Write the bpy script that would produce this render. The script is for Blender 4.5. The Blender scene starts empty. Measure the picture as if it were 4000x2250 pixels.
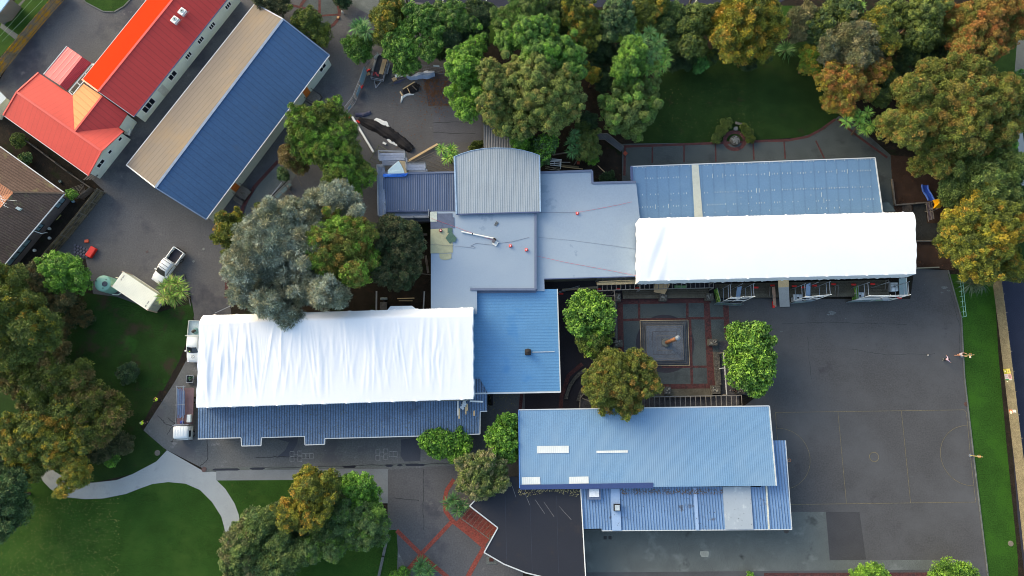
import bpy, math, random
import numpy as np
from mathutils import Vector, Matrix
random.seed(7); rng = np.random.default_rng(11)
PI = math.pi
# ------------------------------------------------------------------ camera, sky, sun, exposure
FOC, CAMH = 2800.0, 97.0
TILT = math.atan(455/FOC)
sc = bpy.context.scene
COL = sc.collection
cd = bpy.data.cameras.new("camera"); cam = bpy.data.objects.new("camera", cd); COL.objects.link(cam)
cam.location = (0, 0, CAMH); cam.rotation_euler = (TILT, 0, 0)
cd.sensor_width = 36; cd.lens = FOC/4000*36; cd.clip_end = 3000
sc.camera = cam
SUN_EL, SUN_AZ = math.radians(20), math.radians(-52)      # azimuth clockwise from +Y
w = bpy.data.worlds.new("World"); sc.world = w; w.use_nodes = True
nt = w.node_tree; bg = nt.nodes["Background"]
sky = nt.nodes.new("ShaderNodeTexSky"); sky.sky_type = 'NISHITA'; sky.sun_disc = False
sky.sun_elevation = SUN_EL; sky.sun_rotation = SUN_AZ
sky.air_density = 1.0; sky.dust_density = 4.0; sky.ozone_density = 1.0
nt.links.new(sky.outputs[0], bg.inputs[0]); bg.inputs[1].default_value = 0.15
sd = bpy.data.lights.new("sun", 'SUN'); so = bpy.data.objects.new("sun", sd); COL.objects.link(so)
sd.energy = 0.26; sd.angle = math.radians(60); sd.color = (1.0, 0.78, 0.55)
dvec = Vector((math.sin(SUN_AZ)*math.cos(SUN_EL), math.cos(SUN_AZ)*math.cos(SUN_EL), math.sin(SUN_EL)))
so.rotation_euler = dvec.to_track_quat('Z', 'Y').to_euler(); so.location = (-60, 60, 60)
sc.view_settings.view_transform = 'Standard'; sc.view_settings.look = 'None'
sc.cycles.pixel_filter_type = 'BLACKMAN_HARRIS'; sc.cycles.filter_width = 0.95
sc.view_settings.gamma = 1.0; sc.view_settings.exposure = 1.42

# ------------------------------------------------------------------ photograph pixel -> place in the world at height z
CT, ST = math.cos(TILT), math.sin(TILT)
def P(u, v, z=0.0):
    x = (u-2000)/FOC; y = -(v-1125)/FOC
    dx, dy, dz = x, y*CT+ST, y*ST-CT
    s = (z-CAMH)/dz
    return Vector((dx*s, dy*s, z))
REG = {'F': (0,0,1.), 'V': (0,0,.644), 'd1': (1400,180,4.83), 'd2': (1300,400,3.864), 'd3': (1440,550,4.83), 'd4': (560,940,6.44),
 'd5': (340,1030,5.367), 'd6': (680,1230,9.66), 'd7': (660,1430,4.675), 'd8': (500,1500,8.05), 'e1': (2080,1060,3.864),
 'e2': (2500,1040,3.864), 'e3': (2950,1040,3.963), 'e4': (3600,1330,9.66), 'e5': (3850,1400,4.83), 'e6': (3400,700,4.83),
 'e7': (2700,1380,5.574), 'e8': (2200,1450,3.68), 'f1': (1000,650,7.244), 'f2': (1460,1120,9.908), 'f3': (1750,1400,6.039),
 'f4': (2080,550,5.795), 'f5': (0,540,2.898), 'f6': (0,0,4.83), 'f7': (1780,1900,4.14), 'f8': (1640,800,2.924)}
for i in range(4):
    for k, y in (('a',0),('b',750),('c',1500)): REG[k+str(i)] = (1000*i, y, 1.932)
def W(r, x, y, z=0.0):
    a, b, s = REG[r]; return P(a+x/s, b+y/s, z)
def WL(r, pts, z=0.0): return [W(r, p[0], p[1], p[2] if len(p) > 2 else z) for p in pts]

# ------------------------------------------------------------------ materials
def lin(c): return tuple((x/255/12.92 if x/255 <= .04045 else ((x/255+.055)/1.055)**2.4) for x in c)
KL = (0.98, 1.00, 1.12)       # light level the colours below were read under
def C(r, g, b, k=1.0):
    l = lin((r,g,b)); return tuple(min(.9, l[i]/KL[i]*k) for i in range(3))
MATS = {}
def M(name, col, rough=.75, var=.15, scale=1.5, fine=.12, fscale=14., metal=0., spec=.4, bump=0., stripe=None, col2=None, patch=None, blotch=None, attr=False, coat=0.):
    """stripe=(angle_deg, period_m, depth, colour strength); patch=(colour, scale, threshold, softness) stains of another colour"""
    if name in MATS: return MATS[name]
    m = bpy.data.materials.new(name); m.use_nodes = True; n = m.node_tree; N = n.nodes; L = n.links
    b = N["Principled BSDF"]; b.inputs["Roughness"].default_value = rough; b.inputs["Metallic"].default_value = metal
    b.inputs["Specular IOR Level"].default_value = spec if rough < .84 else min(spec, .12)
    if coat: b.inputs["Coat Weight"].default_value = coat; b.inputs["Coat Roughness"].default_value = .25
    geo = N.new("ShaderNodeNewGeometry")
    def mixc(fac, a, bb, mode='MIX'):
        x = N.new("ShaderNodeMix"); x.data_type = 'RGBA'; x.blend_type = mode
        for s, v in ((0, fac), (6, a), (7, bb)):
            if isinstance(v, (float, int)): x.inputs[s].default_value = v
            elif isinstance(v, tuple): x.inputs[s].default_value = (*v[:3], 1)
            else: L.new(v, x.inputs[s])
        return x.outputs[2]
    def noise(sca, det=3, rough_=.6):
        t = N.new("ShaderNodeTexNoise"); t.inputs["Scale"].default_value = sca; t.inputs["Detail"].default_value = det
        t.inputs["Roughness"].default_value = rough_; L.new(geo.outputs["Position"], t.inputs["Vector"]); return t.outputs["Fac"]
    def ramp(v, a, bb):
        r = N.new("ShaderNodeMapRange"); r.inputs[1].default_value = a; r.inputs[2].default_value = bb; L.new(v, r.inputs[0]); return r.outputs[0]
    def math_(op, a, bb=None):
        x = N.new("ShaderNodeMath"); x.operation = op
        for i, v in enumerate((a, bb)):
            if v is None: continue
            if isinstance(v, (float, int)): x.inputs[i].default_value = v
            else: L.new(v, x.inputs[i])
        return x.outputs[0]
    if attr:
        at = N.new("ShaderNodeAttribute"); at.attribute_name = "Col"; c = at.outputs["Color"]
    else: c = tuple(col)
    if col2: c = mixc(ramp(noise(scale, 4), .38, .62), c, tuple(col2))
    f = ramp(noise(scale, 4), .3, .7)
    vv = math_('ADD', math_('MULTIPLY', f, 2*var), 1-var)
    if fine:
        g = ramp(noise(fscale, 2), .3, .7); vv = math_('MULTIPLY', vv, math_('ADD', math_('MULTIPLY', g, 2*fine), 1-fine))
    hgt = None
    if stripe:
        ang, per, dep, cs = stripe; sep = N.new("ShaderNodeVectorMath"); sep.operation = 'DOT_PRODUCT'
        L.new(geo.outputs["Position"], sep.inputs[0]); a = math.radians(ang)
        sep.inputs[1].default_value = (math.cos(a)*2*PI/per, math.sin(a)*2*PI/per, 0)
        s = math_('SINE', sep.outputs["Value"]); s = math_('MULTIPLY', math_('ADD', s, 1.), .5)
        s = math_('POWER', s, 3. if per < .6 else 16.)
        vv = math_('MULTIPLY', vv, math_('SUBTRACT', 1., math_('MULTIPLY', s, cs))); hgt = math_('MULTIPLY', s, dep)
    comb = N.new("ShaderNodeCombineColor")
    for i in range(3): L.new(vv, comb.inputs[i])
    c = mixc(1., c, comb.outputs[0], 'MULTIPLY')
    for pt in ([patch] if patch and not isinstance(patch[0], list) and not isinstance(patch, list) else (patch or [])):
        pc, ps, th, so_ = pt; c = mixc(ramp(noise(ps, 5, .65), th, th+so_), c, tuple(pc))
    if isinstance(c, tuple): b.inputs["Base Color"].default_value = (*c, 1)
    else: L.new(c, b.inputs["Base Color"])
    if bump or hgt is not None:
        bp = N.new("ShaderNodeBump"); bp.inputs["Distance"].default_value = 1.0; bp.inputs["Strength"].default_value = 1.0
        h = math_('MULTIPLY', noise(fscale, 3), bump) if bump else None
        if h is None: h = hgt
        elif hgt is not None: h = math_('ADD', h, hgt)
        L.new(h, bp.inputs["Height"]); L.new(bp.outputs[0], b.inputs["Normal"])
    MATS[name] = m; return m

# ------------------------------------------------------------------ mesh helpers
class MB:
    def __init__(s): s.v = []; s.f = []; s.m = []; s.cur = 0
    def add(s, vs, fs):
        o = len(s.v); s.v += [tuple(x) for x in vs]; s.f += [tuple(o+i for i in f) for f in fs]; s.m += [s.cur]*len(fs); return s
    def prism(s, pts, z0, z1):
        n = len(pts); a = [(p[0], p[1], z0) for p in pts]; b = [(p[0], p[1], z1) for p in pts]
        area = sum(pts[i][0]*pts[(i+1) % n][1]-pts[(i+1) % n][0]*pts[i][1] for i in range(n))
        if area < 0: a.reverse(); b.reverse()
        return s.add(a+b, [tuple(range(n-1, -1, -1)), tuple(range(n, 2*n))]+[(i, (i+1) % n, n+(i+1) % n, n+i) for i in range(n)])
    def slab(s, pts, th=.12):                      # tilted slab: top face through pts, thickness straight down
        n = len(pts); area = sum(pts[i][0]*pts[(i+1) % n][1]-pts[(i+1) % n][0]*pts[i][1] for i in range(n))
        t = [tuple(p) for p in pts]
        if area < 0: t.reverse()
        b = [(p[0], p[1], p[2]-th) for p in t]
        return s.add(b+t, [tuple(range(n-1, -1, -1)), tuple(range(n, 2*n))]+[(i, (i+1) % n, n+(i+1) % n, n+i) for i in range(n)])
    def box(s, c, size, rz=0., mat=None, tilt=None):
        R = Matrix.Rotation(rz, 3, 'Z')
        if tilt is not None: R = tilt
        vs = []
        for z in (-1, 1):
            for x, y in ((-1,-1),(1,-1),(1,1),(-1,1)):
                vs.append(Vector(c)+R@Vector((x*size[0]/2, y*size[1]/2, z*size[2]/2)))
        return s.add(vs, [(3,2,1,0),(4,5,6,7),(0,1,5,4),(1,2,6,5),(2,3,7,6),(3,0,4,7)])
    def beam(s, a, b, wd, ht):                     # box along a->b, width across, ht vertical
        a, b = Vector(a), Vector(b); d = (b-a); L = d.length; d.normalize()
        up = Vector((0,0,1)) if abs(d.z) < .95 else Vector((1,0,0))
        sd_ = d.cross(up).normalized(); up = sd_.cross(d).normalized()
        R = Matrix((d, sd_, up)).transposed()
        return s.box((a+b)/2, (L, wd, ht), tilt=R)
    def tube(s, a, b, r, n=6, r2=None):
        a, b = Vector(a), Vector(b); d = (b-a).normalized()
        up = Vector((0,0,1)) if abs(d.z) < .9 else Vector((1,0,0))
        x = d.cross(up).normalized(); y = d.cross(x); r2 = r if r2 is None else r2; vs = []
        for c, rr in ((a, r), (b, r2)):
            for i in range(n): t = 2*PI*i/n; vs.append(c+x*math.cos(t)*rr+y*math.sin(t)*rr)
        return s.add(vs, [(i, (i+1) % n, n+(i+1) % n, n+i) for i in range(n)]+[tuple(range(n-1,-1,-1)), tuple(range(n, 2*n))])
    def path(s, pts, r, n=6):
        for a, b in zip(pts, pts[1:]): s.tube(a, b, r, n)
        return s
    def lathe(s, c, prof, n=16):
        vs = []; fs = []
        for r, z in prof:
            for i in range(n): t = 2*PI*i/n; vs.append((c[0]+r*math.cos(t), c[1]+r*math.sin(t), c[2]+z))
        for k in range(len(prof)-1):
            for i in range(n): fs.append((k*n+i, k*n+(i+1) % n, (k+1)*n+(i+1) % n, (k+1)*n+i))
        fs.append(tuple(range(n-1,-1,-1))); fs.append(tuple((len(prof)-1)*n+i for i in range(n)))
        return s.add(vs, fs)
    def sheet(s, pts, z=None):
        n = len(pts); t = [(p[0], p[1], p[2] if z is None else z) for p in pts]
        area = sum(t[i][0]*t[(i+1) % n][1]-t[(i+1) % n][0]*t[i][1] for i in range(n))
        if area < 0: t.reverse()
        return s.add(t, [tuple(range(n))])
    def ribbon(s, pts, wd, z):
        pts = [Vector((p[0], p[1], 0)) for p in pts]; L = []; R = []
        for i, p in enumerate(pts):
            d = (pts[min(i+1, len(pts)-1)]-pts[max(i-1, 0)]).normalized(); nn = Vector((-d.y, d.x, 0))
            L.append(p+nn*wd/2); R.append(p-nn*wd/2)
        vs = [(q.x, q.y, z) for q in L]+[(q.x, q.y, z) for q in R]; n = len(pts)
        return s.add(vs, [(n+i, n+i+1, i+1, i) for i in range(n-1)])
    def ico(s, c, r, sq=1., amp=0., sub=1):
        import bmesh
        bm = bmesh.new(); bmesh.ops.create_icosphere(bm, subdivisions=sub+1, radius=1.)
        vs = []
        for v in bm.verts:
            k = 1+amp*(random.random()-.5)*2; vs.append((c[0]+v.co.x*r*k, c[1]+v.co.y*r*k, c[2]+v.co.z*r*k*sq))
        fs = [tuple(v.index for v in f.verts) for f in bm.faces]; bm.free(); return s.add(vs, fs)
    def build(s, name, mat, parent=None, origin=None, smooth=False, bevel=0.):
        me = bpy.data.meshes.new(name)
        if parent is not None: o3 = Vector(parent.matrix_world.translation) if False else Vector(parent.get('_o', (0,0,0)))
        elif origin is not None: o3 = Vector(origin)
        else:
            a = np.array(s.v); o3 = Vector(((a[:,0].min()+a[:,0].max())/2, (a[:,1].min()+a[:,1].max())/2, a[:,2].min()))
        me.from_pydata([(x-o3.x, y-o3.y, z-o3.z) for x, y, z in s.v], [], s.f); me.update()
        for m in (mat if isinstance(mat, (list, tuple)) else [mat]): me.materials.append(m)
        if isinstance(mat, (list, tuple)):
            for p, k in zip(me.polygons, s.m): p.material_index = k
        if smooth:
            for p in me.polygons: p.use_smooth = True
        ob = bpy.data.objects.new(name, me); COL.objects.link(ob); ob['_o'] = tuple(o3)
        if parent is not None: ob.parent = parent
        else: ob.location = o3
        if bevel:
            bv = ob.modifiers.new("bevel", 'BEVEL'); bv.width = bevel; bv.segments = 2; bv.limit_method = 'ANGLE'
        return ob
def thing(name, label, cat, loc, group=None):
    o = bpy.data.objects.new(name, None); COL.objects.link(o); o.location = loc; o['_o'] = tuple(loc); o.empty_display_size = .3
    o['label'] = label; o['category'] = cat
    if group: o['group'] = group
    return o
def tag(o, label, cat, group=None):
    o['label'] = label; o['category'] = cat
    if group: o['group'] = group
    return o
def struct(o): o['kind'] = 'structure'; return o
def stuff(o, label=None): o['kind'] = 'stuff'; return o
def local(name, label, cat, loc, rz=0., group=None):     # thing whose parts are modelled around its own origin
    o = thing(name, label, cat, loc, group); o.rotation_euler = (0, 0, rz); o['_o'] = (0,0,0); return o
def copy_thing(src, loc, rz=None, label=None):
    c = src.copy(); COL.objects.link(c); c.location = loc
    if rz is not None: c.rotation_euler = (0, 0, rz)
    if label: c['label'] = label
    def rec(a, b):
        for ch in list(a.children):
            k = ch.copy(); COL.objects.link(k); k.parent = b; rec(ch, k)
    rec(src, c); return c
def inset(pts, d):
    n = len(pts); c = [Vector((p[0], p[1])) for p in pts]
    area = sum(c[i].x*c[(i+1) % n].y-c[(i+1) % n].x*c[i].y for i in range(n))
    if area < 0: c.reverse()
    out = []
    for i in range(n):
        a, b, e = c[i-1], c[i], c[(i+1) % n]; d1 = (b-a).normalized(); d2 = (e-b).normalized()
        n1 = Vector((-d1.y, d1.x)); n2 = Vector((-d2.y, d2.x)); m = n1+n2
        m = m.normalized()*d/max(.35, m.normalized().dot(n1)); out.append(b+m)
    return out

# ------------------------------------------------------------------ shared materials
asphalt = M('asphalt', C(92,93,97), .92, .08, .25, .15, 5, patch=[(C(72,73,82), .12, .52, .12), (C(112,111,114), .5, .63, .1)])
asphalt_d = M('asphalt_dark', C(81,82,85), .92, .08, .2, .15, 5, patch=[(C(91,93,97), .09, .45, .22), (C(70,68,74), .3, .62, .12), (C(98,102,106), .7, .68, .06)])
road_m = M('road_asphalt', C(52,56,72), .9, .1, .4, .2, 9)
apron_m = M('apron_concrete', C(102,105,108), .9, .1, .35, .18, 5, patch=[(C(92,94,100), .2, .53, .1), (C(128,130,134), .7, .64, .06)])
conc = M('path_concrete', C(156,163,168), .85, .05, .5, .08, 8, patch=[(C(144,150,156), .8, .56, .15)])
conc_g = M('old_concrete', C(98,104,104), .9, .1, .5, .2, 8, patch=[(C(116,122,122), .35, .55, .12), (C(66,70,70), .25, .6, .1)])
soil = M('soil', C(42,39,35), .95, .3, .8, .4, 7, patch=[(C(62,48,38), 1.6, .58, .1), (C(34,46,26), .35, .55, .12)])
mulch = M('mulch', C(66,52,45), .95, .25, .8, .45, 8, patch=[(C(104,72,48), 2.5, .6, .06)])
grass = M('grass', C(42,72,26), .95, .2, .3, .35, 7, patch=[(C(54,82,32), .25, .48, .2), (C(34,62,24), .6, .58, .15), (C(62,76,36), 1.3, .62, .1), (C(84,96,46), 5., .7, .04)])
grass_d = M('grass_dark', C(37,60,27), .95, .22, .4, .35, 7, patch=[(C(44,64,28), .2, .5, .2), (C(50,52,34), .45, .6, .14)])  # darker green grass
brick = M('brick_paving', C(122,74,70), .9, .12, 1.2, .3, 6, patch=[(C(104,62,58), 3., .55, .1), (C(150,120,100), 6., .68, .04)])
brick_r = M('brick_red', C(138,74,66), .9, .12, 1.2, .3, 5, patch=[(C(112,76,68), 3., .55, .1)])
brick_d = M('brick_weathered', C(90,60,60), .9, .15, 1.2, .35, 6, patch=[(C(70,56,58), 2., .52, .1)])
pavers = M('exposed_pavers', C(80,88,90), .9, .1, .6, .3, 9, patch=[(C(68,74,78), .4, .55, .12)])
paint_y = M('court_paint', C(114,107,86), .8, .25, 2., .3, 6)
timber = M('grey_timber', C(112,108,104), .9, .2, 1., .25, 9, patch=[(C(90,84,74), 1.5, .55, .1)])
timber_d = M('dark_timber', C(74,70,68), .9, .2, 1., .25, 9)
timber_n = M('new_timber', C(206,182,142), .8, .1, 1.5, .12, 6)
ply = M('plywood', C(200,170,130), .8, .08, 1.5, .08, 6)
steel = M('galvanised_steel', C(150,158,170), .45, .12, 2., .1, 6, metal=.55)
steel_d = M('scaffold_deck', C(132,144,168), .6, .12, 1.5, .1, 6, metal=.2)
white_p = M('white_paint', C(226,230,232), .5, .04, 1., .03, 5)
cream_w = M('weatherboard_wall', C(208,216,208), .7, .05, .6, .04, 4)
glass_m = M('window_glass', C(22,26,38), .08, .1, 1., 0, spec=.8)
dark_m = M('dark_rubber', C(26,26,30), .7, .1, 2., .1)
red_pl = M('red_plastic', C(228,52,44), .5, .06, 2., .05)
orange_pl = M('orange_plastic', C(238,100,60), .5, .06, 2., .05)
blue_pl = M('blue_plastic', C(44,84,196), .35, .08, 2., .04)
yel_pl = M('yellow_plastic', C(240,176,20), .4, .05, 2., .04)
gutter_m = M('gutter_paint', C(190,198,206), .5, .08, 1., .06)
fascia_d = M('dark_fascia', C(74,88,126), .5, .08, 1., .06)
wall_g = M('school_wall', C(120,118,112), .8, .1, .8, .08)
stone = M('stone_blocks', C(92,90,86), .95, .3, 3., .4, 7, bump=.03, patch=[(C(132,130,122), 4., .6, .06)])
moss_t = M('lichen_palings', C(112,108,100), .95, .25, .8, .3, 6, stripe=(52, .15, .01, .25))
# ------------------------------------------------------------------ the ground and everything laid flat on it
def flat(name, r, pts, z, mat, kind='structure'):
    o = MB().sheet(WL(r, pts), z).build(name, mat, origin=(0,0,0)); o['kind'] = kind; return o
def flat_rib(name, specs, z, mat):
    m = MB()
    for i, (r, pts, wd) in enumerate(specs): m.ribbon(WL(r, pts), wd/REG[r][2]/29., z+.0007*i)
    return struct(m.build(name, mat, origin=(0,0,0)))
struct(MB().sheet([(-700,-700),(700,-700),(700,700),(-700,700)], 0).build('ground', soil, origin=(0,0,0)))
flat('asphalt_yard', 'V', [(155,-60),(1180,-60),(1215,-60),(1215,400),(1180,440),(1080,560),(760,600),(610,560),(590,640),(575,745),(590,840),(500,830),(487,800),(480,745),
     (400,760),(330,770),(235,740),(215,650),(110,650),(150,590),(262,480),(240,460),(0,240),(0,200)], .004, asphalt)
flat('asphalt_apron', 'V', [(355,1092),(440,960),(475,895),(500,830),(560,800),(560,1040),(1240,1020),(1240,960),(1320,960),(1320,1300),(1290,1500),(1050,1500),(975,1440),(1000,1380),(975,1330),(975,1182),(560,1182),(518,1182),(420,1132)], .006, apron_m)
flat('asphalt_apron', 'V', [(975,1182),(1180,1168),(1300,1250),(1320,1500),(1060,1500),(998,1380),(998,1330),(975,1330)], .0085, asphalt)
flat('asphalt_court', 'V', [(1836,750),(2110,752),(2290,752),(2300,676),(2385,680),(2418,800),(2426,950),(2455,1200),(2484,1440),(2490,1520),(1460,1520),(1465,1330),(1900,1000),(1836,985)], .004, asphalt_d)
flat('asphalt_path', 'V', [(1370,700),(1840,700),(1840,760),(1556,760),(1556,985),(1470,1030),(1240,1030),(1230,985),(1400,980)], .003, M('asphalt_dim', C(58,56,62), .92, .12, .3, .25, 9))
flat('side_road', 'V', [(2500,640),(2700,640),(2800,1560),(2590,1560),(2560,1300),(2530,900)], .005, road_m)
flat('street', 'V', [(870,-60),(2600,-60),(2600,-20),(2010,-20),(1960,8),(1700,14),(1330,22),(1150,18),(1085,10),(1000,-2)], .008, road_m)
# concrete and paving
flat('field', 'V', [(-900,1500),(3500,1500),(3500,2700),(-900,2700)], .0015, grass_d)
flat('field', 'V', [(-900,-1300),(3500,-1300),(3500,-62),(-900,-62)], .0015, grass_d)
flat('brick_paving', 'c3', [(-30,1426),(1215,1422),(1215,1640),(-30,1640)], .0135, brick_d)
flat('concrete_slab', 'a1', [(1340,812),(1700,812),(1700,1075),(1340,1072)], .008, M('slab_c', C(92,94,102), .9, .12, .4, .25, 9))
flat('concrete_slab', 'c3', [(-40,965),(435,965),(465,1330),(-940,1350),(-1390,1340),(-1400,1100),(-40,1100)], .008, conc_g)
flat('concrete_slab', 'V', [(1476,1412),(2440,1408),(2450,1432),(1476,1440)], .010, conc_g)
flat('asphalt_patch', 'c3', [(437,965),(690,965),(740,1325),(468,1330)], .008, M('patch_dark', C(72,73,77), .92, .1, .3, .2, 9))
flat('concrete_driveway', 'a1', [(730,-80),(1100,-80),(1060,0),(1100,20),(860,115),(725,40)], .012, conc_g)
flat('concrete_path', 'c0', [(1260,500),(1180,585),(1000,680),(880,725),(700,745),(600,742),(500,715),(400,650),(290,600),(200,560),(200,640),(290,680),(330,740),(380,792),(440,825),(510,855),(640,869),(780,864),(950,830),(1060,787),
     (1150,755),(1270,740),(1400,752),(1510,800),(1600,890),(1670,1000),(1692,1080),(1705,1150),(1740,1300),(1850,1300),(1830,1150),(1812,1040),(1800,980),(1770,900),(1700,790),(1640,732),(1634,662),(1540,660)], .012, conc)
flat('concrete_strip', 'c1', [(-300,652),(995,640),(995,900),(930,900),(900,800),(840,720),(640,700),(300,724),(-300,728)], .0125, M('strip_c', C(122,128,134), .88, .1, .5, .12, 9))
flat('concrete_path', 'V', [(770,396),(712,404),(660,450),(625,505),(590,610),(580,700),(640,640),(680,560),(735,455)], .010, conc_g)
flat('concrete_path', 'f6', [(0,520),(30,440),(350,660),(290,750)], .010, conc_g)
flat('concrete_path', 'f6', [(0,420),(430,0),(480,0),(80,480)], .0145, M('side_path', C(98,100,104), .9, .1, .4, .2, 8))
flat('paver_terrace', 'V', [(1565,362),(1810,356),(1990,350),(2060,332),(2110,292),(2140,300),(2240,390),(2252,550),(2215,600),(1580,600),(1565,450)], .005, pavers)
flat('paver_terrace', 'V', [(1548,752),(1836,752),(1836,984),(1548,990)], .008, pavers)
flat('turning_circle', 'a1', [(480+165*math.cos(t/16*PI), 90+150*math.sin(t/16*PI)) for t in range(32)], .010, pavers)
flat('timber_deck', 'e6', [(795,560),(800,450),(1040,430),(1060,830),(1700,840),(1700,1200),(820,1170)], .06, M('deck_boards', C(58,60,60), .92, .2, .6, .3, 8, stripe=(90, .15, .01, .35)))
flat('timber_deck', 'e8', [(245,395),(1180,370),(2530,350),(2530,560),(230,560)], .05, M('deck_boards2', C(86,86,92), .92, .2, .6, .3, 8, stripe=(90, .15, .01, .35)))
flat('timber_deck', 'e7', [(600,-260),(960,-260),(985,900),(650,900)], .052, MATS['deck_boards2'])
# grass
flat('lawn', 'c0', [(-120,600),(180,640),(290,680),(340,745),(440,825),(640,869),(800,862),(950,830),(1150,755),(1270,740),(1400,752),(1510,800),(1600,890),(1670,1000),(1700,1120),(1740,1300),(1800,1600),(-120,1600)], .009, grass)
flat('lawn', 'c1', [(-300,728),(300,724),(660,700),(900,800),(995,1000),(995,1100),(1060,1100),(1070,1250),(1060,1560),(-80,1560),(-80,1300),(-120,1100),(-150,930),(-230,790)], .009, grass)
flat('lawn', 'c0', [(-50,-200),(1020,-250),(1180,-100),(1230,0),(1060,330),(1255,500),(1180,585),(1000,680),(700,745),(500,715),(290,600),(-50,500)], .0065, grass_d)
flat('lawn', 'b0', [(430,900),(640,760),(880,790),(1200,905),(1450,840),(1465,930),(1430,1080),(1350,1280),(1230,1500),(300,1500)], .0095, M('grass_thin', C(36,62,26), .95, .25, .35, .4, 7, patch=[(C(54,50,40), .32, .52, .14), (C(44,88,32), .2, .6, .15)]))
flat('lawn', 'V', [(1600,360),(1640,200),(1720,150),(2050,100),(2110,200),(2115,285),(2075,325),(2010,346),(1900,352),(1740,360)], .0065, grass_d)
flat('lawn', 'V', [(2385,690),(2500,690),(2512,900),(2535,1150),(2560,1400),(2565,1560),(2484,1560),(2484,1440),(2455,1200),(2426,950),(2418,800)], .009, M('grass_bright', C(46,82,28), .95, .15, .3, .35, 6, patch=[(C(52,94,28), .3, .5, .2)]))
flat('lawn', 'V', [(1010,8),(1085,14),(1330,24),(1480,26),(1700,16),(2000,14),(2010,60),(1330,130),(1150,90)], .010, grass)
flat('lawn', 'a0', [(610,-60),(1040,-60),(930,50),(860,90),(780,85),(650,20)], .010, grass)
flat('lawn', 'f6', [(-60,300),(540,-200),(900,-120),(960,0),(380,640),(0,1080),(-100,1000)], .0055, grass)
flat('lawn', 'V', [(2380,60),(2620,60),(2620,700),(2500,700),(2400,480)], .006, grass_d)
flat('bark_bed', 'V', [(2240,390),(2340,400),(2420,500),(2400,680),(2290,670),(2290,560),(2250,550)], .009, mulch)
flat('footpath', 'a3', [(1880,300),(1990,300),(1990,560),(1860,560)], .012, conc_g)
flat('footpath', 'a3', [(1868,800),(1905,800),(1960,1400),(1900,1400)], .012, conc)
flat('leaf_litter_bed', 'a1', [(1265,590),(1440,560),(1470,640),(1470,800),(1300,800)], .010, M('litter', C(80,78,84), .95, .12, .5, .3, 5, patch=[(C(94,70,54), 1.1, .52, .06)]))
flat('wet_patch', 'c1', [(1095,420),(1245,400),(1240,580),(1120,585),(1090,540)], .010, M('wet_a', C(64,68,78), .6, .1, .4, .15, 9))
flat('wet_patch', 'c1', [(110,400),(320,400),(310,450),(250,555),(160,550),(220,500),(250,440)], .010, MATS['wet_a'])
cracks = MB()
for r, pts in (('c0',[(1390,140),(1330,280),(1250,400)]),('c0',[(1190,240),(1230,275),(1245,300),(1330,320)]),('c0',[(1270,255),(1310,290),(1345,330)]),('c1',[(0,635),(500,625),(1000,608),(1540,600)]),
        ('c1',[(1265,640),(1262,900),(1265,1130)]),('c1',[(1040,860),(1260,880)]),('a1',[(1340,925),(1700,920)]),('a1',[(1340,1000),(1700,1010)]),('c0',[(1565,420),(1570,570),(1500,630)]),('c1',[(0,555),(160,548),(440,560)])):
    p = []
    for a, b in zip(pts, pts[1:]):
        for k in range(8): p.append((a[0]+(b[0]-a[0])*k/8+random.uniform(-4,4), a[1]+(b[1]-a[1])*k/8+random.uniform(-4,4)))
    cracks.ribbon(WL(r, p), .10, .018)
struct(cracks.build('pavement_cracks', M('crack', C(70,72,76), .9, .3, 2., .2), origin=(0,0,0)))
ch = MB().ribbon(WL('c1', [(-390,655),(-200,640),(500,628),(1000,612),(1540,598)]), .38, .015)
struct(ch.build('drain_channel', conc_g, origin=(0,0,0)))
wet = MB()
for x0, x1, y in ((-330,-120,645),(-50,70,638),(340,450,632),(650,760,625),(970,1040,617),(1060,1110,613),(1120,1280,611)):
    wet.sheet(WL('c1', [(x0,y),(x0+20,y-7),(x1-20,y-9),(x1,y),(x1-20,y+8),(x0+20,y+8)]), .019)
struct(wet.build('drain_puddles', M('puddle', C(44,46,54), .25, .1, 1., .1), origin=(0,0,0)))
ct = MB(); st_ = MB()
for pts in ([(100,990),(600,985),(1100,1000)],[(300,1100),(330,1449)],[(1380,760),(1440,1000),(1452,1300)],[(600,1180),(900,1230),(1300,1220)]):
    p = []
    for a, b in zip(pts, pts[1:]):
        for k in range(10): p.append((a[0]+(b[0]-a[0])*k/10+random.uniform(-5,5), a[1]+(b[1]-a[1])*k/10+random.uniform(-5,5)))
    ct.ribbon(WL('b3', p), .05, .0085)
for x, y, s_ in ((480,912,.5),(455,925,.25),(1330,720,.5),(1365,745,.3),(1310,760,.25),(752,1156,.12),(585,955,.12),(775,890,.1),(1180,700,.1),(100,1050,.25),(-160,870,.1),(-110,900,.1)):
    p = W('b3', x, y); n = 9; st_.sheet([(p.x+s_*random.uniform(.4,1.3)*math.cos(t/n*2*PI), p.y+.5*s_*random.uniform(.4,1.3)*math.sin(t/n*2*PI), .009) for t in range(n)])
struct(ct.build('court_cracks', M('court_crack', C(64,66,70), .9, .3, 2., .2), origin=(0,0,0))); struct(st_.build('paint_spills', M('pale_spill', C(104,110,114), .9, .3, 3., .3), origin=(0,0,0)))
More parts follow.
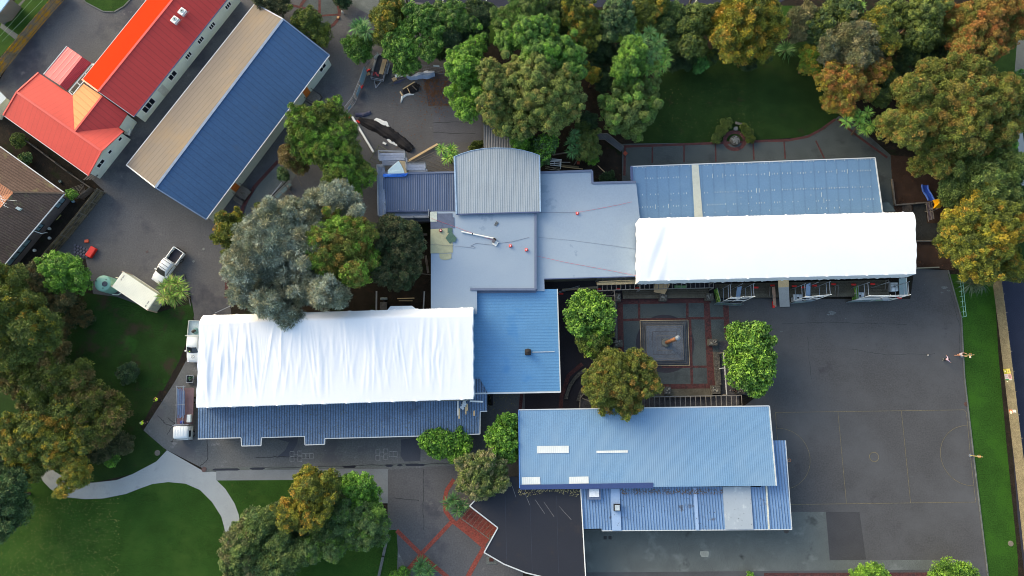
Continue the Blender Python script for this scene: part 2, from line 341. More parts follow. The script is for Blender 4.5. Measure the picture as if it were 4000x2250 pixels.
# brick bands
flat_rib('brick_band', [('c1', [(1495,720),(1440,800),(1424,870),(1430,960),(1485,1035),(1600,1125),(1725,1232)], 30), ('c1', [(1485,1030),(1360,1165),(1245,1285),(1150,1400)], 30),
   ('c1', [(1062,1105),(1245,1285),(1340,1370),(1450,1460)], 30), ('c1', [(1722,1235),(1660,1340),(1590,1470)], 34)], .016, brick_r)
flat('brick_paving', 'c1', [(1512,1040),(1610,930),(1822,1086),(1722,1228)], .0195, brick_r)
flat_rib('brick_band', [('V', [(700,405),(640,470),(612,520),(592,600),(574,665),(568,750)], 9), ('a1', [(480+150*math.cos(t/12*PI), 90+135*math.sin(t/12*PI)) for t in range(25)], 26),
   ('a1', [(480,-40),(480,180)], 20), ('a1', [(480,90),(270,40)], 20), ('a1', [(480,120),(620,110)], 16)], .016, brick_d)
flat_rib('brick_band', [('a2', [(845,1106),(1200,1094),(1500,1082),(1932,1064),(2080,1060),(2230,1032),(2330,980),(2440,900)], 20), ('a2', [(852,1110),(848,1325)], 18), ('a2', [(1060,1100),(1058,1230)], 12),
   ('a2', [(1298,1085),(1298,1225)], 12), ('a2', [(1535,1080),(1538,1220)], 12), ('a2', [(1820,1070),(1825,1205)], 13), ('a3', [(120,1060),(130,1200)], 12), ('a3', [(360,1062),(425,1195)], 13),
   ('a3', [(520,900),(680,1030),(900,1190)], 18), ('a2', [(1680+76*math.cos(t/8*PI), 1062+66*math.sin(t/8*PI)) for t in range(17)], 30)], .016, brick_d)
pb = MB()
def q(m, r, pts, z): m.sheet(WL(r, pts), z)
for k, pts in enumerate([[(830,802),(1500,795),(1500,836),(832,848)],[(793,812),(836,812),(850,1460),(806,1460)],[(950,846),(968,846),(968,962),(950,962)],[(1312,840),(1332,840),(1332,950),(1312,950)],
   [(1446,836),(1490,836),(1532,1460),(1476,1460)],[(1592,850),(1634,850),(1646,1112),(1606,1112)],[(836,958),(952,954),(952,972),(838,976)],[(1330,944),(1640,944),(1640,962),(1330,962)],
   [(952,954),(1352,950),(1352,968),(952,972)],[(1334,962),(1352,962),(1368,1460),(1348,1460)],[(1130,1312),(1480,1310),(1480,1326),(1130,1328)]]):
    q(pb, 'b2', pts, .0165+k*.0012)
q(pb, 'e8', [(1100,190),(2130,178),(2130,256),(1100,270)], .032)
struct(pb.build('plaza_brick_bands', brick_d, origin=(0,0,0)))
cc = W('b2',1156,1144); flat_c = MB().sheet([(cc.x+3.95*math.cos(t/24*PI)*(1+.0*t), cc.y+3.95*math.sin(t/24*PI)) for t in range(48)], .0155)
struct(flat_c.build('asphalt_disc', M('disc_asphalt', C(62,62,70), .92, .1, .5, .25, 9), origin=(0,0,0)))
flat_rib('brick_band', [('V', [(1465,915),(1430,945),(1412,1000),(1408,1060)], 10)], .016, brick_d)
flat_rib('brick_band', [('f3', [(1740,820),(1700,1210)], 80)], .016, brick_d)
# kerbs and edging
kb = MB()
for r, pts, wd in (('V', [(2385,680),(2418,800),(2426,950),(2455,1200),(2484,1440),(2490,1520)], .14), ('a0', [(600,-40),(650,20),(780,88),(860,92),(935,50),(1040,-60)], .16), ('c1', [(995,1140),(960,1300),(925,1460)], .35), ('b0', [(1395,640),(1440,860)], .1), ('a1', [(1060,0),(1100,14),(1200,30),(1500,60),(1932,55),(2150,30),(2400,10)], .16)):
    p = WL(r, pts)
    for a, b in zip(p, p[1:]): kb.box(((a.x+b.x)/2, (a.y+b.y)/2, .06), ((b-a).length+wd*.5, wd, .10), math.atan2(b.y-a.y, b.x-a.x))
struct(kb.build('concrete_kerb', conc_g, origin=(0,0,0)))
# painted lines
cl = MB(); lw = .06; k = [0]
def pl(r, pts, wd=lw, m=None):
    k[0] += 1; (m or cl).ribbon(WL(r, pts), wd, .020+k[0]*.0006)
pl('c3', [(55,215),(1480,195)]); pl('c3', [(55,215),(72,430)]); pl('c3', [(110,910),(1567,891)]); pl('c3', [(1480,195),(1497,215),(1525,520),(1567,891)])
pl('c3', [(527,208),(592,906)]); pl('c3', [(1006,202),(1076,899)])
A, B_ = W('c3',65,335), W('c3',120,795); mc = (A+B_)/2; rr = (A-B_).length/2; a0 = math.atan2(A.y-B_.y, A.x-B_.x)
def arc(c, r, t0, t1, n=28): return [(c.x+r*math.cos(t0+(t1-t0)*i/n), c.y+r*math.sin(t0+(t1-t0)*i/n)) for i in range(n+1)]
cl.ribbon(arc(mc, rr, a0, a0-PI), lw, .0301)
A, B_ = W('c3',1497,313), W('c3',1550,768); mc = (A+B_)/2; rr = (A-B_).length/2; a0 = math.atan2(A.y-B_.y, A.x-B_.x)
cl.ribbon(arc(mc, rr, a0, a0+PI), lw, .0302)
m0 = W('c3',800,550); cl.ribbon(arc(m0, .6, 0, 2*PI, 30), .1, .0303)
struct(cl.build('court_lines', paint_y, origin=(0,0,0)))
hs = MB(); hw = .075
for x0, y0, s, sq in ((257,510,1.,[(0,0),(0,1.05),(1.9,-.15),(1.9,1.1),(.95,.55),(2.9,.4),(3.8,.4),(4.7,.4)]), (905,492,1.,[(0,0),(0,1.3),(1.9,-.05),(1.9,1.2),(.95,.6),(3.2,.5),(4.2,.5)])):
    for a, b in sq:
        x, y = x0+a*31, y0+b*36; pl('c1', [(x,y),(x+31,y),(x+31,y+36),(x,y+36),(x,y)], hw, hs)
struct(hs.build('hopscotch_grid', M('chalk_paint', C(142,144,146), .85, .3, 3., .3), origin=(0,0,0)))
rl = MB()
for r, pts, wd in (('a2',[(285,8),(345,8)],.22),('a2',[(398,2),(455,2)],.22)): pl(r, pts, wd, rl)
struct(rl.build('road_marking', M('road_yellow', C(224,178,70), .7, .1), origin=(0,0,0)))
rl = MB()
for r, pts, wd in (('a1',[(1411,-60),(1411,50)],.14),('a1',[(1738,-60),(1738,50)],.14)): pl(r, pts, wd, rl)
struct(rl.build('parking_marking', M('road_white', C(190,192,196), .7, .1), origin=(0,0,0)))

# ------------------------------------------------------------------ buildings
def cor(name, c, ang, per=.19, dep=.02, cs=.28, **kw): return M(name, c, kw.pop('rough', .42), kw.pop('var', .06), kw.pop('scale', .5), kw.pop('fine', .05), 6, spec=.5, stripe=(ang, per, dep, cs), **kw)
def walls(root, pts, z1, mat, ins=.35, z0=-.05): return MB().prism(inset(pts, ins), z0, z1).build('wall', mat, root)
def roof(root, faces, mat, th=.14, name='roof'):
    m = MB()
    for f in faces: m.slab(f, th)
    return m.build(name, mat, root)
def edge(root, pts, mat, wd=.14, ht=.16, name='gutter', dz=0.):
    m = MB()
    for i, (a, b) in enumerate(zip(pts, pts[1:])): m.beam(Vector(a)+Vector((0,0,dz+.003*(i % 3))), Vector(b)+Vector((0,0,dz+.003*(i % 3))), wd, ht)
    return m.build(name, mat, root)
def window(root, c, along, nrm, wd, ht, lights=2, panemat=None, name='window', frame=None):
    along = Vector(along).normalized(); nrm = Vector(nrm).normalized(); rz = math.atan2(along.y, along.x)
    m = MB(); c = Vector(c)
    for dz in (-1, 1): m.box(c+Vector((0,0,dz*ht/2))+nrm*.03, (wd+.12, .1, .1), rz)
    for i in range(lights+1): m.box(c+along*(wd*(i/lights-.5))+nrm*.028, (.08, .095, ht-.1), rz)
    o = m.build(name, frame or white_p, root)
    g = MB().box(c+nrm*.01, (wd-.08, .05, ht-.08), rz); pn = g.build('pane', panemat or glass_m, root); pn.parent = o; return o
def on_wall(r, x, y, z, A, B):
    p = W(r, x, y, z); A = Vector((A[0],A[1],0)); d = (Vector((B[0],B[1],0))-A).normalized(); q_ = A+d*((p-A).dot(d)); q_.z = z; return q_

red_m = M('red_roof_steel', C(196,66,60), .45, .05, .4, .04, 6, metal=.1, spec=.4, stripe=(51, .75, .004, .22))
red_glow = M('red_steel_sunset_glow', C(226,50,14), .9, .04, .4, .04, 6, spec=.05)  # red steel with the sunset glow painted into its colour
red2 = M('red_roof_steel_b', C(206,74,60), .45, .05, .4, .04, 6, metal=.1, spec=.4, stripe=(-35, .75, .003, .10))
redt = M('red_roof_trim', C(206,78,70), .4, .05, .5, .03)
b1 = thing('school_building', 'white weatherboard school block with red steel gable roofs', 'building', W('a0',800,800))
ze, zr = 3.2, 5.2
eL0, eL1 = W('a0',620,600,ze), W('a0',1186,-100,ze); r0, r1 = W('a0',742,690,zr), W('a0',1381,-100,zr); eR0, eR1 = W('a0',1010,880,ze), W('a0',1790,-100,ze)
roof(b1, [[eL0,eL1,r1,r0]], red_glow); roof(b1, [[r0,r1,eR1,eR0]], red_m)
wp = inset([eL0,eR0,eR1,eL1], .35); MB().prism(wp, -.05, ze-.2).build('wall', cream_w, b1)
gb = MB().slab([wp[0].to_3d()+Vector((0,0,0)), wp[1].to_3d(), wp[1].to_3d(), wp[0].to_3d()], .01) if False else None
def gable(root, a, b, rdg, th, mat, z0):
    a, b, c = Vector(a), Vector(b), Vector(rdg); d = (b-a).normalized(); n = Vector((-d.y, d.x, 0))*th
    vs = [Vector((a.x,a.y,z0)), Vector((b.x,b.y,z0)), Vector((c.x,c.y,c.z))]; vs2 = [v+n for v in vs]
    return MB().add(vs+vs2, [(0,1,2),(5,4,3),(0,3,4,1),(1,4,5,2),(2,5,3,0)]).build('gable_wall', mat, root)
dW = (eR1-eR0).normalized(); nW = (eR0-eL0).normalized()
gable(b1, eL0+dW*.35+nW*.35, eR0+dW*.35-nW*.35, r0+dW*.35-Vector((0,0,.16)), .1, cream_w, ze-.25)
edge(b1, [r0, r1], redt, .3, .06, 'ridge_cap', .03); edge(b1, [eR0, eR1], fascia_d, .12, .12, 'gutter', -.05); edge(b1, [eL0, eL1], gutter_m, .12, .12, 'gutter', -.05)
edge(b1, [eL0, r0], redt, .2, .12, 'barge_board', .02); edge(b1, [r0+(eR0-r0)*.0, eR0], white_p, .12, .22, 'barge_board', -.12)
wA, wB = eR0-nW*.35, eR1-nW*.35
for x, y, w_, h_, n_ in ((1710,35,1.1,.9,3),(1590,188,1.1,.9,3),(1503,295,1.1,.9,3),(1410,412,1.1,.9,3),(1300,568,1.4,1.1,2),(1116,792,2.2,1.35,3)):
    c_ = on_wall('a0', x, y, 1.75, wA, wB); window(b1, c_, dW, nW, w_, h_, n_)
c_ = on_wall('a0', 1240, 688, 1.2, wA, wB); MB().box(c_+nW*.03, (1.1,.1,2.1), math.atan2(dW.y,dW.x)).build('door', M('pale_door', C(186,188,180), .6), b1)
# link and cross wing
zl, zx = 2.95, 4.9
k0, k1 = W('a0',772,724,4.5), W('a0',562,980,4.5)
cwF0, cwR0, cwB0 = W('a0',25,870,zl), W('a0',127,695,zx), W('a0',290,550,zl)
cwF1, cwR1, cwB1 = W('a0',665,1325,zl), W('a0',766,1140,zx), W('a0',930,990,zl)
rm = cwR0.lerp(cwR1, .68); v1, v2 = W('a0',548,722,zl), W('a0',893,962,zl)
MB().slab([W('a0',632,632,zl), k0, rm-Vector((0,0,.05)), v1]).build('roof', M('glow_roof_sheet', C(186,134,86), .7, .05, .4, .05, 6, spec=.3, stripe=(51,.75,.03,.12)), b1)  # link slope: warm sunset reflection put into the sheet colour
roof(b1, [[k0, W('a0',960,858,zl), v2, rm-Vector((0,0,.04))]], red_m)
roof(b1, [[cwF0,cwR0,cwR1,cwF1],[cwR0,cwB0,v1,rm-Vector((0,0,.02))],[rm-Vector((0,0,.02)),v2,cwB1,cwR1]], red2)
edge(b1, [cwR0,cwR1], redt, .3, .06, 'ridge_cap', .03); edge(b1, [k0, rm], redt, .25, .06, 'ridge_cap', .03); edge(b1, [cwF0,cwF1], gutter_m, .12, .12, 'gutter', -.05)
for a, b in ((cwF1,cwR1),(cwF0,cwR0),(cwR0,cwB0),(cwR1,cwB1)): edge(b1, [a, b], redt, .22, .12, 'barge_board', .03)
wq = inset([cwF0,cwF1,cwB1,cwB0], .35); MB().prism(wq, -.05, zl-.2).build('wall', cream_w, b1)
MB().prism(inset([W('a0',632,632,zl),W('a0',960,858,zl),v2,v1], .1), -.05, zl-.25).build('wall', cream_w, b1)
dX = (cwB1-cwF1).normalized(); nX = Vector((dX.y,-dX.x,0)); nX.z = 0; dX.z = 0
gable(b1, Vector((cwF1.x,cwF1.y,0))+dX*.35-nX*.35, Vector((cwB1.x,cwB1.y,0))-dX*.35-nX*.35, cwR1-nX*.35-Vector((0,0,.16)), .1, cream_w, zl-.25)
xA, xB = cwF1-nX*.35, cwB1-nX*.35
for x, y, w_, h_, n_ in ((905,1048,.6,.6,1),(830,1146,.6,.6,1),(757,1232,1.3,.8,2)): window(b1, on_wall('a0', x, y, 2.0, xA, xB), dX, nX, w_, h_, n_)
kA, kB = W('a0',960,858,0)-nW*.1, W('a0',893,962,0)-nW*.1; dk = (kA-kB).normalized()
for x, y in ((960,908),(924,955)): window(b1, on_wall('a0', x, y, 1.9, kA, kB), dk, Vector((dk.y,-dk.x,0)), .8, .5, 2, panemat=M('pale_glass', C(120,150,165), .15))
# annex canopy
an = thing('covered_walkway', 'small red roofed shelter with white framed skylight strip beside the red school block', 'shelter', W('a0',510,520))
roof(an, [WL('a0', [(505,350,3.0),(620,430,3.25),(452,642,3.25),(330,562,3.0)])], M('pinkish_red_roof', C(190,84,92), .45, .06, .4, .05, 6, metal=.15, stripe=(-35,.75,.02,.12)))  # lighter, pinkish red on this slope
roof(an, [WL('a0', [(620,430,3.25),(685,472,2.9),(500,682,2.9),(452,642,3.25)])], M('red_corrugated', C(172,44,52), .45, .06, .4, .05, 6, stripe=(51,.2,.03,.3)))
edge(an, WL('a0', [(330,562),(505,350)], 3.0), gutter_m, .12, .12)
fr = MB()
for a, b in (((520,690),(700,478)),((548,718),(720,505)),((520,690),(548,718)),((580,620),(610,648)),((640,550),(668,578)),((700,478),(720,505))): fr.beam(W('a0',a[0],a[1],2.7), W('a0',b[0],b[1],2.7), .12, .12)
fr.build('skylight_frame', white_p, an)
for x, y in ((340,560),(505,360),(680,475),(510,670)): p = W('a0',x,y,2.9); MB().box((p.x*.995,p.y*.995,1.4),(.12,.12,2.9)).build('post', white_p, an)

# blue shed
b2 = thing('gable_shed', 'long shed with blue steel roof, sunset glow coloured far slope and pale walls', 'building', W('V',570,290))
ze, zr = 2.8, 5.1
q0,q1 = W('V',318,415,ze), W('V',641,9,ze); s0,s1 = W('V',391,472,zr), W('V',712,48,zr); t0,t1 = W('V',519,552,ze), W('V',829,139,ze)
roof(b2, [[q0,q1,s1,s0]], M('sunset_glow_steel_roof', C(122,116,110), .85, .05, .3, .05, 6, spec=.25, stripe=(142,.75,.004,.22), patch=[(C(136,122,102), .12, .5, .25)]))  # far slope of the blue shed, sunset glow painted in as cream
roof(b2, [[s0,s1,t1,t0]], M('blue_steel_roof', C(62,94,134), .5, .05, .5, .10, 5, spec=.3, stripe=(52,.75,.004,.22), patch=[(C(66,92,126), .4, .58, .12)]))
edge(b2, [s0,s1], M('ridge_blue', C(120,140,168), .4), .35, .06, 'ridge_cap', .03); edge(b2, [q0,q1], gutter_m, .13, .12, 'gutter', -.04); edge(b2, [t0,t1], gutter_m, .13, .12, 'gutter', -.04)
for a, b in ((q0,s0),(s0,t0),(q1,s1),(s1,t1)): edge(b2, [a,b], gutter_m if a == q0 else MATS['ridge_blue'], .16, .12, 'barge_board', .02)
MB().prism(inset([q0,t0,t1,q1], .3), -.05, ze-.15).build('wall', cream_w, b2)
d2_ = (t1-t0).normalized(); n2_ = Vector((d2_.y,-d2_.x,0)); tA, tB = t0-n2_*.3, t1-n2_*.3
gable(b2, q0+d2_*.3+n2_*.3, t0+d2_*.3-n2_*.3, s0+d2_*.3-Vector((0,0,.16)), .1, cream_w, ze-.2)
for x, y, w_ in ((487,500,1.3),(478,512,.01)):
    if w_ > .1: window(b2, on_wall('a1', x, y, 1.7, tA, tB), d2_, n2_, w_, .9, 2)
st_lab = ('grey timber steps with handrails at the upper orange door of the blue shed', 'grey timber steps with handrails at the lower orange door of the blue shed')
for i, (r, x, y) in enumerate((('a1',382,695),('V',590,470))):
    c_ = on_wall(r, x, y, 1.25, tA, tB); MB().box(c_+n2_*.02, (1.0,.1,2.0), math.atan2(d2_.y,d2_.x)).build('door', M('orange_door', C(214,120,50), .6), b2)
    L = Vector((c_.x,c_.y,0))+n2_*1.0; e = thing('entry_steps', st_lab[i], 'steps', L, 'timber steps at the shed doors'); rz_ = math.atan2(d2_.y,d2_.x)
    MB().box(L+Vector((0,0,.3)), (1.7,1.7,.12), rz_).build('landing', timber, e)
    for s_ in range(2): MB().box(L+d2_*(-1.15-.3*s_)+Vector((0,0,.18-.12*s_)), (.3,1.5,.08), rz_).build('step', timber, e)
    h = MB()
    for a in (-.8,.8): h.beam(L+d2_*a+n2_*.8+Vector((0,0,.0)), L+d2_*a+n2_*.8+Vector((0,0,1.2)), .08, .08); h.beam(L+d2_*a-n2_*.8+Vector((0,0,1.2)), L+d2_*a+n2_*.8+Vector((0,0,1.2)), .08, .08)
    h.build('handrail', timber_d, e)

# brown tiled house
b3 = thing('tiled_house', 'brown concrete tile roofed house behind the mossy paling fence', 'house', W('f5',200,900))
ze, zr = 2.7, 4.7
tile = M('brown_roof_tiles', C(102,86,78), .85, .12, .6, .25, 8, stripe=(59,.33,.02,.35), patch=[(C(116,110,84), .5, .56, .12)])
E0,E1,E2 = W('f5',-300,-122,ze), W('f5',737,622,ze), W('f5',-40,1545,ze)
R0,R1,R2 = W('f5',152,612,zr), W('f5',-420,225,zr), W('f5',-500,1390,zr)
roof(b3, [[E0,E1,R0,R1]], tile); roof(b3, [[E1,E2,R2,R0]], tile)
terra = M('terracotta_tiles', C(168,120,96), .85, .12, .6, .25, 8, stripe=(-31,.33,.02,.3))
lw0 = W('f5',-700,900,ze); roof(b3, [[R0,R2,lw0],[R0,lw0,R1]], terra)
edge(b3, [R0,E1], M('hip_tiles', C(110,96,84), .85), .22, .1, 'hip_cap', .05); edge(b3, [E0,E1], gutter_m, .13, .12); edge(b3, [E1,E2], gutter_m, .13, .12)
MB().prism(inset([E0,E2,E1], .5), -.05, ze-.15).build('wall', M('brown_brick_wall', C(112,104,104), .85, .1, .8, .2, 8), b3)
dH = (E2-E1).normalized(); nH = Vector((-dH.y, dH.x, 0));
if nH.x < 0: nH = -nH
hA, hB = E1-nH*.5, E2-nH*.5
for x, y, w_ in ((675,728,1.6),(450,1012,1.1),(285,1235,2.2),(175,1385,2.2)): window(b3, on_wall('f5', x, y, 1.6, hA, hB), dH, nH, w_, 1.0, 2, frame=dark_m, panemat=MATS['pale_glass'])
sk = WL('f5', [(215,780,3.95),(262,800,3.85),(232,825,3.85),(190,800,3.95)]); MB().slab([v+Vector((0,0,.35)) for v in sk], .3).build('skylight', M('skylight_white', C(190,205,205), .3), b3)
an_ = thing('tv_antenna', 'thin white television antenna standing over the terracotta tiles', 'antenna', W('f5',20,700,4.6))
MB().tube(W('f5',20,700,4.0), W('f5',15,695,6.2), .03).build('mast', white_p, an_)
m = MB(); a_, b_ = W('f5',0,640,6.1), W('f5',60,780,6.1); m.tube(a_, b_, .025)
for t in (.1,.35,.6,.9): p = a_.lerp(b_, t); m.tube(p+Vector((-.5,.25,0)), p+Vector((.5,-.25,0)), .015)
m.tube(W('f5',0,690,6.0), W('f5',190,710,6.0), .02); m.build('boom', white_p, an_)
dp = thing('downpipe', 'bent white downpipe on the side wall of the tiled house', 'downpipe', W('f5',520,1075))
MB().path([W('f5',350,1035,2.6), W('f5',400,1055,2.2), W('f5',470,1080,1.6), W('f5',520,1068,.9), W('f5',535,1070,.2)], .06).build('pipe', white_p, dp)
MB().box(W('f5',362,1045,2.6), (.45,.3,.25), -.5).build('rain_head', white_p, dp)
# ------------------------------------------------------------------ the school's middle blocks
memb = M('roof_membrane', C(134,154,178), .6, .04, .12, .04, 5, spec=.3, patch=[(C(142,160,182), .05, .45, .2), (C(124,144,168), .35, .62, .04)])
parap = M('parapet_flashing', C(98,112,140), .5, .06, 1., .05)
# dark blue roof in scaffolding
b4 = thing('lean_to_block', 'low block with dark blue ribbed steel roof between the scaffold and the curved roof', 'building', W('d3',900,950))
f4 = WL('d3', [(270,622,4.4),(1640,595,4.4),(1655,1322,4.15),(285,1332,4.15)])
roof(b4, [f4], cor('dark_blue_ribbed', C(70,90,124), 1, .30, .03, .22)); walls(b4, f4, 4.0, wall_g, .4)
edge(b4, [f4[0],f4[1]], parap, .25, .12, 'ridge_cap', .03); edge(b4, [f4[3],f4[2]], fascia_d, .12, .12, 'gutter')
# curved roof
b5 = thing('curved_roof_block', 'block with pale grey ribbed steel roof whose upper edge is curved', 'building', W('V',1250,460))
top = [(1143,394),(1160,387),(1185,379),(1215,374),(1245,372),(1285,373),(1315,378),(1340,385),(1357,391)]
f5_ = WL('V', [(x,y,5.5) for x, y in top]+[(1359,533,5.0),(1148,539,5.0)])
roof(b5, [f5_], cor('pale_ribbed', C(150,164,178), 1, .30, .015, .28, var=.05), .25); MB().prism(inset(f5_, .45), -.05, 4.9).build('wall', wall_g, b5)
edge(b5, [f5_[10], f5_[0]], M('pale_trim', C(150,176,206), .5), .2, .14, 'barge_board', .03); edge(b5, [f5_[8], f5_[9]], MATS['pale_trim'], .16, .16, 'barge_board', .03); edge(b5, f5_[:9], MATS['pale_trim'], .06, .12, 'fascia', .02); edge(b5, [f5_[9],f5_[10]], fascia_d, .14, .14, 'gutter', -.05)
# flat membrane roofs
b6 = thing('flat_roof_hall', 'hall with flat lavender grey membrane roof carrying plywood patches and a white pole', 'building', W('V',1210,640))
zf = 4.6; F6 = WL('V', [(1084,532),(1347,532),(1347,727),(1200,727),(1200,790),(1084,790)], zf)
roof(b6, [F6], memb, .3); walls(b6, F6, zf-.32, wall_g, .3)
edge(b6, WL('V', [(1347,530),(1347,728),(1183,728)], zf), parap, .3, .2, 'parapet', .02)
b6b = thing('flat_roof_block', 'block with wide flat grey blue membrane roof between the hall and the long blue roof', 'building', W('V',1480,600))
zg = 4.1; F7 = WL('V', [(1350,435),(1489,430),(1490,461),(1600,458),(1614,590),(1614,695),(1369,702),(1370,732),(1350,732)], zg)
roof(b6b, [F7], M('membrane_right', C(140,159,182), .6, .04, .1, .04, 5, spec=.3, patch=[(C(148,166,186), .06, .5, .2), (C(130,150,172), .3, .63, .03)]), .3); walls(b6b, F7, zg-.32, wall_g, .3)
edge(b6b, [F7[0],F7[1],F7[2],F7[3]], parap, .3, .2, 'parapet', .03); edge(b6b, [F7[5],F7[6]], fascia_d, .12, .14, 'gutter', -.03)
# right long blue roof
b7 = thing('classroom_block', 'long classroom block with pale blue steel roof marked by rows of white patches', 'building', W('V',1900,480))
F8 = WL('V', [(1588,419,3.9),(2201,397,3.9),(2232,620,3.4),(1597,620,3.4)])
blue_r = M('pale_blue_steel', C(98,132,168), .45, .05, .25, .08, 6, stripe=(1,1.52,.002,.14), patch=[(C(108,140,172), .12, .5, .2), (C(84,112,142), 2.2, .68, .05)])
roof(b7, [F8], blue_r); walls(b7, F8, 3.2, wall_g, .45)
edge(b7, [F8[0],F8[1]], gutter_m, .13, .14); edge(b7, [F8[0],F8[3]], fascia_d, .35, .1, 'barge_board', .04); edge(b7, [F8[1],F8[2]], gutter_m, .14, .1, 'barge_board', .03)
def rz_at(x, y):            # height of that roof under a photograph point (V units)
    t = (y-408)/212; return 3.9-.5*t
MB().slab([W('V',x,y,rz_at(x,y)+.06) for x, y in ((1740,412),(1757,412),(1769,560),(1748,560))], .04).build('roof_sheet', M('cream_sheet', C(186,192,184), .5, .06), b7)
m = MB()
for row, off in enumerate((3,31,72,88,103,122)):
    for i in range(92):
        if random.random() < (.4, .35, .3, .9, .35, .85)[row]: continue
        x = 1600+600*(i+.5)/92; y = 419-.036*(x-1588)+off*(1 if row else 1)+random.uniform(-.6,.6); ht = random.choice((3,3,4,4)) if random.random() < .95 or row == 0 else 11
        if 1738 < x < 1772: continue
        m.slab([W('V',a,b,rz_at(a,b)+.035) for a, b in ((x-.6,y-ht/2),(x+.6,y-ht/2),(x+.7,y+ht/2),(x-.5,y+ht/2))], .02)
m.build('repair_marks', M('white_mark', C(176,192,202), .6), b7)
MB().prism(WL('V', [(1602,590),(2228,576),(2228,700),(1602,712)]), -.03, 5.6).build('wall', wall_g, b7)
# middle blue roof
b8 = thing('square_blue_block', 'square block with bright blue steel roof and a single round chimney cowl', 'building', W('V',1295,860))
F9 = WL('V', [(1183,730,4.0),(1402,727,4.0),(1410,986,3.7),(1192,990,3.7)])
roof(b8, [F9], M('bright_blue_steel', C(88,140,188), .5, .05, .3, .08, 6, stripe=(91,.38,.012,.10), patch=[(C(76,132,186), .35, .56, .1), (C(70,108,146), 2.5, .7, .04)])); walls(b8, F9, 3.5, wall_g, .4)
edge(b8, [F9[1],F9[2]], gutter_m, .13, .14); edge(b8, [F9[2],F9[3]], gutter_m, .2, .1, 'barge_board', .02); edge(b8, WL('V', [(1184,735),(1348,733),(1349,727)], 4.0), parap, .35, .1, 'flashing', .06)
cw = W('V',1328,886,3.9); m = MB().box((cw.x,cw.y,3.95), (.75,.75,.12)).lathe((cw.x,cw.y,4.0), [(.3,0),(.3,.4),(.42,.45),(.42,.6),(.1,.75)], 16); m.build('chimney_cowl', M('rusty_black', C(40,38,38), .8, .3, 4., .3), b8)
MB().slab([W('V',x,y,3.90) for x, y in ((1338,885),(1395,884),(1395,885.5),(1338,886.5))], .03).build('flashing', gutter_m, b8)
# left dark ribbed verandah roof
b9 = thing('verandah_block', 'long block with dirty dark blue corrugated verandah roof below the left white shrink wrap', 'building', W('V',830,1060))
zl_ = 3.1; c0f = [('c0',1495,-40,3.9),('c0',1493,415,zl_),('c0',1820,405,zl_),('c0',1825,468,zl_),('c1',38,465,zl_),('c1',42,405,zl_),('c1',368,395,zl_),('c1',370,460,zl_),('c1',518,455,zl_),('c1',520,412,zl_),('c1',1260,392,zl_),('c1',1690,378,zl_),('c1',1692,208,zl_+.35),('c1',1745,205,zl_+.35),('c1',1745,60,3.8),('c1',1690,-40,3.9)]
Fa = [W(r,x,y,z) for r,x,y,z in c0f]
dirty = M('dirty_corrugated', C(92,120,156), .6, .12, .5, .25, 5, stripe=(0.5,.33,.05,.62), patch=[(C(66,84,112), .45, .56, .2), (C(72,76,80), 1.6, .66, .08)])
roof(b9, [Fa], dirty, .12); edge(b9, Fa[1:14], gutter_m, .12, .14, 'gutter', -.03)
MB().prism(WL('V', [(548,950),(1180,950),(1180,1072),(548,1082)]), -.05, 3.0).build('wall', wall_g, b9)
for x in (10,140,300,450,640,800,960,1120,1280,1440,1600): p = W('c1', x, 395, 0); MB().box((p.x, p.y+1.2, 1.5), (.12,.12,3.)).build('verandah_post', white_p, b9)
MB().prism(WL('V', [(560,822),(1184,802),(1184,1008),(560,1020)]), -.03, 5.5).build('wall', wall_g, b9)
# lower centre blue roof and its lean-to
b10 = thing('long_blue_block', 'long classroom block with light blue steel roof and four white skylight strips', 'building', W('V',1630,1120))
zt, zb_ = 4.7, 4.2; Fb = WL('V', [(1305,1031,zb_),(1935,1021,zb_),(1953,1222,zt-.2),(1307,1228,zt-.2)])
roof(b10, [Fb], M('light_blue_steel', C(112,150,188), .45, .05, .2, .10, 6, stripe=(1,.27,.012,.08), patch=[(C(124,156,188), .08, .5, .2), (C(96,134,172), 2.2, .68, .05)])); walls(b10, Fb, zb_-.2, wall_g, .45)
edge(b10, [Fb[0],Fb[1]], gutter_m, .14, .14, 'gutter', -.02); edge(b10, [Fb[1],Fb[2]], gutter_m, .14, .12, 'barge_board', .03); edge(b10, [Fb[0],Fb[3]], M('blue_trim', C(96,140,206), .5), .12, .12, 'barge_board', .03)
MB().slab(WL('c2', [(60,762,4.62),(1064,745,4.62),(1065,785,4.5),(60,797,4.5)]), .16).build('ridge_flashing', M('navy_flashing', C(62,80,130), .5, .05), b10)
sk_m = M('skylight_sheet', C(214,222,226), .4, .05, 1., .04, stripe=(1,.24,.01,.06))
def zb(y): return zb_+(zt-.2-zb_)*(y-190)/590+.03
for pts in (((190,468),(430,466),(431,521),(190,523)),((638,504),(876,500),(876,518),(638,522)),((75,704),(212,701),(214,757),(77,759)),((430,701),(577,698),(579,750),(430,753))):
    MB().slab([W('c2',x,y,zb(y)+.03) for x,y in pts], .03).build('skylight', sk_m, b10)
b11 = thing('lean_to_annex', 'lean-to annex with blue grey ribbed roof, pale sheets and a skylight box', 'building', W('V',1720,1280))
zc = 3.3; Fc = [W('c2',518,770,3.6), W('V',1915,1225,3.6), W('V',1915,1108,3.75), W('V',1976,1108,3.75), W('V',1992,1332,zc), W('c2',678,1108,zc), W('c2',676,1090,zc), W('c2',540,1094,zc)]
roof(b11, [Fc], M('blue_grey_ribbed', C(112,146,190), .55, .08, .4, .08, 6, stripe=(3,.36,.05,.40), patch=[(C(78,84,100), .5, .60, .1)]), .12); walls(b11, Fc, 3.1, wall_g, .4)
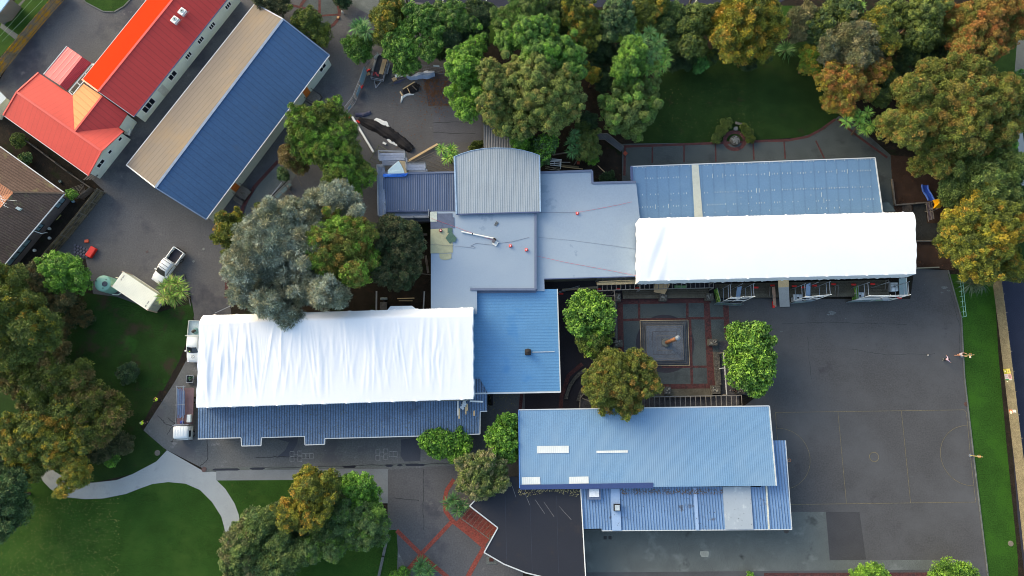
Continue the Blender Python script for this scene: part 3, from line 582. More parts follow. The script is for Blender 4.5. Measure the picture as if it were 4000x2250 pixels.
edge(b11, [Fc[3],Fc[4],Fc[5]], gutter_m, .1, .12, 'gutter', -.03)
def zc_(y): return 3.62-.3*(y-790)/315+.05
pale_s = M('pale_sheet', C(150,178,216), .5, .05, 1., .04); grey_s = M('grey_sheet', C(166,178,190), .55, .05, .5, .06, patch=[(C(190,200,208), .8, .58, .06)])
for pts, mm in ((((745,790),(812,790),(825,1105),(757,1106)), pale_s), (((1368,782),(1394,782),(1412,1100),(1388,1101)), pale_s), (((1590,776),(1800,772),(1822,1096),(1610,1098)), grey_s), (((1914,770),(1926,770),(1946,1094),(1934,1095)), M('cream_strip', C(206,208,196), .5))):
    MB().slab([W('c2',x,y,zc_(y)+.03) for x,y in pts], .03).build('roof_sheet', mm, b11)
p = [W('c2',x,y,3.95) for x,y in ((572,788),(668,788),(672,872),(570,872))]; MB().slab(p, .3).build('skylight_kerb', parap, b11)
p = [W('c2',x,y,4.05) for x,y in ((584,792),(656,792),(658,852),(584,854))]; MB().slab(p, .12).build('skylight', M('dome_white', C(222,230,240), .3), b11)
p = W('c2',790,930,3.6); MB().box((p.x,p.y,3.8), (.8,.85,.5)).build('vent_box', dark_m, b11); MB().box((p.x,p.y,4.08), (.6,.65,.06)).build('vent_lid', M('vent_lid', C(170,184,196), .5), b11)
# black membrane roof
b12 = thing('black_roof_block', 'angular block with flat black membrane roof and white gutters', 'building', W('f7',1300,700))
zk = 3.5; Fk = WL('f7', [(228,316),(345,190),(560,0),(700,-160),(1040,-160),(1040,0),(2018,0),(2100,1449),(2110,1620),(1650,1560),(1480,1480),(1130,1395),(780,1255),(460,1068),(682,668)], zk)
roof(b12, [Fk], M('black_membrane', C(36,39,48), .6, .08, .2, .08, 6, stripe=(2,4.6,.0,.0), patch=[(C(46,44,48), .5, .58, .1)]), .2); walls(b12, Fk, zk-.22, wall_g, .25)
edge(b12, [Fk[1],Fk[0],Fk[14],Fk[13]], gutter_m, .14, .16); edge(b12, [Fk[13],Fk[12],Fk[11],Fk[10],Fk[9]], gutter_m, .14, .16); edge(b12, [Fk[6],Fk[7],Fk[8]], white_p, .12, .2)
m = MB()
for x0,y0,x1,y1 in ((915,0,975,175),(1110,90,1200,305),(1285,215,1440,440),(1425,250,1590,490),(1675,325,1870,540)): m.slab(WL('f7', [(x0-4,y0,zk+.05),(x0+5,y0,zk+.05),(x1+5,y1,zk+.05),(x1-5,y1,zk+.05)]), .03)
m.build('roof_batten', M('old_batten', C(112,112,116), .8, .3, 3., .3), b12)
m = MB()
for x0,x1 in ((800,830),(1200,1240),(1630,1665)): m.ribbon(WL('f7', [(x0,150,zk),(x1,1400,zk)], zk), .035, zk+.008)
m.build('membrane_seam', M('seam', C(56,60,74), .6), b12)
m = MB()
for i in range(240):
    t = random.random(); x = 1010+t*1000; y = 55+random.random()**2*(70+40*math.sin(t*9)); p = W('f7', x, y, zk+.03); s_ = random.uniform(.04,.12); m.box(p, (s_,s_*.7,.03), random.random()*3)
stuff(tag(m.build('fallen_leaves', M('dead_leaf', C(190,178,130), .9, .3, 5., .2)), 'pale fallen leaves gathered on the black roof under the navy edge', 'leaves'))
# small canopy between the trees
b13 = thing('entrance_canopy', 'small grey corrugated canopy under the tall green trees', 'canopy', W('V',1270,340))
Fm = WL('V', [(1215,288),(1345,288),(1345,385),(1217,388)], 3.4); roof(b13, [Fm], cor('grey_corr', C(108,116,128), 1, .22, .04, .4)); m = MB()
for v in inset(Fm, .3): MB().box((v.x,v.y,1.65), (.12,.12,3.3)).build('post', white_p, b13)

# ------------------------------------------------------------------ white shrink wrap over the scaffolds
wrap_m = M('shrink_wrap', (.81,.84,.83), .45, .02, .25, .01, 5, spec=.35, patch=[((.78,.84,.86), .3, .55, .3)])
def wrap(name, label, TL, TR, BR, BL, nx, ny, zfun, fold, skirts, bumps=12):
    root = thing(name, label, 'scaffold wrap', ((TL+BR)/2).xy.to_3d()); m = MB(); V_ = []
    for j in range(ny+1):
        for i in range(nx+1):
            s, t = i/nx, j/ny; p = TL.lerp(TR, s).lerp(BL.lerp(BR, s), t); e = min(s, 1-s, t, 1-t)
            z = zfun(s, t)
            k = s*bumps % 1; be = math.exp(-((k-.5)/.06)**2)
            if j in (0, ny): p.y += (.08*be-.02)*(1 if j == 0 else -1)+.012*math.sin(i*1.7); z += .05*be
            if i in (0, nx): p.x += (.03*math.sin(j*1.1)+.04*math.sin(j*.37))*(1 if i else -1)
            z += fold(s, t)
            V_.append((p.x, p.y, z))
    Fs = [(j*(nx+1)+i, (j+1)*(nx+1)+i, (j+1)*(nx+1)+i+1, j*(nx+1)+i+1) for j in range(ny) for i in range(nx)]
    m.add(V_, Fs); n = nx+1
    sh = m.build('roof_sheet', wrap_m, root, smooth=True)
    m = MB()
    def skirt(idx, drop, ox, oy):
        pts = [V_[i] for i in idx]; low = [(x+ox, y+oy, z-drop+.15*math.sin(k*.7)) for k, (x,y,z) in enumerate(pts)]; L = len(pts)
        m.add(pts+low, [(i, L+i, L+i+1, i+1) for i in range(L-1)])
    if 'N' in skirts: skirt(range(0, n), skirts['N'], 0, .1)
    if 'S' in skirts: skirt(range(ny*n, ny*n+n), skirts['S'], 0, -.05)
    if 'W' in skirts: skirt(range(0, (ny+1)*n, n), skirts['W'], -.05, 0)
    if 'E' in skirts: skirt(range(nx, (ny+1)*n, n), skirts['E'], .05, 0)
    m.build('side_sheet', wrap_m, root, smooth=True); return root
rngf = [((i+random.uniform(.2,.8))/120/.97, random.uniform(.0018,.0034), -.022+random.uniform(-.006,.006), random.uniform(0,.15), random.uniform(.75,1), random.uniform(.008,.022)) for i in range(120)]+[ (random.uniform(0,1), random.uniform(.006,.02), random.uniform(-.06,.06), random.uniform(.0,.45), random.uniform(.5,1), random.uniform(.02,.065)) for _ in range(170)]
def foldL(s, t):
    z = 0.
    for c, wd, sl, t0_, t1_, a in rngf:
        d = (s-c*.97-sl*(t-.5))/(wd*.45)
        if abs(d) < 3 and t0_ < t < t1_: z += a*math.exp(-d*d)*min(1, (t-t0_)*6, (t1_-t)*6)
    return z*(1-.6*s)
def foldR(s, t): return (.06*math.sin(t*9+s*80) if .03 < s < .10 else 0)*math.sin((s-.03)/.07*PI if .03 < s < .1 else 0)
wl = wrap('shrink_wrap_cover', 'wrinkled white shrink wrap cover over the left classroom scaffold', W('V',511,793,6.4), W('V',1190,773,6.4), W('V',1191,1004,6.2), W('V',494,1026,6.2), 340, 44,
   lambda s, t: 6.4+(1.0*min(1, t/.09) if t < .09 else 1.0-1.1*(t-.09)/.91), foldL, {'N': 2.5, 'S': 1.2, 'W': 3.5, 'E': 1.4})
MB().slab(WL('f2', [(520,905,6.2),(650,750,5.6),(1480,738,5.6),(1660,872,6.2),(1660,930,6.3),(520,950,6.3)]), .1).slab(WL('f2', [(650,750,5.6),(1480,738,5.6),(1480,745,3.8),(650,757,3.8)]), .05).build('side_bulge', M('wrap_shade_side', (.62,.70,.74), .5, .04), wl)  # bulge gets a darker wrap colour, its shade painted in
wr = wrap('shrink_wrap_cover', 'smooth white shrink wrap cover over the right classroom scaffold', W('V',1608,549,6.6), W('V',2296,533,6.6), W('V',2303,690,6.4), W('V',1607,708,6.4), 300, 34,
   lambda s, t: 6.6+.55*math.sin(min(1, t/.16)*PI/2)-.55*t*t, foldR, {'N': 2.0, 'S': 2.3, 'W': 2.6, 'E': 3.5}, 14)
for w_ in (wl, wr): w_['group'] = 'white shrink wrap covers'
# loose scraps and timber ends at the left wrap's corner
m = MB(); m.beam(W('f3',235,900,4.6), W('f3',235,1345,4.3), .14, .1)
tag(m.build('white_batten', white_p), 'long white batten leaning from the left wrap corner onto the verandah roof', 'batten')
for i, (a, b, mm, lb) in enumerate((((265,1180),(262,1420),timber_n,'pale timber offcut beside the long white batten on the verandah roof'), ((418,1140),(418,1320),timber_n,'second timber offcut right of the long white batten'), ((453,1070),(455,1240),timber_n,'shorter timber offcut touching the torn plastic scrap'), ((615,1230),(615,1355),ply,'short timber offcut lying apart at the right end of the verandah roof'), ((515,1010),(830,1022),white_p,'white length of timber lying crosswise at the wrap corner'))):
    tag(MB().beam(W('f3',a[0],a[1],3.95), W('f3',b[0],b[1],3.9), .2, .08).build('timber_offcut', mm), lb, 'timber', 'timber offcuts on the verandah roof')
m = MB()
for k in range(14): p = W('f3', 430-k*8+random.uniform(-40,40), 980+k*16, 4.05); m.ico(p, random.uniform(.12,.22), .4, .4, 0)
tag(m.build('plastic_scrap', M('clear_plastic', C(196,206,216), .3, .1)), 'torn crumpled plastic scrap hanging off the left wrap corner', 'plastic')
# ------------------------------------------------------------------ trees and plants
leaf_m = M('leaves', (0,0,0), .6, .06, 2., 0, attr=True, spec=.35)
bark = M('bark', C(96,82,70), .95, .25, 2., .3, 8)
def unit(a): return a/np.maximum(1e-9, np.linalg.norm(a, axis=1))[:, None]
def mesh_np(name, V_, F_, Cc, mat, parent, org):
    me = bpy.data.meshes.new(name); nv, nf = len(V_), len(F_); k = F_.shape[1]
    me.vertices.add(nv); me.vertices.foreach_set("co", (V_-np.array(org)).astype(np.float32).ravel())
    me.loops.add(nf*k); me.loops.foreach_set("vertex_index", F_.astype(np.int32).ravel())
    me.polygons.add(nf); me.polygons.foreach_set("loop_start", np.arange(0, nf*k, k, dtype=np.int32)); me.polygons.foreach_set("loop_total", np.full(nf, k, dtype=np.int32))
    me.update(calc_edges=True)
    at = me.color_attributes.new("Col", 'FLOAT_COLOR', 'POINT'); at.data.foreach_set("color", np.concatenate([Cc, np.ones((nv,1))], 1).astype(np.float32).ravel())
    me.materials.append(mat); o = bpy.data.objects.new(name, me); COL.objects.link(o); o.parent = parent; return o
def quads(pos, axis, nrm, ln, wd):                       # one leaf-sized quad per row
    side = unit(np.cross(axis, nrm)); n = len(pos); a = axis*ln[:, None]; b = side*wd[:, None]*.5
    V_ = np.stack([pos-b*.5, pos+a*.5-b+nrm*(ln*.1)[:, None], pos+a, pos+a*.5+b+nrm*(ln*.1)[:, None]], 1).reshape(-1, 3)
    return V_, np.arange(n*4).reshape(n, 4)
import bmesh
_b = bmesh.new(); bmesh.ops.create_icosphere(_b, subdivisions=2, radius=1.); ICOV = np.array([v.co[:] for v in _b.verts]); ICOF = np.array([[v.index for v in f.verts] for f in _b.faces]); _b.free()
#           clump r, leaf len, wid, spray, coverage, flat
STY = {'round': (.52, .22, .14, .3, 1.8), 'big': (.44, .32, .20, .35, 1.5), 'fine': (.46, .21, .10, .6, 1.8), 'feather': (.54, .36, .085, .9, 1.6), 'silver': (.58, .50, .085, 1., 1.8), 'lump': (.66, .19, .13, .2, 2.0)}
def pal(*cs): return np.array([C(*c, k=TREEK) for c in cs])
TREEK = 1.62
PAL = {'green': pal((60,92,34),(72,106,40),(50,80,34),(86,116,46)), 'bright': pal((80,120,34),(92,132,42),(64,100,34),(58,90,36)), 'lime': pal((88,124,42),(104,138,48),(70,104,40)),
 'dark': pal((44,66,40),(54,76,46),(38,56,38)), 'olive': pal((76,90,34),(92,102,38),(62,76,34),(56,72,34)), 'oliveg': pal((70,88,40),(84,98,46),(60,76,38)),
 'brown': pal((84,98,42),(96,102,48),(76,92,40),(64,86,38),(102,98,50)), 'gold': pal((126,122,36),(138,122,38),(100,108,38),(86,98,38),(110,114,40),(142,112,42)),
 'orange': pal((138,98,52),(146,92,50),(116,102,50),(92,98,44),(104,98,46),(128,98,50)), 'autumn': pal((92,100,42),(112,100,46),(82,96,40),(74,90,40),(88,96,42),(122,98,48)),
 'silver': pal((132,142,132),(152,160,150),(112,122,108),(132,130,104),(98,108,96)), 'grey': pal((92,102,86),(106,112,90),(80,92,74),(116,112,90)), 'teal': pal((62,104,50),(74,122,58),(50,86,46)),
 'greyolive': pal((104,104,74),(92,96,66),(116,110,80),(80,88,58)), 'rust': pal((98,84,54),(90,84,50),(108,92,56)), 'darkolive': pal((58,66,40),(70,76,48),(50,58,38),(84,84,58)), 'mid': pal((72,94,48),(86,106,54),(62,84,46),(96,110,60)),
 'ggreen': pal((64,90,54),(78,102,62),(56,80,50),(86,102,62))}
NT = [0]
def crown(root, org, lobes, h, style, palette, seed, pal2=None, frac2=0., base=.25):
    rg = np.random.default_rng(seed); rc0, ll, lw_, spray, cov = STY[style]; VV, FF, CC = [], [], []; VT, FT, CT_ = [], [], []; n0 = 0; n1 = 0
    P0 = PAL[palette]; P2 = PAL[pal2] if pal2 else None
    L_ = []
    lobes = list(lobes)
    for (x, y, R) in list(lobes):                          # small outer boughs that break the outline
        for _ in range(3 if R > 1.6 else 2):
            a = rg.uniform(0, 2*PI); rr_ = R*rg.uniform(.18, .34); lobes.append((x+math.cos(a)*(R-rr_*.45), y+math.sin(a)*(R-rr_*.45), rr_))
    for i, (x, y, R) in enumerate(lobes):
        top = h*(1 if i == 0 else rg.uniform(.70, 1.)); vr = min(R*.95, top*.48); L_.append((x, y, top-vr, R, vr))
    for i, (x, y, zc0, R, vr) in enumerate(L_):
        rc_ = rc0*min(.92, max(.5, R/3.4)); n = int(2.4*(R/rc_)**2*1.15)+5
        k = np.arange(n)+.5; zz = 1-k/n*1.25; th = k*2.39996+rg.uniform(0, 6); rr = np.sqrt(np.maximum(0, 1-np.clip(zz,-1,1)**2))
        D = np.stack([rr*np.cos(th), rr*np.sin(th), np.clip(zz,-.3,1)], 1)+rg.normal(0, .11, (n,3)); D = unit(D); D[:,2] = np.maximum(D[:,2], -.3)
        rad = rg.uniform(.70, 1.08, n)+.07*np.sin(th*3+i)*(D[:,2] < .7)
        Cn = np.stack([x+D[:,0]*(R-rc_*.6)*rad, y+D[:,1]*(R-rc_*.6)*rad, zc0+D[:,2]*(vr-rc_*.5)*rad], 1)
        keep = np.ones(n, bool)
        for j, (x2, y2, z2, R2, v2) in enumerate(L_):
            if j != i: keep &= (((Cn[:,0]-x2)/R2)**2+((Cn[:,1]-y2)/R2)**2+((Cn[:,2]-z2)/v2)**2) > .60
        Cn, D = Cn[keep], D[keep]; n = len(Cn)
        # solid inner mass so that one does not look through to the ground; colour darkened for twigs and inner shade
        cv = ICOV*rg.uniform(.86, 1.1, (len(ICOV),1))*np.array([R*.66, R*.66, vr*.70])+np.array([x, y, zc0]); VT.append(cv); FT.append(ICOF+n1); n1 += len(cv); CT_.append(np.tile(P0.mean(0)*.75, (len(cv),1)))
        if not n: continue
        rcs = rc_*rg.choice([.5,.7,.85,1.,1.15,1.35], n)*rg.uniform(.9, 1.1, n); patch_ = np.sin(Cn[:,0]*.55+seed)*np.cos(Cn[:,1]*.6+seed*2)+rg.normal(0, .35, n)
        colr = P0[rg.integers(0, len(P0), n)]
        if P2 is not None: sel = patch_ > np.quantile(patch_, 1-frac2); colr = np.where(sel[:,None], P2[rg.integers(0, len(P2), n)], colr)
        colr = (colr*.8+colr.mean(0)*.2)*rg.uniform(.84, 1.18, (n,1))
        for c in range(n):
            cv = ICOV*rg.uniform(.8, 1.1, (len(ICOV),1))*rcs[c]*.52+Cn[c]-D[c]*rcs[c]*.2; VT.append(cv); FT.append(ICOF+n1); n1 += len(cv); CT_.append(np.tile(colr[c]*.85, (len(cv),1)))  # clump core darkened in colour for inner shade
        m = np.maximum(12, (cov*2.6*PI*rcs**2/(ll*lw_*.62)*.55).astype(int)); idx = np.repeat(np.arange(n), m); t = len(idx)
        d = unit(rg.normal(0, 1, (t,3))+D[idx]*.55+np.array([0,0,.55])); pos = Cn[idx]+d*(rcs[idx]*rg.uniform(.5, 1.0, t)**.7*(1 if spray < .8 else .85))[:,None]
        tang = unit(np.cross(d, unit(rg.normal(0, 1, (t,3))))); ax = unit(tang*(1-spray)+d*spray+rg.normal(0, .22, (t,3))); nr = unit(d*(1.0-spray*.55)+rg.normal(0, .45, (t,3))+np.array([0,0,.35]))
        ln = ll*rg.uniform(.65, 1.3, t)*min(1.1, .65+R/8); wd = lw_*rg.uniform(.7, 1.3, t)
        V_, F_ = quads(pos, ax, nr, ln, wd); cl_ = colr[idx]*rg.uniform(.60, 1.45, (t,1)); VV.append(V_); FF.append(F_+n0); n0 += len(V_); CC.append(np.repeat(cl_, 4, 0))
    V_ = np.concatenate(VV); F_ = np.concatenate(FF); C_ = np.concatenate(CC); nq = len(V_)
    V3 = np.concatenate(VT); F3 = np.concatenate(FT)+nq; C3 = np.concatenate(CT_)
    F3q = np.concatenate([F3, F3[:, 2:3]], 1)              # joined below as triangles
    VA = np.concatenate([V_, V3]); CA = np.clip(np.concatenate([C_, C3]), 0, .9)
    me = bpy.data.meshes.new('crown'); nv = len(VA); nf = len(F_)+len(F3)
    me.vertices.add(nv); me.vertices.foreach_set("co", (VA-np.array(org)).astype(np.float32).ravel())
    li = np.concatenate([F_.ravel(), F3.ravel()]).astype(np.int32); me.loops.add(len(li)); me.loops.foreach_set("vertex_index", li)
    ls = np.concatenate([np.arange(len(F_))*4, len(F_)*4+np.arange(len(F3))*3]).astype(np.int32); lt = np.concatenate([np.full(len(F_),4), np.full(len(F3),3)]).astype(np.int32)
    me.polygons.add(nf); me.polygons.foreach_set("loop_start", ls); me.polygons.foreach_set("loop_total", lt); me.update(calc_edges=True)
    at = me.color_attributes.new("Col", 'FLOAT_COLOR', 'POINT'); at.data.foreach_set("color", np.concatenate([CA, np.ones((nv,1))], 1).astype(np.float32).ravel())
    me.materials.append(leaf_m); o = bpy.data.objects.new('crown', me); COL.objects.link(o); o.parent = root; return o
LEAFN = [0]
def tree(label, r, lobes, h, style, palette, pal2=None, frac2=0., name='tree', cat='tree', group=None, full=1.07):
    NT[0] += 1; sd_ = NT[0]*17; s = REG[r][2]; LL = []
    for (x, y, R) in lobes: p = W(r, x, y, h*.62); LL.append((p.x, p.y, R/s/29.4*(CAMH-h*.5)/CAMH*1.02*full))
    cx = sum(l[0]*l[2]**2 for l in LL)/sum(l[2]**2 for l in LL); cy = sum(l[1]*l[2]**2 for l in LL)/sum(l[2]**2 for l in LL)
    org = (cx, cy, 0); root = thing(name, label, cat, org, group); root['_o'] = org
    rt = .06+.022*h; m = MB(); m.tube((cx,cy,-.05), (cx+.1,cy+.05,h*.45), rt, 8, rt*.7)
    for l in LL[:6]:
        m.tube((cx+.1,cy+.05,h*.4), (l[0],l[1],h*.72), rt*.5, 6, rt*.2)
        a = random.uniform(0, 6); m.tube((l[0]*.5+cx*.5,l[1]*.5+cy*.5,h*.56), (l[0]+l[2]*.5*math.cos(a),l[1]+l[2]*.5*math.sin(a),h*.7), rt*.3, 5, rt*.1)
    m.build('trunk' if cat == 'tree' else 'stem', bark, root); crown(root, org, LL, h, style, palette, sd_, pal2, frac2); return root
def spiky(label, r, heads, h, rad, cols, name='cabbage_tree', cat='cabbage tree', blades=70, base=None, wd=.075, group=None):
    NT[0] += 1; rg = np.random.default_rng(NT[0]*31); s = REG[r][2]; Hs = []
    for (x, y) in heads: hh = h*rg.uniform(.85, 1.0); p = W(r, x, y, hh); Hs.append((p.x, p.y, hh))
    c = np.mean(np.array(Hs), 0); bx, by = (c[0], c[1]) if base is None else base[:2]; org = (bx, by, 0); root = thing(name, label, cat, org, group)
    m = MB(); m.tube((bx,by,-.05), ((bx+c[0])/2,(by+c[1])/2,h*.5), .16, 7, .13)
    for q_ in Hs: m.tube(((bx+c[0])/2,(by+c[1])/2,h*.48), (q_[0],q_[1],q_[2]), .11, 6, .08)
    m.build('trunk' if h > 1.2 else 'base', bark, root); VV, FF, CC = [], [], []; n0 = 0; P0 = pal(*cols)
    for q_ in Hs:
        n = blades; d = unit(rg.normal(0, 1, (n,3))+np.array([0,0,.45])); d[:,2] = np.maximum(d[:,2], -.45); d = unit(d); L1 = rad*rg.uniform(.7, 1.1, n); side = unit(np.cross(d, np.array([0.02,.03,1.])))*wd
        b0 = np.array(q_)+d*.08; mid = b0+d*(L1*.55)[:,None]; tip = b0+d*L1[:,None]+np.array([0,0,-1])*(L1*.22)[:,None]
        V_ = np.stack([b0-side*.4, mid-side*.6, tip, mid+side*.6], 1).reshape(-1,3); VV.append(V_); FF.append(np.arange(n*4).reshape(n,4)+n0); n0 += n*4
        cc = P0[rg.integers(0, len(P0), n)]*rg.uniform(.7, 1.3, (n,1)); CC.append(np.repeat(cc, 4, 0))
    mesh_np('leaves', np.concatenate(VV), np.concatenate(FF), np.clip(np.concatenate(CC),0,.9), leaf_m, root, org); return root
CABG = ((90,132,54),(106,146,66),(70,108,50),(120,140,60)); CABD = ((66,102,56),(80,118,66),(54,86,48)); FLX = ((64,80,56),(84,98,72),(50,64,48))

# --- top left and middle top
tree('dark olive bushy tree at the upper corner of the blue shed', 'a1', [(390,170,105),(330,120,60),(475,240,85),(500,300,50)], 5, 'fine', 'olive')
tree('dark shrub at the very top beside the glow coloured shed roof', 'a1', [(110,10,110),(200,50,75),(30,0,60)], 4.5, 'fine', 'darkolive')
tree('small dark shrub at the top right of the brick turning circle', 'a1', [(660,10,60),(620,-20,50)], 2.5, 'fine', 'dark', name='shrub', cat='shrub')
spiky('dark cabbage tree above the round green tree by the driveway', 'a1', [(800,190),(760,215),(830,240)], 5.5, 1.5, CABD, blades=110)
tree('round dense green tree at the end of the driveway', 'a1', [(775,365,108)], 5, 'fine', 'green')
tree('yellow green tree above the trailer', 'a1', [(990,180,105),(920,120,70),(1060,120,80),(960,290,80),(1070,60,60),(1000,60,70)], 7, 'fine', 'olive', 'gold', .3)
tree('green lumpy tree hanging over the trailer and timber stack', 'a1', [(1120,400,120),(1050,350,80),(1130,270,90),(1110,490,80),(1200,500,50),(1020,420,60)], 6.5, 'round', 'green', 'lime', .3)
tree('green lumpy tree at the top edge above the timber stack', 'a1', [(1260,200,110),(1330,350,90),(1180,110,60),(1290,110,70),(1350,260,70),(1310,430,60)], 7, 'round', 'green')
tree('dark green tree at the top beside the verge', 'a1', [(1450,140,115),(1560,190,80),(1400,230,80),(1520,90,60),(1640,200,50)], 6.5, 'round', 'green', 'mid', .4)
tree('dark tree filling the gap behind the bright column tree', 'a1', [(1480,330,80),(1600,280,80),(1690,140,90),(1700,230,60)], 5.5, 'fine', 'dark')
tree('bright green column shaped tree left of the giant round tree', 'a1', [(1570,560,120),(1610,420,100),(1570,710,125),(1600,840,90),(1660,330,80),(1520,480,80),(1660,620,80)], 8.5, 'round', 'bright', 'lime', .4)
tree('tall mid green tree at the top centre near the street', 'a2', [(110,90,140),(230,190,110),(40,180,90),(-60,150,90),(180,40,80)], 8, 'fine', 'mid', 'green', .4)
tree('dense green tree with cauliflower clumps behind the giant brown green tree', 'a2', [(230,470,150),(120,310,120),(350,360,120),(440,460,110),(450,560,100),(210,260,80),(-40,320,90)], 10.5, 'lump', 'green', 'bright', .25, full=1.08)
tree('giant round tree with brown green cauliflower clumps', 'a2', [(180,740,230),(50,560,130),(-80,640,150),(-170,560,90),(380,730,150),(420,850,100),(300,920,120),(80,950,110),(-60,850,150),(-160,820,90),(-30,970,80),(200,580,130)], 11, 'lump', 'brown', 'oliveg', .22, full=1.08)
tree('olive yellow tree at the top right of the tall centre tree', 'a2', [(480,130,110),(560,210,90),(430,80,70),(580,100,70),(500,260,70),(600,330,60)], 8, 'fine', 'olive', 'gold', .25)
tree('small yellow tree in the gap right of the giant round tree', 'a2', [(600,590,60),(560,540,35),(640,600,40)], 5, 'fine', 'gold', 'olive', .3)
tree('blue green lumpy tree left of the spiky cabbage cluster', 'a2', [(790,120,110),(730,180,80),(850,230,70),(790,50,70),(740,280,60),(860,90,60)], 8, 'round', 'ggreen', 'dark', .3)
tree('dark understorey tree in the deep gap between the tall trees', 'a2', [(640,410,90),(720,390,90),(660,520,70),(690,640,70),(650,290,70)], 4.5, 'fine', 'dark')
tree('yellow olive tree at the top with its foot near the street pole', 'a2', [(1020,110,115),(960,60,70),(1080,170,70),(1010,190,70),(1100,60,60)], 7.5, 'fine', 'olive', 'gold', .3)
tree('grey green tree behind the spiky cabbage cluster', 'a2', [(1200,140,100),(1150,230,70),(1230,240,70),(1180,330,70),(1240,350,50)], 6.5, 'feather', 'mid', 'dark', .3)
spiky('large spiky cabbage tree with many heads above the lawn', 'a2', [(1040,250),(980,310),(1075,330),(1000,390),(1110,310),(1050,430),(1090,400),(920,300)], 7, 1.25, CABD, blades=85)
spiky('lower spiky cabbage tree touching the upper lawn', 'a2', [(1150,400),(1130,500),(1060,480),(1025,530),(1160,450),(1090,540)], 6, 1.2, CABG, blades=85)
tree('pale green column tree left of the cabbage trees', 'a2', [(885,400,78),(880,490,110),(830,570,95),(960,530,60),(950,450,50)], 9, 'round', 'lime', 'green', .5)
tree('dense round tree at the left edge of the upper lawn', 'a2', [(900,860,170),(790,850,130),(1000,690,120),(850,660,100),(980,800,120),(920,960,90),(790,930,90),(1050,650,60),(730,800,80)], 8, 'lump', 'oliveg', 'green', .4)
tree('olive green tree above the lawn left of the golden tree', 'a2', [(1400,160,120),(1360,260,90),(1450,110,80),(1330,370,90),(1290,240,60),(1420,350,70)], 7, 'round', 'olive', 'oliveg', .4)
tree('bright teal green bush at the top edge of the upper lawn', 'a2', [(1440,470,65),(1410,510,40),(1470,430,40)], 2.6, 'round', 'teal', name='shrub', cat='shrub')
tree('dark hedge like bush left of the teal green bush', 'a2', [(1220,470,70),(1320,450,70),(1270,400,60)], 2.2, 'fine', 'dark', name='shrub', cat='shrub')
tree('large golden autumn tree above the upper lawn', 'a2', [(1740,160,200),(1850,300,150),(1600,180,130),(1600,320,110),(1700,400,90),(1900,60,130),(1960,220,110),(1600,460,60)], 9.5, 'feather', 'gold', 'olive', .4, full=1.08)
tree('dark undergrowth between the column tree and the verge', 'a1', [(1740,100,80),(1700,330,60),(1640,60,60),(1400,400,50)], 4, 'fine', 'dark', 'olive', .3)
tree('dark undergrowth below the golden autumn tree', 'a2', [(1500,430,60),(1560,250,60),(1390,440,50),(1790,470,60),(1900,420,60)], 3, 'fine', 'dark', 'olive', .4, name='shrub', cat='shrub')
tree('shady green tree filling the gap at the top beside the tall centre tree', 'a2', [(330,110,80),(360,230,70),(310,30,60)], 6, 'fine', 'oliveg', 'dark', .4)
# --- top right
tree('shady undergrowth between the upper right trees', 'a3', [(960,350,80),(1290,350,80),(1330,200,70),(960,500,70),(900,380,60)], 4.5, 'fine', 'dark', 'olive', .4)
tree('grey brown thin tree right of the golden tree', 'a3', [(230,170,100),(200,280,60),(300,90,60)], 6, 'feather', 'greyolive')
spiky('dark flax clump at the upper lawn edge', 'a3', [(130,380)], .8, 1.9, CABD, name='flax', cat='flax', blades=130)
tree('dark olive dense tree below the top street cabbage tree', 'a3', [(560,120,110),(440,160,110),(360,230,90),(480,70,80),(390,300,60)], 7.5, 'round', 'olive', 'dark', .35)
spiky('spiky cabbage tree at the very top right of the dark olive tree', 'a3', [(650,20),(690,60),(630,60)], 6, 1.2, CABG, blades=90)
tree('pale grey green tree at the upper right corner of the lawn', 'a3', [(640,330,150),(560,260,90),(520,410,110),(740,420,110),(640,480,90),(430,380,70)], 9, 'feather', 'greyolive', 'grey', .3)
tree('yellow tinted grey tree above the pale grey green tree', 'a3', [(800,290,110),(820,180,80),(860,370,80),(740,190,70)], 8.5, 'feather', 'oliveg', 'gold', .35)
tree('small yellow green tree leaning over the lawn corner', 'a3', [(300,430,80),(270,520,50),(330,540,50)], 5, 'fine', 'lime', 'gold', .5)
tree('orange autumn tree above the curved brick path', 'a3', [(560,660,130),(430,640,90),(700,620,120),(790,560,90),(500,760,90),(590,830,60),(640,560,100),(740,720,70),(880,520,60),(460,550,60)], 8, 'fine', 'orange', 'gold', .3)
tree('dark green tree between the orange tree and the huge autumn tree', 'a3', [(880,650,80),(830,760,70),(900,560,60),(800,760,50)], 6, 'fine', 'oliveg', 'dark', .3)
tree('tall dark olive tree at the top right', 'a3', [(1130,150,150),(1120,300,120),(1200,60,110),(1010,110,100),(1240,260,90),(880,90,90),(930,180,70)], 9, 'round', 'olive', 'oliveg', .3)
tree('shaded dark tree under the tall dark olive tree', 'a3', [(1060,440,90),(1220,400,90),(1140,500,70),(1000,520,60)], 6, 'fine', 'dark', 'oliveg', .3)
tree('large red orange autumn tree in the top right corner', 'a3', [(1560,220,190),(1420,120,130),(1700,90,150),(1850,90,130),(1480,360,120),(1640,370,110),(1800,250,120),(1400,430,80),(1900,200,90)], 10, 'fine', 'orange', 'autumn', .35, full=1.08)
tree('huge spreading olive orange autumn tree on the right', 'a3', [(1400,820,270),(1150,720,160),(1200,900,200),(1600,720,210),(1650,900,220),(1420,1010,180),(1020,720,110),(960,940,120),(1010,1050,110),(1740,760,140),(1760,980,120),(1230,580,130),(1480,560,120),(1600,1060,110)], 11.5, 'fine', 'autumn', 'brown', .35, full=1.08)
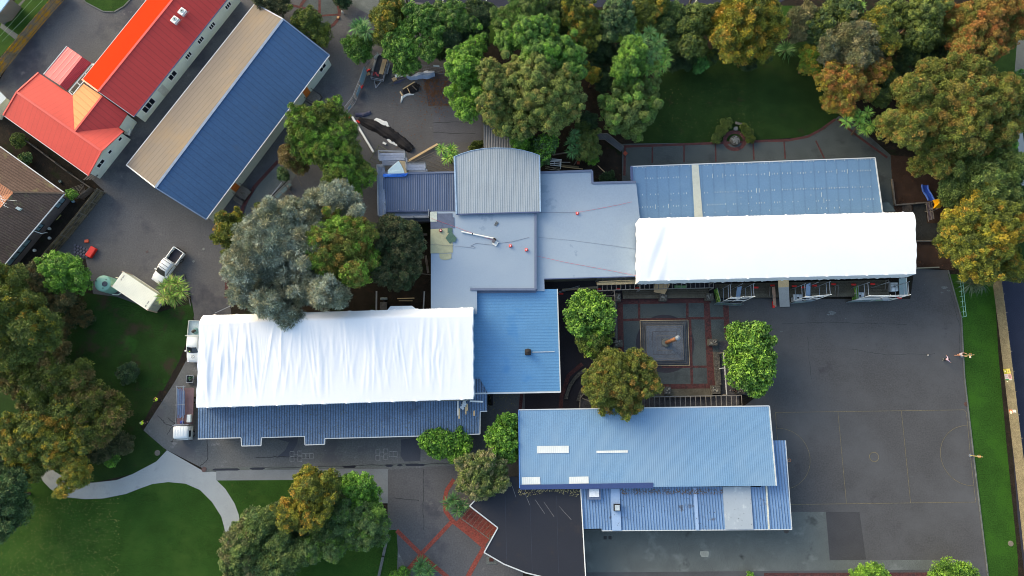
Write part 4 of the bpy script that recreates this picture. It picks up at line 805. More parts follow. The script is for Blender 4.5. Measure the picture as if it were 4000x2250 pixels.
tree('olive tree hanging over the bark play area', 'a3', [(1200,1200,110),(1130,1260,70),(1320,1180,110),(1240,1310,70),(1430,1150,80),(1100,1140,60)], 8, 'fine', 'autumn', 'olive', .4)
tree('weeping grey green tree on the right edge', 'a3', [(1640,1380,180),(1480,1330,120),(1780,1280,130),(1800,1450,150),(1440,1450,110),(1600,1500,150),(1850,1250,90),(1380,1420,80)], 9, 'feather', 'mid', 'oliveg', .3)
tree('bright green bush by the right footpath below the huge tree', 'a3', [(1790,1110,90),(1700,1130,60)], 2.5, 'round', 'bright', name='shrub', cat='shrub')
tree('bluish green bush on the far right edge by the footpath', 'a3', [(1890,700,60),(1840,600,60),(1900,790,50)], 3.5, 'feather', 'teal', name='shrub', cat='shrub')
tree('large golden olive tree right of the white shrink wrap', 'b3', [(1560,400,230),(1430,250,130),(1700,260,200),(1780,470,160),(1450,500,130),(1560,600,110),(1820,150,150),(1600,120,150),(1700,60,120),(1380,420,80),(1850,600,80)], 10, 'fine', 'olive', 'gold', .45, full=1.07)
spiky('grey spiky flax clump at the head of the bright lawn strip', 'b3', [(1530,690),(1600,680)], 1.2, 2.0, FLX, name='flax', cat='flax', blades=130)
spiky('cabbage tree with pale green heads leaning over the paved terrace', 'a3', [(650,850),(750,850),(595,915),(690,930),(775,945),(735,985),(690,880)], 5.5, 1.05, CABG, blades=80, base=W('a3',635,1015,0))
# --- centre left
tree('big green tree with a bright lime top beside the blue shed', 'a1', [(450,1000,190),(330,930,110),(560,880,120),(650,1050,130),(560,1180,130),(700,1200,110),(430,870,80),(400,1120,110),(800,1330,100),(640,1340,110),(720,1440,80)], 8.5, 'fine', 'olive', 'lime', .42)
tree('rusty brown tree at the left foot of the big lime topped tree', 'a1', [(270,1190,90),(330,1250,70),(220,1150,50)], 5, 'fine', 'rust', 'brown', .3)
tree('large silver grey feathery tree overhanging the left white wrap', 'b1', [(160,330,200),(330,430,190),(60,480,160),(240,620,180),(120,740,160),(-20,330,110),(-60,640,110),(380,700,140),(560,780,110),(120,860,100),(-140,520,80),(400,230,120),(230,140,110),(650,800,70),(-60,800,70)], 11.5, 'silver', 'silver', 'grey', .3)
tree('bluish silver feathery tree behind the big silver tree', 'b1', [(640,60,110),(720,130,90),(560,40,90),(440,60,80),(790,190,50)], 9.5, 'silver', 'silver')
tree('lower limb of silver foliage drooping onto the white wrap', 'b1', [(270,960,80),(200,950,60),(350,970,60)], 8.4, 'silver', 'silver', 'grey', .3)
tree('olive gold tree at the left foot of the silver tree', 'b0', [(1740,330,95),(1700,230,70),(1780,430,75),(1790,200,60)], 6, 'fine', 'olive', 'gold', .3)
tree('rounded autumn tree with lime green tips over brown leaves', 'b1', [(660,400,190),(620,260,110),(800,330,120),(560,520,130),(830,500,110),(780,640,100),(560,680,70),(510,400,90),(700,560,120)], 11, 'fine', 'autumn', 'lime', .4)
tree('dark leaved tree between the autumn tree and the flat roof', 'b1', [(1080,360,150),(1170,420,100),(1010,480,120),(1060,620,120),(1140,560,100),(1030,280,90),(960,640,70),(1190,300,60)], 8, 'fine', 'darkolive', 'dark', .3)
# --- centre right
tree('round bright green tree left of the brick plaza', 'e1', [(850,620,300),(700,720,200),(1000,560,200),(780,480,180),(1070,760,150),(660,880,110)], 6, 'big', 'green', 'lime', .5)
tree('olive brown tree joined below the round bright green tree', 'e1', [(880,1080,200),(1040,950,160),(780,1020,130),(960,1190,100)], 5.2, 'fine', 'olive', 'lime', .35)
tree('spreading golden brown tree over the pyramid corner', 'e8', [(750,230,330),(1050,100,260),(480,150,200),(650,430,200),(950,400,180),(1200,160,180),(880,560,110),(500,320,160),(700,-60,260),(1050,-100,200)], 7.5, 'fine', 'autumn', 'olive', .45)
tree('yellow green tree between the plaza and the playground', 'b2', [(1790,1130,140),(1700,1080,80),(1850,1240,120),(1740,1250,110),(1740,1390,100),(1860,1100,90),(1880,1360,90),(1850,1460,80)], 6.5, 'big', 'lime', 'green', .5)
tree('small pale brown shrub below the yellow green plaza tree', 'e7', [(1420,700,130),(1300,780,100),(1480,640,100)], 3, 'fine', 'greyolive', name='shrub', cat='shrub')
tree('broad bright laurel bush over the verandah edge', 'c1', [(1330,430,85),(1310,380,70),(1430,420,85),(1540,430,85),(1490,490,80),(1370,500,60)], 4.2, 'big', 'bright', 'lime', .2)
tree('tall bright laurel bush at the left end of the light blue roof', 'c1', [(1850,420,110),(1890,330,85),(1870,520,80),(1920,280,50),(1930,480,90)], 5.4, 'big', 'bright', 'lime', .4)
tree('olive grey tree at the upper corner of the black roof', 'c1', [(1680,640,110),(1600,620,80),(1700,760,110),(1780,700,100),(1820,620,80),(1600,740,80),(1740,560,70),(1850,740,60)], 6.5, 'round', 'oliveg', 'greyolive', .4)
spiky('dark spiky shrub inside the curved brick edge', 'c1', [(1490,870),(1520,960),(1450,900),(1560,920)], 1.4, 1.1, CABD, name='flax', cat='flax', blades=90)
m = MB(); b0_ = W('c1',1530,880,0)
for i in range(26):
    a = random.uniform(0, 2*PI); r_ = random.uniform(.6, 1.9); m.tube(b0_+Vector((0,0,.6)), b0_+Vector((r_*math.cos(a), r_*math.sin(a), 1.4+random.random())), .05, 5, .015)
tag(m.build('bare_branches', M('bare_bark', C(140,134,118), .9)), 'bare pale branches sticking out of the dark spiky shrub', 'branches')
# --- left and bottom
tree('round bright lime tree beside the paling fence', 'b0', [(490,600,120),(420,540,90),(560,560,80),(560,680,90),(450,690,80),(600,640,70)], 5.5, 'round', 'bright', 'lime', .4)
spiky('dense cabbage tree overhanging the white container', 'b0', [(1250,720),(1330,730),(1290,780),(1240,790),(1340,690),(1290,690),(1320,800),(1370,750)], 4.6, 1.35, ((96,126,52),(112,146,60),(80,108,50),(124,120,72)), blades=120)
tree('dark tree behind the lime tree at the left', 'b0', [(330,650,110),(400,780,110),(280,780,100),(500,790,70),(300,570,70)], 5, 'fine', 'darkolive', 'rust', .3)
tree('tall olive conifer on the left edge', 'b0', [(100,880,150),(60,740,120),(200,980,130),(50,1060,130),(280,1050,110),(180,1150,120),(80,1230,100),(380,1000,90),(10,640,90),(120,620,70),(230,870,100),(400,1110,80)], 9.5, 'feather', 'oliveg', 'gold', .2, full=1.08)
tree('gold leaved autumn tree with orange tips at the lower left', 'c0', [(300,330,180),(160,480,150),(420,430,150),(640,270,130),(500,200,140),(240,220,110),(90,430,90),(260,650,90),(620,420,120),(100,290,80)], 6.5, 'fine', 'oliveg', 'gold', .45, full=.92)
tree('brown olive tree above the gold leaved autumn tree', 'c0', [(300,60,190),(520,30,160),(700,130,150),(120,-40,140),(820,180,120),(600,-60,120),(880,270,90),(420,-90,130),(760,380,100)], 6.5, 'feather', 'olive', 'rust', .3, full=.95)
tree('small golden tree hanging over the bend of the pale path', 'c0', [(600,650,90),(560,720,70),(640,720,50),(520,800,50),(480,560,80)], 6, 'fine', 'gold', 'brown', .4)
tree('dark understorey shrub beside the lower left lawn', 'c0', [(800,470,90),(900,440,80),(720,520,70),(950,470,50)], 2.4, 'fine', 'darkolive', name='shrub', cat='shrub')
tree('bright green low shrub beside the pale path', 'c0', [(845,560,50),(810,570,30)], 1.2, 'round', 'bright', name='shrub', cat='shrub')
tree('dark green tree on the bottom left edge', 'c0', [(60,820,140),(20,650,120),(100,950,110),(-20,1000,120),(160,720,80),(20,1090,80)], 7, 'feather', 'ggreen', 'dark', .3)
tree('small round shrub alone on the thin grass', 'b0', [(960,1370,75)], 1.8, 'fine', 'dark', name='shrub', cat='shrub')
tree('golden olive tree in the bottom clump', 'c1', [(440,800,130),(400,720,90),(530,790,100),(380,920,90),(480,930,90),(580,720,70),(450,1010,80),(280,1000,80),(240,920,60)], 8.5, 'fine', 'olive', 'gold', .5)
tree('bright green rounded tree at the top right of the bottom clump', 'c1', [(800,780,100),(740,740,70),(850,830,75),(790,860,70)], 6, 'round', 'bright', name='tree')
tree('wide grey green tree at the right of the bottom clump', 'c1', [(860,1030,130),(740,1080,130),(630,1120,120),(900,1130,90),(680,980,100),(560,1200,110),(450,1240,80),(600,1250,60),(790,1160,90)], 6.5, 'fine', 'ggreen', 'green', .35)
tree('pale olive tree at the left of the bottom clump', 'c0', [(1840,1200,130),(1790,1310,110),(1900,1070,110),(1860,1400,130)], 7, 'fine', 'mid', 'greyolive', .35, full=1.08)
tree('grey green tree between the pale olive tree and the golden tree', 'c1', [(60,1050,110),(110,1200,120),(240,1300,110),(80,1360,120),(330,1280,80),(200,1180,70),(220,1400,90)], 6.5, 'fine', 'mid', 'ggreen', .35)
spiky('dark flax clump on the brick crossing at the bottom', 'c1', [(1250,1360),(1230,1410),(1300,1410)], 1.1, 1.3, CABD, name='flax', cat='flax', blades=110)
tree('bright shrub left of the bottom flax clump', 'c1', [(1110,1440,50),(1040,1445,30)], 1.6, 'round', 'bright', name='shrub', cat='shrub')
tree('pale lime tree cut by the bottom edge right of the concrete slab', 'c3', [(790,1450,95),(700,1470,70),(860,1470,60)], 4, 'fine', 'lime')
tree('pale green tree cut by the bottom edge beside the bright lawn strip', 'c3', [(1400,1450,110),(1500,1450,80),(1300,1460,60)], 4, 'feather', 'lime', 'green', .5)
tree('small bright plant by the bottom edge under the concrete slab', 'c2', [(1795,1450,25)], 1., 'round', 'bright', name='shrub', cat='shrub')
tree('dark understorey shrub inside the bottom clump of trees', 'c1', [(200,1120,90),(330,1080,80),(630,900,80),(160,960,60)], 3.5, 'fine', 'dark', 'mid', .3, name='shrub', cat='shrub')
tree('low dry brushwood at the left of the thin grass', 'b0', [(560,880,70),(640,950,55),(520,980,50),(480,1060,45)], 1.1, 'feather', 'rust', 'dark', .4, name='shrub', cat='shrub')
tree('pale brushwood heap above the lower left autumn trees', 'b0', [(420,1240,60),(480,1180,45),(380,1320,50)], 1.2, 'feather', 'greyolive', 'rust', .4, name='shrub', cat='shrub')
# --- by the curved roof and terrace
tree('glossy large leaved green shrub at the corner of the curved roof', 'a2', [(250,1110,75),(230,1200,55),(170,1090,60),(190,1160,60),(110,1100,60),(300,1080,50)], 5.8, 'big', 'bright', 'dark', .4)
tree('lime green shrub above the curved roof edge', 'a2', [(60,1100,62),(20,1080,40)], 5.9, 'fine', 'bright', name='tree')
spiky('spiky cabbage tree beside the white scaffold frame', 'a2', [(470,1020),(440,1080),(520,1060),(450,1150),(500,1120)], 4.2, 1.05, CABD, blades=80)
tree('mottled brown green tree right of the scaffold frame cabbage tree', 'a2', [(560,1080,80),(590,1010,60),(610,1140,60),(540,1160,60),(540,970,60)], 4.6, 'fine', 'oliveg', 'brown', .35)
tree('small bright green shrub at the lower end of the mottled tree', 'a2', [(595,1210,42)], 2.2, 'round', 'bright', name='shrub', cat='shrub')
tree('dark fern like shrub against the step of the flat roof', 'f4', [(1710,830,120),(1630,880,90),(1800,880,80)], 1.4, 'feather', 'dark', name='shrub', cat='shrub')
tree('dark shrub behind the timber ramp', 'a2', [(570,930,70),(530,890,40)], 3.6, 'fine', 'dark', name='shrub', cat='shrub')
tree('shrub left of the stone fountain', 'a2', [(1620,935,42),(1575,990,38),(1540,1045,34)], .9, 'fine', 'oliveg', name='shrub', cat='shrub')
tree('shrub right of the stone fountain', 'a2', [(1785,1000,40),(1800,1045,32),(1755,950,26)], .9, 'fine', 'olive', name='shrub', cat='shrub')
spiky('twin headed cabbage tree over the timber frames near the curved roof', 'a1', [(1400,1130),(1475,1130),(1445,1195),(1490,1170)], 4.2, 1.05, CABG, blades=100)
tree('low bush where the timber frames meet the grey canopy', 'a1', [(1670,1100,42),(1640,1120,30)], 1.6, 'fine', 'olive', name='shrub', cat='shrub')
tree('lime shrub in the tiled house garden', 'f5', [(800,640,55),(840,635,40)], 1.5, 'round', 'lime', name='shrub', cat='shrub')
tree('pale leafy plant beside the top eave of the tiled house', 'f5', [(280,230,65),(320,215,40)], 1.3, 'big', 'mid', name='shrub', cat='shrub')
tree('dark round shrub behind the red cross wing', 'f5', [(210,20,80)], 2., 'fine', 'olive', name='shrub', cat='shrub')
tree('green shrub over the end of the metal stair rail', 'f1', [(780,250,150),(860,330,90),(700,120,80)], 2.6, 'fine', 'ggreen', name='shrub', cat='shrub')
tree('low yellow green shrub under the silver tree', 'f1', [(130,1160,130),(260,1200,90)], 2.4, 'fine', 'olive', name='shrub', cat='shrub')
# grass litter on the lawns
def litter(name, label, r, box_, n, col, s0=.05, s1=.12, z=.0):
    m = MB()
    for _ in range(n):
        x, y = (random.uniform(box_[0], box_[2]), random.uniform(box_[1], box_[3])) if 'drifted' not in label else (random.gauss((box_[0]+box_[2])/2, (box_[2]-box_[0])*.32), random.gauss((box_[1]+box_[3])/2, (box_[3]-box_[1])*.27)); p = W(r, x, y, z+.025+random.random()*.02); a = random.uniform(0, PI); s_ = random.uniform(s0, s1); c_, d_ = math.cos(a)*s_, math.sin(a)*s_
        m.add([(p.x-c_,p.y-d_,p.z),(p.x+d_*.6,p.y-c_*.6,p.z),(p.x+c_,p.y+d_,p.z+.02),(p.x-d_*.6,p.y+c_*.6,p.z)], [(0,1,2,3)])
    o = m.build(name, col); tag(o, label, 'leaves'); return stuff(o)
litter('fallen_leaves', 'yellow fallen leaves scattered over the big lower left lawn', 'c0', (0,850,900,1449), 1100, M('leaf_yellow', C(150,144,90), .9, .3, 3.), .03, .075)
litter('fallen_leaves', 'brown fallen leaves drifted on the yard below the column tree', 'a1', (1245,560,1470,820), 700, M('leaf_brown', C(112,80,58), .9, .4, 3.), .05, .12)
litter('fallen_leaves', 'pale fallen leaves dotted over the upper lawn', 'a2', (1060,620,1900,1040), 260, MATS['leaf_yellow'], .03, .07)
litter('fallen_leaves', 'brown leaves scattered round the black tarpaulin', 'a1', (1020,600,1280,1120), 140, MATS['leaf_brown'], .04, .1)
litter('fallen_leaves', 'brown leaves caught under the eave on the blue grey annex roof', 'c2', (820,792,1590,832), 420, M('leaf_rust', C(104,86,66), .9, .4, 3.), .04, .10, 3.72)
litter('fallen_leaves', 'dark leaf specks scattered over the annex roof', 'c2', (560,860,1900,1080), 160, M('leaf_dark', C(70,72,76), .9, .4, 3.), .03, .08, 3.68)
litter('fallen_leaves', 'moss and leaf specks on the dirty verandah roof', 'c1', (20,190,1680,385), 420, M('moss_speck', C(92,98,86), .9, .4, 3.), .03, .09, 4.02)
litter('fallen_leaves', 'yellow leaves lying on the dark path by the square blue block', 'f3', (960,840,1600,1250), 40, MATS['leaf_yellow'], .05, .1)
# ------------------------------------------------------------------ vehicles
car_w = M('car_paint_white', C(222,230,236), .25, .02, 1., 0, spec=.6, coat=.6)
def loft(st):
    m = MB(); V_ = []; k = 10
    for (x, hb, ht, z0, z1) in st:
        zm = z0+(z1-z0)*.62
        V_ += [(x,hb*.94,z0),(x,hb,z0+(z1-z0)*.2),(x,hb,zm),(x,(hb*.35+ht*.65),z1-(z1-z0)*.08),(x,ht*.85,z1),(x,-ht*.85,z1),(x,-(hb*.35+ht*.65),z1-(z1-z0)*.08),(x,-hb,zm),(x,-hb,z0+(z1-z0)*.2),(x,-hb*.94,z0)]
    n = len(st); F_ = [(j*k+i, (j+1)*k+i, (j+1)*k+(i+1) % k, j*k+(i+1) % k) for j in range(n-1) for i in range(k)]
    return m.add(V_, F_+[tuple(range(k-1,-1,-1)), tuple((n-1)*k+i for i in range(k))])
def wheel(root, x, y, r=.38, wd=.25):
    w_ = MB().tube((x,y-wd/2,r), (x,y+wd/2,r), r, 18).build('wheel', dark_m, root); rm_ = MB().tube((x,y-wd/2-.01,r), (x,y+wd/2+.01,r), r*.55, 12).build('rim', steel, root); rm_.parent = w_
def ute(label, front, rear, bed='tub', group='white utility trucks'):
    f, b = P(*front, .9), P(*rear, .9); c = (f+b)/2; o = local('utility_truck', label, 'pickup truck', (c.x,c.y,0), math.atan2(f.y-b.y, f.x-b.x), group)
    loft([(-.5,.9,.86,.42,1.06),(1.2,.92,.86,.40,1.08),(2.0,.91,.80,.40,1.02),(2.4,.86,.70,.40,.94),(2.62,.72,.55,.42,.82),(2.68,.6,.45,.45,.7)]).build('body', car_w, o, smooth=True)
    loft([(-.72,.82,.62,1.0,1.6),(-.62,.84,.68,1.0,1.74),(.55,.84,.68,1.0,1.74),(.72,.84,.66,1.0,1.66),(1.42,.84,.80,.98,1.10)]).build('cab', car_w, o, smooth=True)
    MB().add([(1.40,.76,1.135),(1.40,-.76,1.135),(.74,-.60,1.70),(.74,.60,1.70),(1.48,0,1.13),(.80,0,1.71)], [(0,4,5,3),(4,1,2,5)]).build('windscreen', glass_m, o)
    for s_ in (-1,1):
        v = [(1.15,s_*.85,1.15),(-.45,s_*.85,1.15),(-.40,s_*.715,1.62),(.62,s_*.715,1.62)]; v2 = [(x, y+s_*.012, z) for x,y,z in v]
        MB().add(v+v2, [(4,5,6,7) if s_ < 0 else (7,6,5,4),(0,1,5,4),(1,2,6,5),(2,3,7,6),(3,0,4,7)]).build('side_window', glass_m, o)
        MB().ico((1.2,s_*1.02,1.12), .13, .7, .0, 1).build('mirror', car_w, o, smooth=True)
        MB().box((2.55,s_*.62,.82), (.2,.25,.12)).build('headlight', M('headlight', (.7,.72,.75), .1), o)
        wheel(o, 1.65, s_*.80); wheel(o, -1.55, s_*.80)
    for x in (-.5,.05,.5): MB().tube((x,-.70,1.82),(x,.70,1.82), .028, 6).build('roof_bar', dark_m, o) if bed == 'tub' else None
    if bed == 'tub':
        MB().box((-1.65,0,.55), (1.9,1.5,.06)).build('tub_floor', M('tub_liner', C(34,34,46), .6), o)
        m = MB()
        for s_ in (-1,1): m.box((-1.62,s_*.84,.78), (1.98,.14,.58))
        m.box((-2.62,0,.80), (.09,1.60,.54)); m.build('tub_side', car_w, o, bevel=.03); MB().box((-.66,0,.9),(.06,1.5,.5)).build('tub_front', MATS['tub_liner'], o)
        MB().path([(-.85,-.8,1.1),(-.80,-.5,1.5),(-.80,.5,1.5),(-.85,.8,1.1)], .035).build('sports_bar', car_w, o); MB().box((-2.75,0,.5),(.16,1.5,.14)).build('bumper', dark_m, o)
    else:
        MB().box((-1.75,0,.92), (2.2,1.9,.08)).build('tray', M('tray_grey', C(170,190,200), .5), o); m = MB()
        for s_ in (-1,1): m.box((-1.75,s_*.94,1.08), (2.24,.05,.24))
        m.box((-2.86,0,1.08), (.05,1.83,.24)); m.build('tray_side', white_p, o); MB().path([(-.78,-.95,1.0),(-.78,-.9,1.85),(-.78,.9,1.85),(-.78,.95,1.0)], .04).build('headboard', white_p, o)
        g = MB()
        for k_ in range(5): rr_ = .42-.05*k_; g.path([(-1.5+rr_*math.cos(t/8*2*PI), .05+rr_*math.sin(t/8*2*PI), 1.0+.06*k_) for t in range(9)], .05, 5)
        g.build('hose_coil', M('hose_teal', C(120,160,166), .6), o)
        MB().ico((-1.45,-.1,1.15), .36, .8, .25, 0).build('compressor', M('dirty_engine', C(66,64,60), .7, .4, 5., .4), o)
        lg = MB(); lg.lathe((1.95,0,1.035), [(.22,0),(.22,.012)], 20); lg.build('door_emblem', M('emblem_dark', C(92,110,120), .5), o); lg = MB().lathe((1.95,0,1.045), [(.17,0),(.17,.012)], 20); lg.build('emblem_disc', car_w, o)
        lg = MB(); lg.box((1.98,-.04,1.062),(.13,.05,.01)); lg.box((1.98,.04,1.062),(.13,.05,.01)); lg.build('emblem_letters', MATS['emblem_dark'], o)
        MB().ico((1.2,-.38,1.27), .14, .35, .3, 0).build('hi_vis_vest', M('hi_vis', C(196,248,60), .7), o)
    return o
ute('white utility truck with black tub and roof bars parked beside the container', (608,1100), (700,977))
ute('white tray utility truck half under the left shrink wrap', (752,1424), (768,1250), 'tray')
p_ = W('d7',345,1180,0); o = local('flatbed_truck', 'white forward cab flatbed truck loaded with scaffold tubes at the verandah end', 'truck', (p_.x,p_.y,0), math.radians(-88))
loft([(-.65,1.0,.92,.5,2.1),(-.55,1.02,.98,.5,2.25),(.7,1.02,.96,.5,2.25),(.95,1.0,.9,.5,2.05),(1.15,.98,.9,.5,1.3)]).build('cab', car_w, o, smooth=True)
m = MB()
for k_ in range(9): m.box((.02,-.8+.2*k_,2.26),(1.2,.05,.03))
m.build('roof_rib', car_w, o)
MB().add([(1.12,.84,1.38),(1.12,-.84,1.38),(.97,-.82,2.02),(.97,.82,2.02)], [(0,1,2,3)]).build('windscreen', glass_m, o)
for s_ in (-1,1):
    MB().box((.35,s_*1.01,1.65),(.8,.04,.55)).build('side_window', glass_m, o); g = MB().path([(1.0,s_*.95,1.9),(1.25,s_*1.2,1.9)], .025).box((1.27,s_*1.24,1.75),(.06,.18,.4)); g.build('mirror', dark_m, o)
    wheel(o, .4, s_*.85, .42); wheel(o, -4.0, s_*.85, .42)
MB().box((-3.2,0,.95),(4.8,2.1,.1)).build('deck', M('truck_deck', C(104,84,92), .7), o); MB().box((-.8,0,1.6),(.08,2.1,1.3)).build('headboard', steel, o)
tb = M('blue_steel_tubes', C(108,140,184), .45, .15, 3., .1, metal=.4)
for k_ in range(11): MB().tube((-1.6-random.random()*.6,.10-.092*k_,1.35+.06*(k_ % 3)),(-5.2-random.random()*.6,-.12-.092*k_+.1,1.35+.06*(k_ % 3)), .035, 6).build('scaffold_tube', tb, o)
for y in (.15,-.75): MB().tube((-.9,y,1.9),(-5.9,y-.1,1.9), .04).build('rack_rail', steel, o)
for x in (-5.8,-3.4,-.9): MB().tube((x,-.95,1.9),(x,.3,1.9), .04).build('rack_bar', steel, o)
MB().ico((-1.1,-.2,1.35), .35, .8, .3, 0).build('blue_sling', M('sling_blue', C(50,66,150), .7), o); MB().box((-1.6,.75,1.35),(1.0,.55,.55)).build('plastic_drum', M('drum_white', C(206,220,228), .5), o, bevel=.08)
# shipping container
a_, b_ = W('d5',720,150,2.59), W('d5',1285,985,2.59); c_ = (a_+b_)/2; e0, e1 = W('d5',512,470,2.59), b_; rz_ = math.atan2(e1.y-e0.y, e1.x-e0.x)
o = local('shipping_container', 'cream white ribbed shipping container standing on the grass beside the yard', 'container', (c_.x,c_.y,0), rz_)
cw_ = M('container_cream', C(232,234,222), .55, .04, .6, .05); m = MB()
m.box((0,0,1.32),(5.9,2.3,2.4)); m.build('body', cw_, o); m = MB()
for i in range(22): m.box((-2.75+.262*i,0,2.53),(.19,2.25,.025))
m.build('roof_ribs', cw_, o); m = MB()
for s_ in (-1,1):
    for i in range(22): m.box((-2.75+.262*i,s_*1.16,1.3),(.12,.05,2.2))
    m.box((0,s_*1.18,2.52),(6.06,.10,.12)); m.box((0,s_*1.18,.1),(6.06,.10,.16))
m.build('side_ribs', cw_, o); m = MB()
for s_ in (-1,1):
    for t_ in (-1,1): MB().box((s_*2.97,t_*1.16,1.29),(.16,.16,2.6)).build('corner_post', M('container_corner', C(190,170,150), .6), o)
for s_ in (-1,1):
    d_ = MB().box((2.98,s_*.57,1.25),(.06,1.1,2.3)).build('door', M('container_door', C(168,176,166), .6), o)
    for y in (-.25,.25): l_ = MB().tube((3.05,s_*.57+y,.2),(3.05,s_*.57+y,2.4), .025).build('lock_rod', steel, o); l_.parent = d_
m = MB()
for x0, fl in ((-2.45,1),(2.45,-1)):
    for k_ in range(8):
        if k_ in (3,): continue
        m.box((x0,(-.95+.11*k_) if fl < 0 else (.15+.1*k_),2.565),(.14,.06,.01))
m.build('roof_lettering', M('stencil_ink', C(90,90,92), .7), o)
# water tank
p_ = W('d5',310,405,2.5); o = local('water_tank', 'pale green plastic water tank with dark lid and curved pipe guard', 'water tank', (p_.x,p_.y,0))
tk = M('tank_green', C(132,180,164), .5, .04, 1., .03); pr = [(1.08,0),(1.1,.05)]
for k_ in range(6): pr += [(1.10,.3+.33*k_),(1.06,.38+.33*k_),(1.10,.46+.33*k_)]
MB().lathe((0,0,0), pr+[(1.08,2.25),(1.0,2.36),(.6,2.46),(.1,2.5)], 36).build('shell', tk, o, smooth=True)
MB().lathe((.38,-.12,2.40), [(.36,0),(.36,.12),(.30,.15)], 20).build('lid', M('tank_lid', C(58,68,80), .6), o)
for x, y in ((.5,.45),(-.85,.3),(.18,-.68)): MB().box((x,y,2.40),(.12,.12,.14)).build('fitting', dark_m, o)
MB().path([(.9,1.05,.9),(1.5,.9,.9),(1.9,.4,.9)], .05).build('guard_rail', cw_, o); MB().path([(.4,-1.25,.5),(1.2,-1.3,.5),(1.8,-.9,.5)], .06).build('guard_rail', cw_, o)
# trailer
fL, fR, bL = W('d1',222,595,.9), W('d1',485,672,.9), W('d1',345,132,.9); ax = (bL-fL).normalized(); wd_ = (fR-fL).length; L_ = (bL-fL).length; sx = (fR-fL).normalized(); c_ = fL+ax*L_/2+sx*wd_/2
o = local('cage_trailer', 'galvanised cage trailer holding plywood and red tools under the green tree', 'trailer', (c_.x,c_.y,0), math.atan2(-ax.y,-ax.x))
MB().box((0,0,.55),(L_,wd_-.3,.06)).build('deck', M('trailer_deck', C(70,70,74), .8, .3, 3.), o); m = MB()
for s_ in (-1,1): m.box((0,s_*(wd_/2-.17),.70),(L_,.04,.3))
for s_ in (-1,1): m.box((s_*L_/2,0,.70),(.04,wd_-.3,.3))
m.build('side_panel', steel, o); m = MB()
for s_ in (-1,1):
    m.tube((-L_/2,s_*(wd_/2-.17),1.25),(L_/2,s_*(wd_/2-.17),1.25), .03)
    for k_ in range(6): m.tube((-L_/2+L_*k_/5,s_*(wd_/2-.17),.8),(-L_/2+L_*k_/5,s_*(wd_/2-.17),1.25), .025)
for s_ in (-1,1): m.tube((s_*L_/2,-(wd_/2-.17),1.25),(s_*L_/2,(wd_/2-.17),1.25), .03)
m.build('cage_rail', steel, o)
for s_ in (-1,1):
    MB().box((-.2,s_*(wd_/2),.62),(1.7,.28,.05)).build('mudguard', steel, o); wheel(o, .2, s_*wd_/2, .3, .2); wheel(o, -.55, s_*wd_/2, .3, .2)
MB().beam((L_/2,.5,.5),(L_/2+1.1,0,.5),.07,.09).beam((L_/2,-.5,.5),(L_/2+1.1,0,.5),.07,.09).build('drawbar', steel, o); MB().tube((L_/2+.35,-.1,.5),(L_/2+.35,-.1,.62),.16,14).build('spare_wheel', dark_m, o)
tag(MB().box((c_.x+.35,c_.y+.1,.9),(.62,2.3,.03), math.atan2(ax.y,ax.x)-PI/2).build('plywood_sheet', ply), 'plywood sheet lying in the cage trailer', 'plywood')
m = MB()
for k_ in range(7): m.box((fL.x*.7+fR.x*.3+random.uniform(-.3,.5), fL.y+ax.y*.5+random.uniform(-.1,.4), .72),(.2,.25,.2), random.random())
tag(m.build('red_tools', M('tool_red', C(190,84,90), .6)), 'heap of red tools at the front of the cage trailer', 'tools')

# ------------------------------------------------------------------ units on the roofs
def hvac(label, p, rz, s=1., grp=None):
    o = local('air_conditioner', label, 'air conditioner', p, rz, grp); MB().box((0,0,.28*s),(.95*s,.85*s,.45*s)).build('casing', white_p, o, bevel=.03)
    f = MB().lathe((0.05,0,.5*s), [(.30*s,0),(.30*s,.04)], 18).build('fan', M('fan_grey', C(150,170,176), .5), o); h = MB().lathe((.05,0,.545*s), [(.1*s,0),(.1*s,.02)], 12).build('fan_hub', dark_m, o); h.parent = f
    MB().tube((-.5*s,-.52*s,.04),(.75*s,-.52*s,.04),.025).tube((-.5*s,.52*s,.04),(.75*s,.52*s,.04),.025).build('mounting_rail', steel, o)
zz_ = lambda: 0
angA = math.atan2(dW.y, dW.x)
hvac('upper white air conditioner on the red steel roof', W('a0',1383,98,4.55), angA, 1, 'air conditioners on the red roof'); hvac('lower white air conditioner on the red steel roof', W('a0',1328,160,4.55), angA, 1, 'air conditioners on the red roof')
hvac('dusty white heat pump at the foot of the red roofed block near the garden gate', W('a0',970,1002,.1), angA+.3, .8)
# ------------------------------------------------------------------ fences
def paling(label, pts, h, mat, posts=True, name='paling_fence'):
    root = thing(name, label, 'fence', (pts[0].x, pts[0].y, 0)); m = MB(); rl_ = MB(); k_ = 0
    for a, b in zip(pts, pts[1:]):
        L = (b-a).length; n = max(1, int(L/.16)); d = (b-a)/L; rz = math.atan2(d.y, d.x)
        for i in range(n):
            p = a+d*(L*(i+.5)/n); hh = h+random.uniform(-.03,.03); m.box((p.x,p.y,hh/2+.02),(L/n*.93,.025+.01*(i % 2),hh), rz)
        nn = Vector((-d.y, d.x, 0))
        for z in (.3, h*.55, h-.2): rl_.beam(a+nn*.04+Vector((0,0,z)), b+nn*.04+Vector((0,0,z)), .05, .09)
    m.build('palings', mat, root); rl_.build('rails', timber, root)
    if posts:
        for a, b in zip(pts, pts[1:]):
            L = (b-a).length; n = max(1, round(L/2.6)); d = (b-a)/L; nn = Vector((-d.y, d.x, 0))
            for i in range(n+1): p = a+d*(L*i/n)+nn*.1; MB().box((p.x,p.y,h/2+.05),(.11,.11,h+.1), math.atan2(d.y,d.x)).build('post', timber, root)
    return root
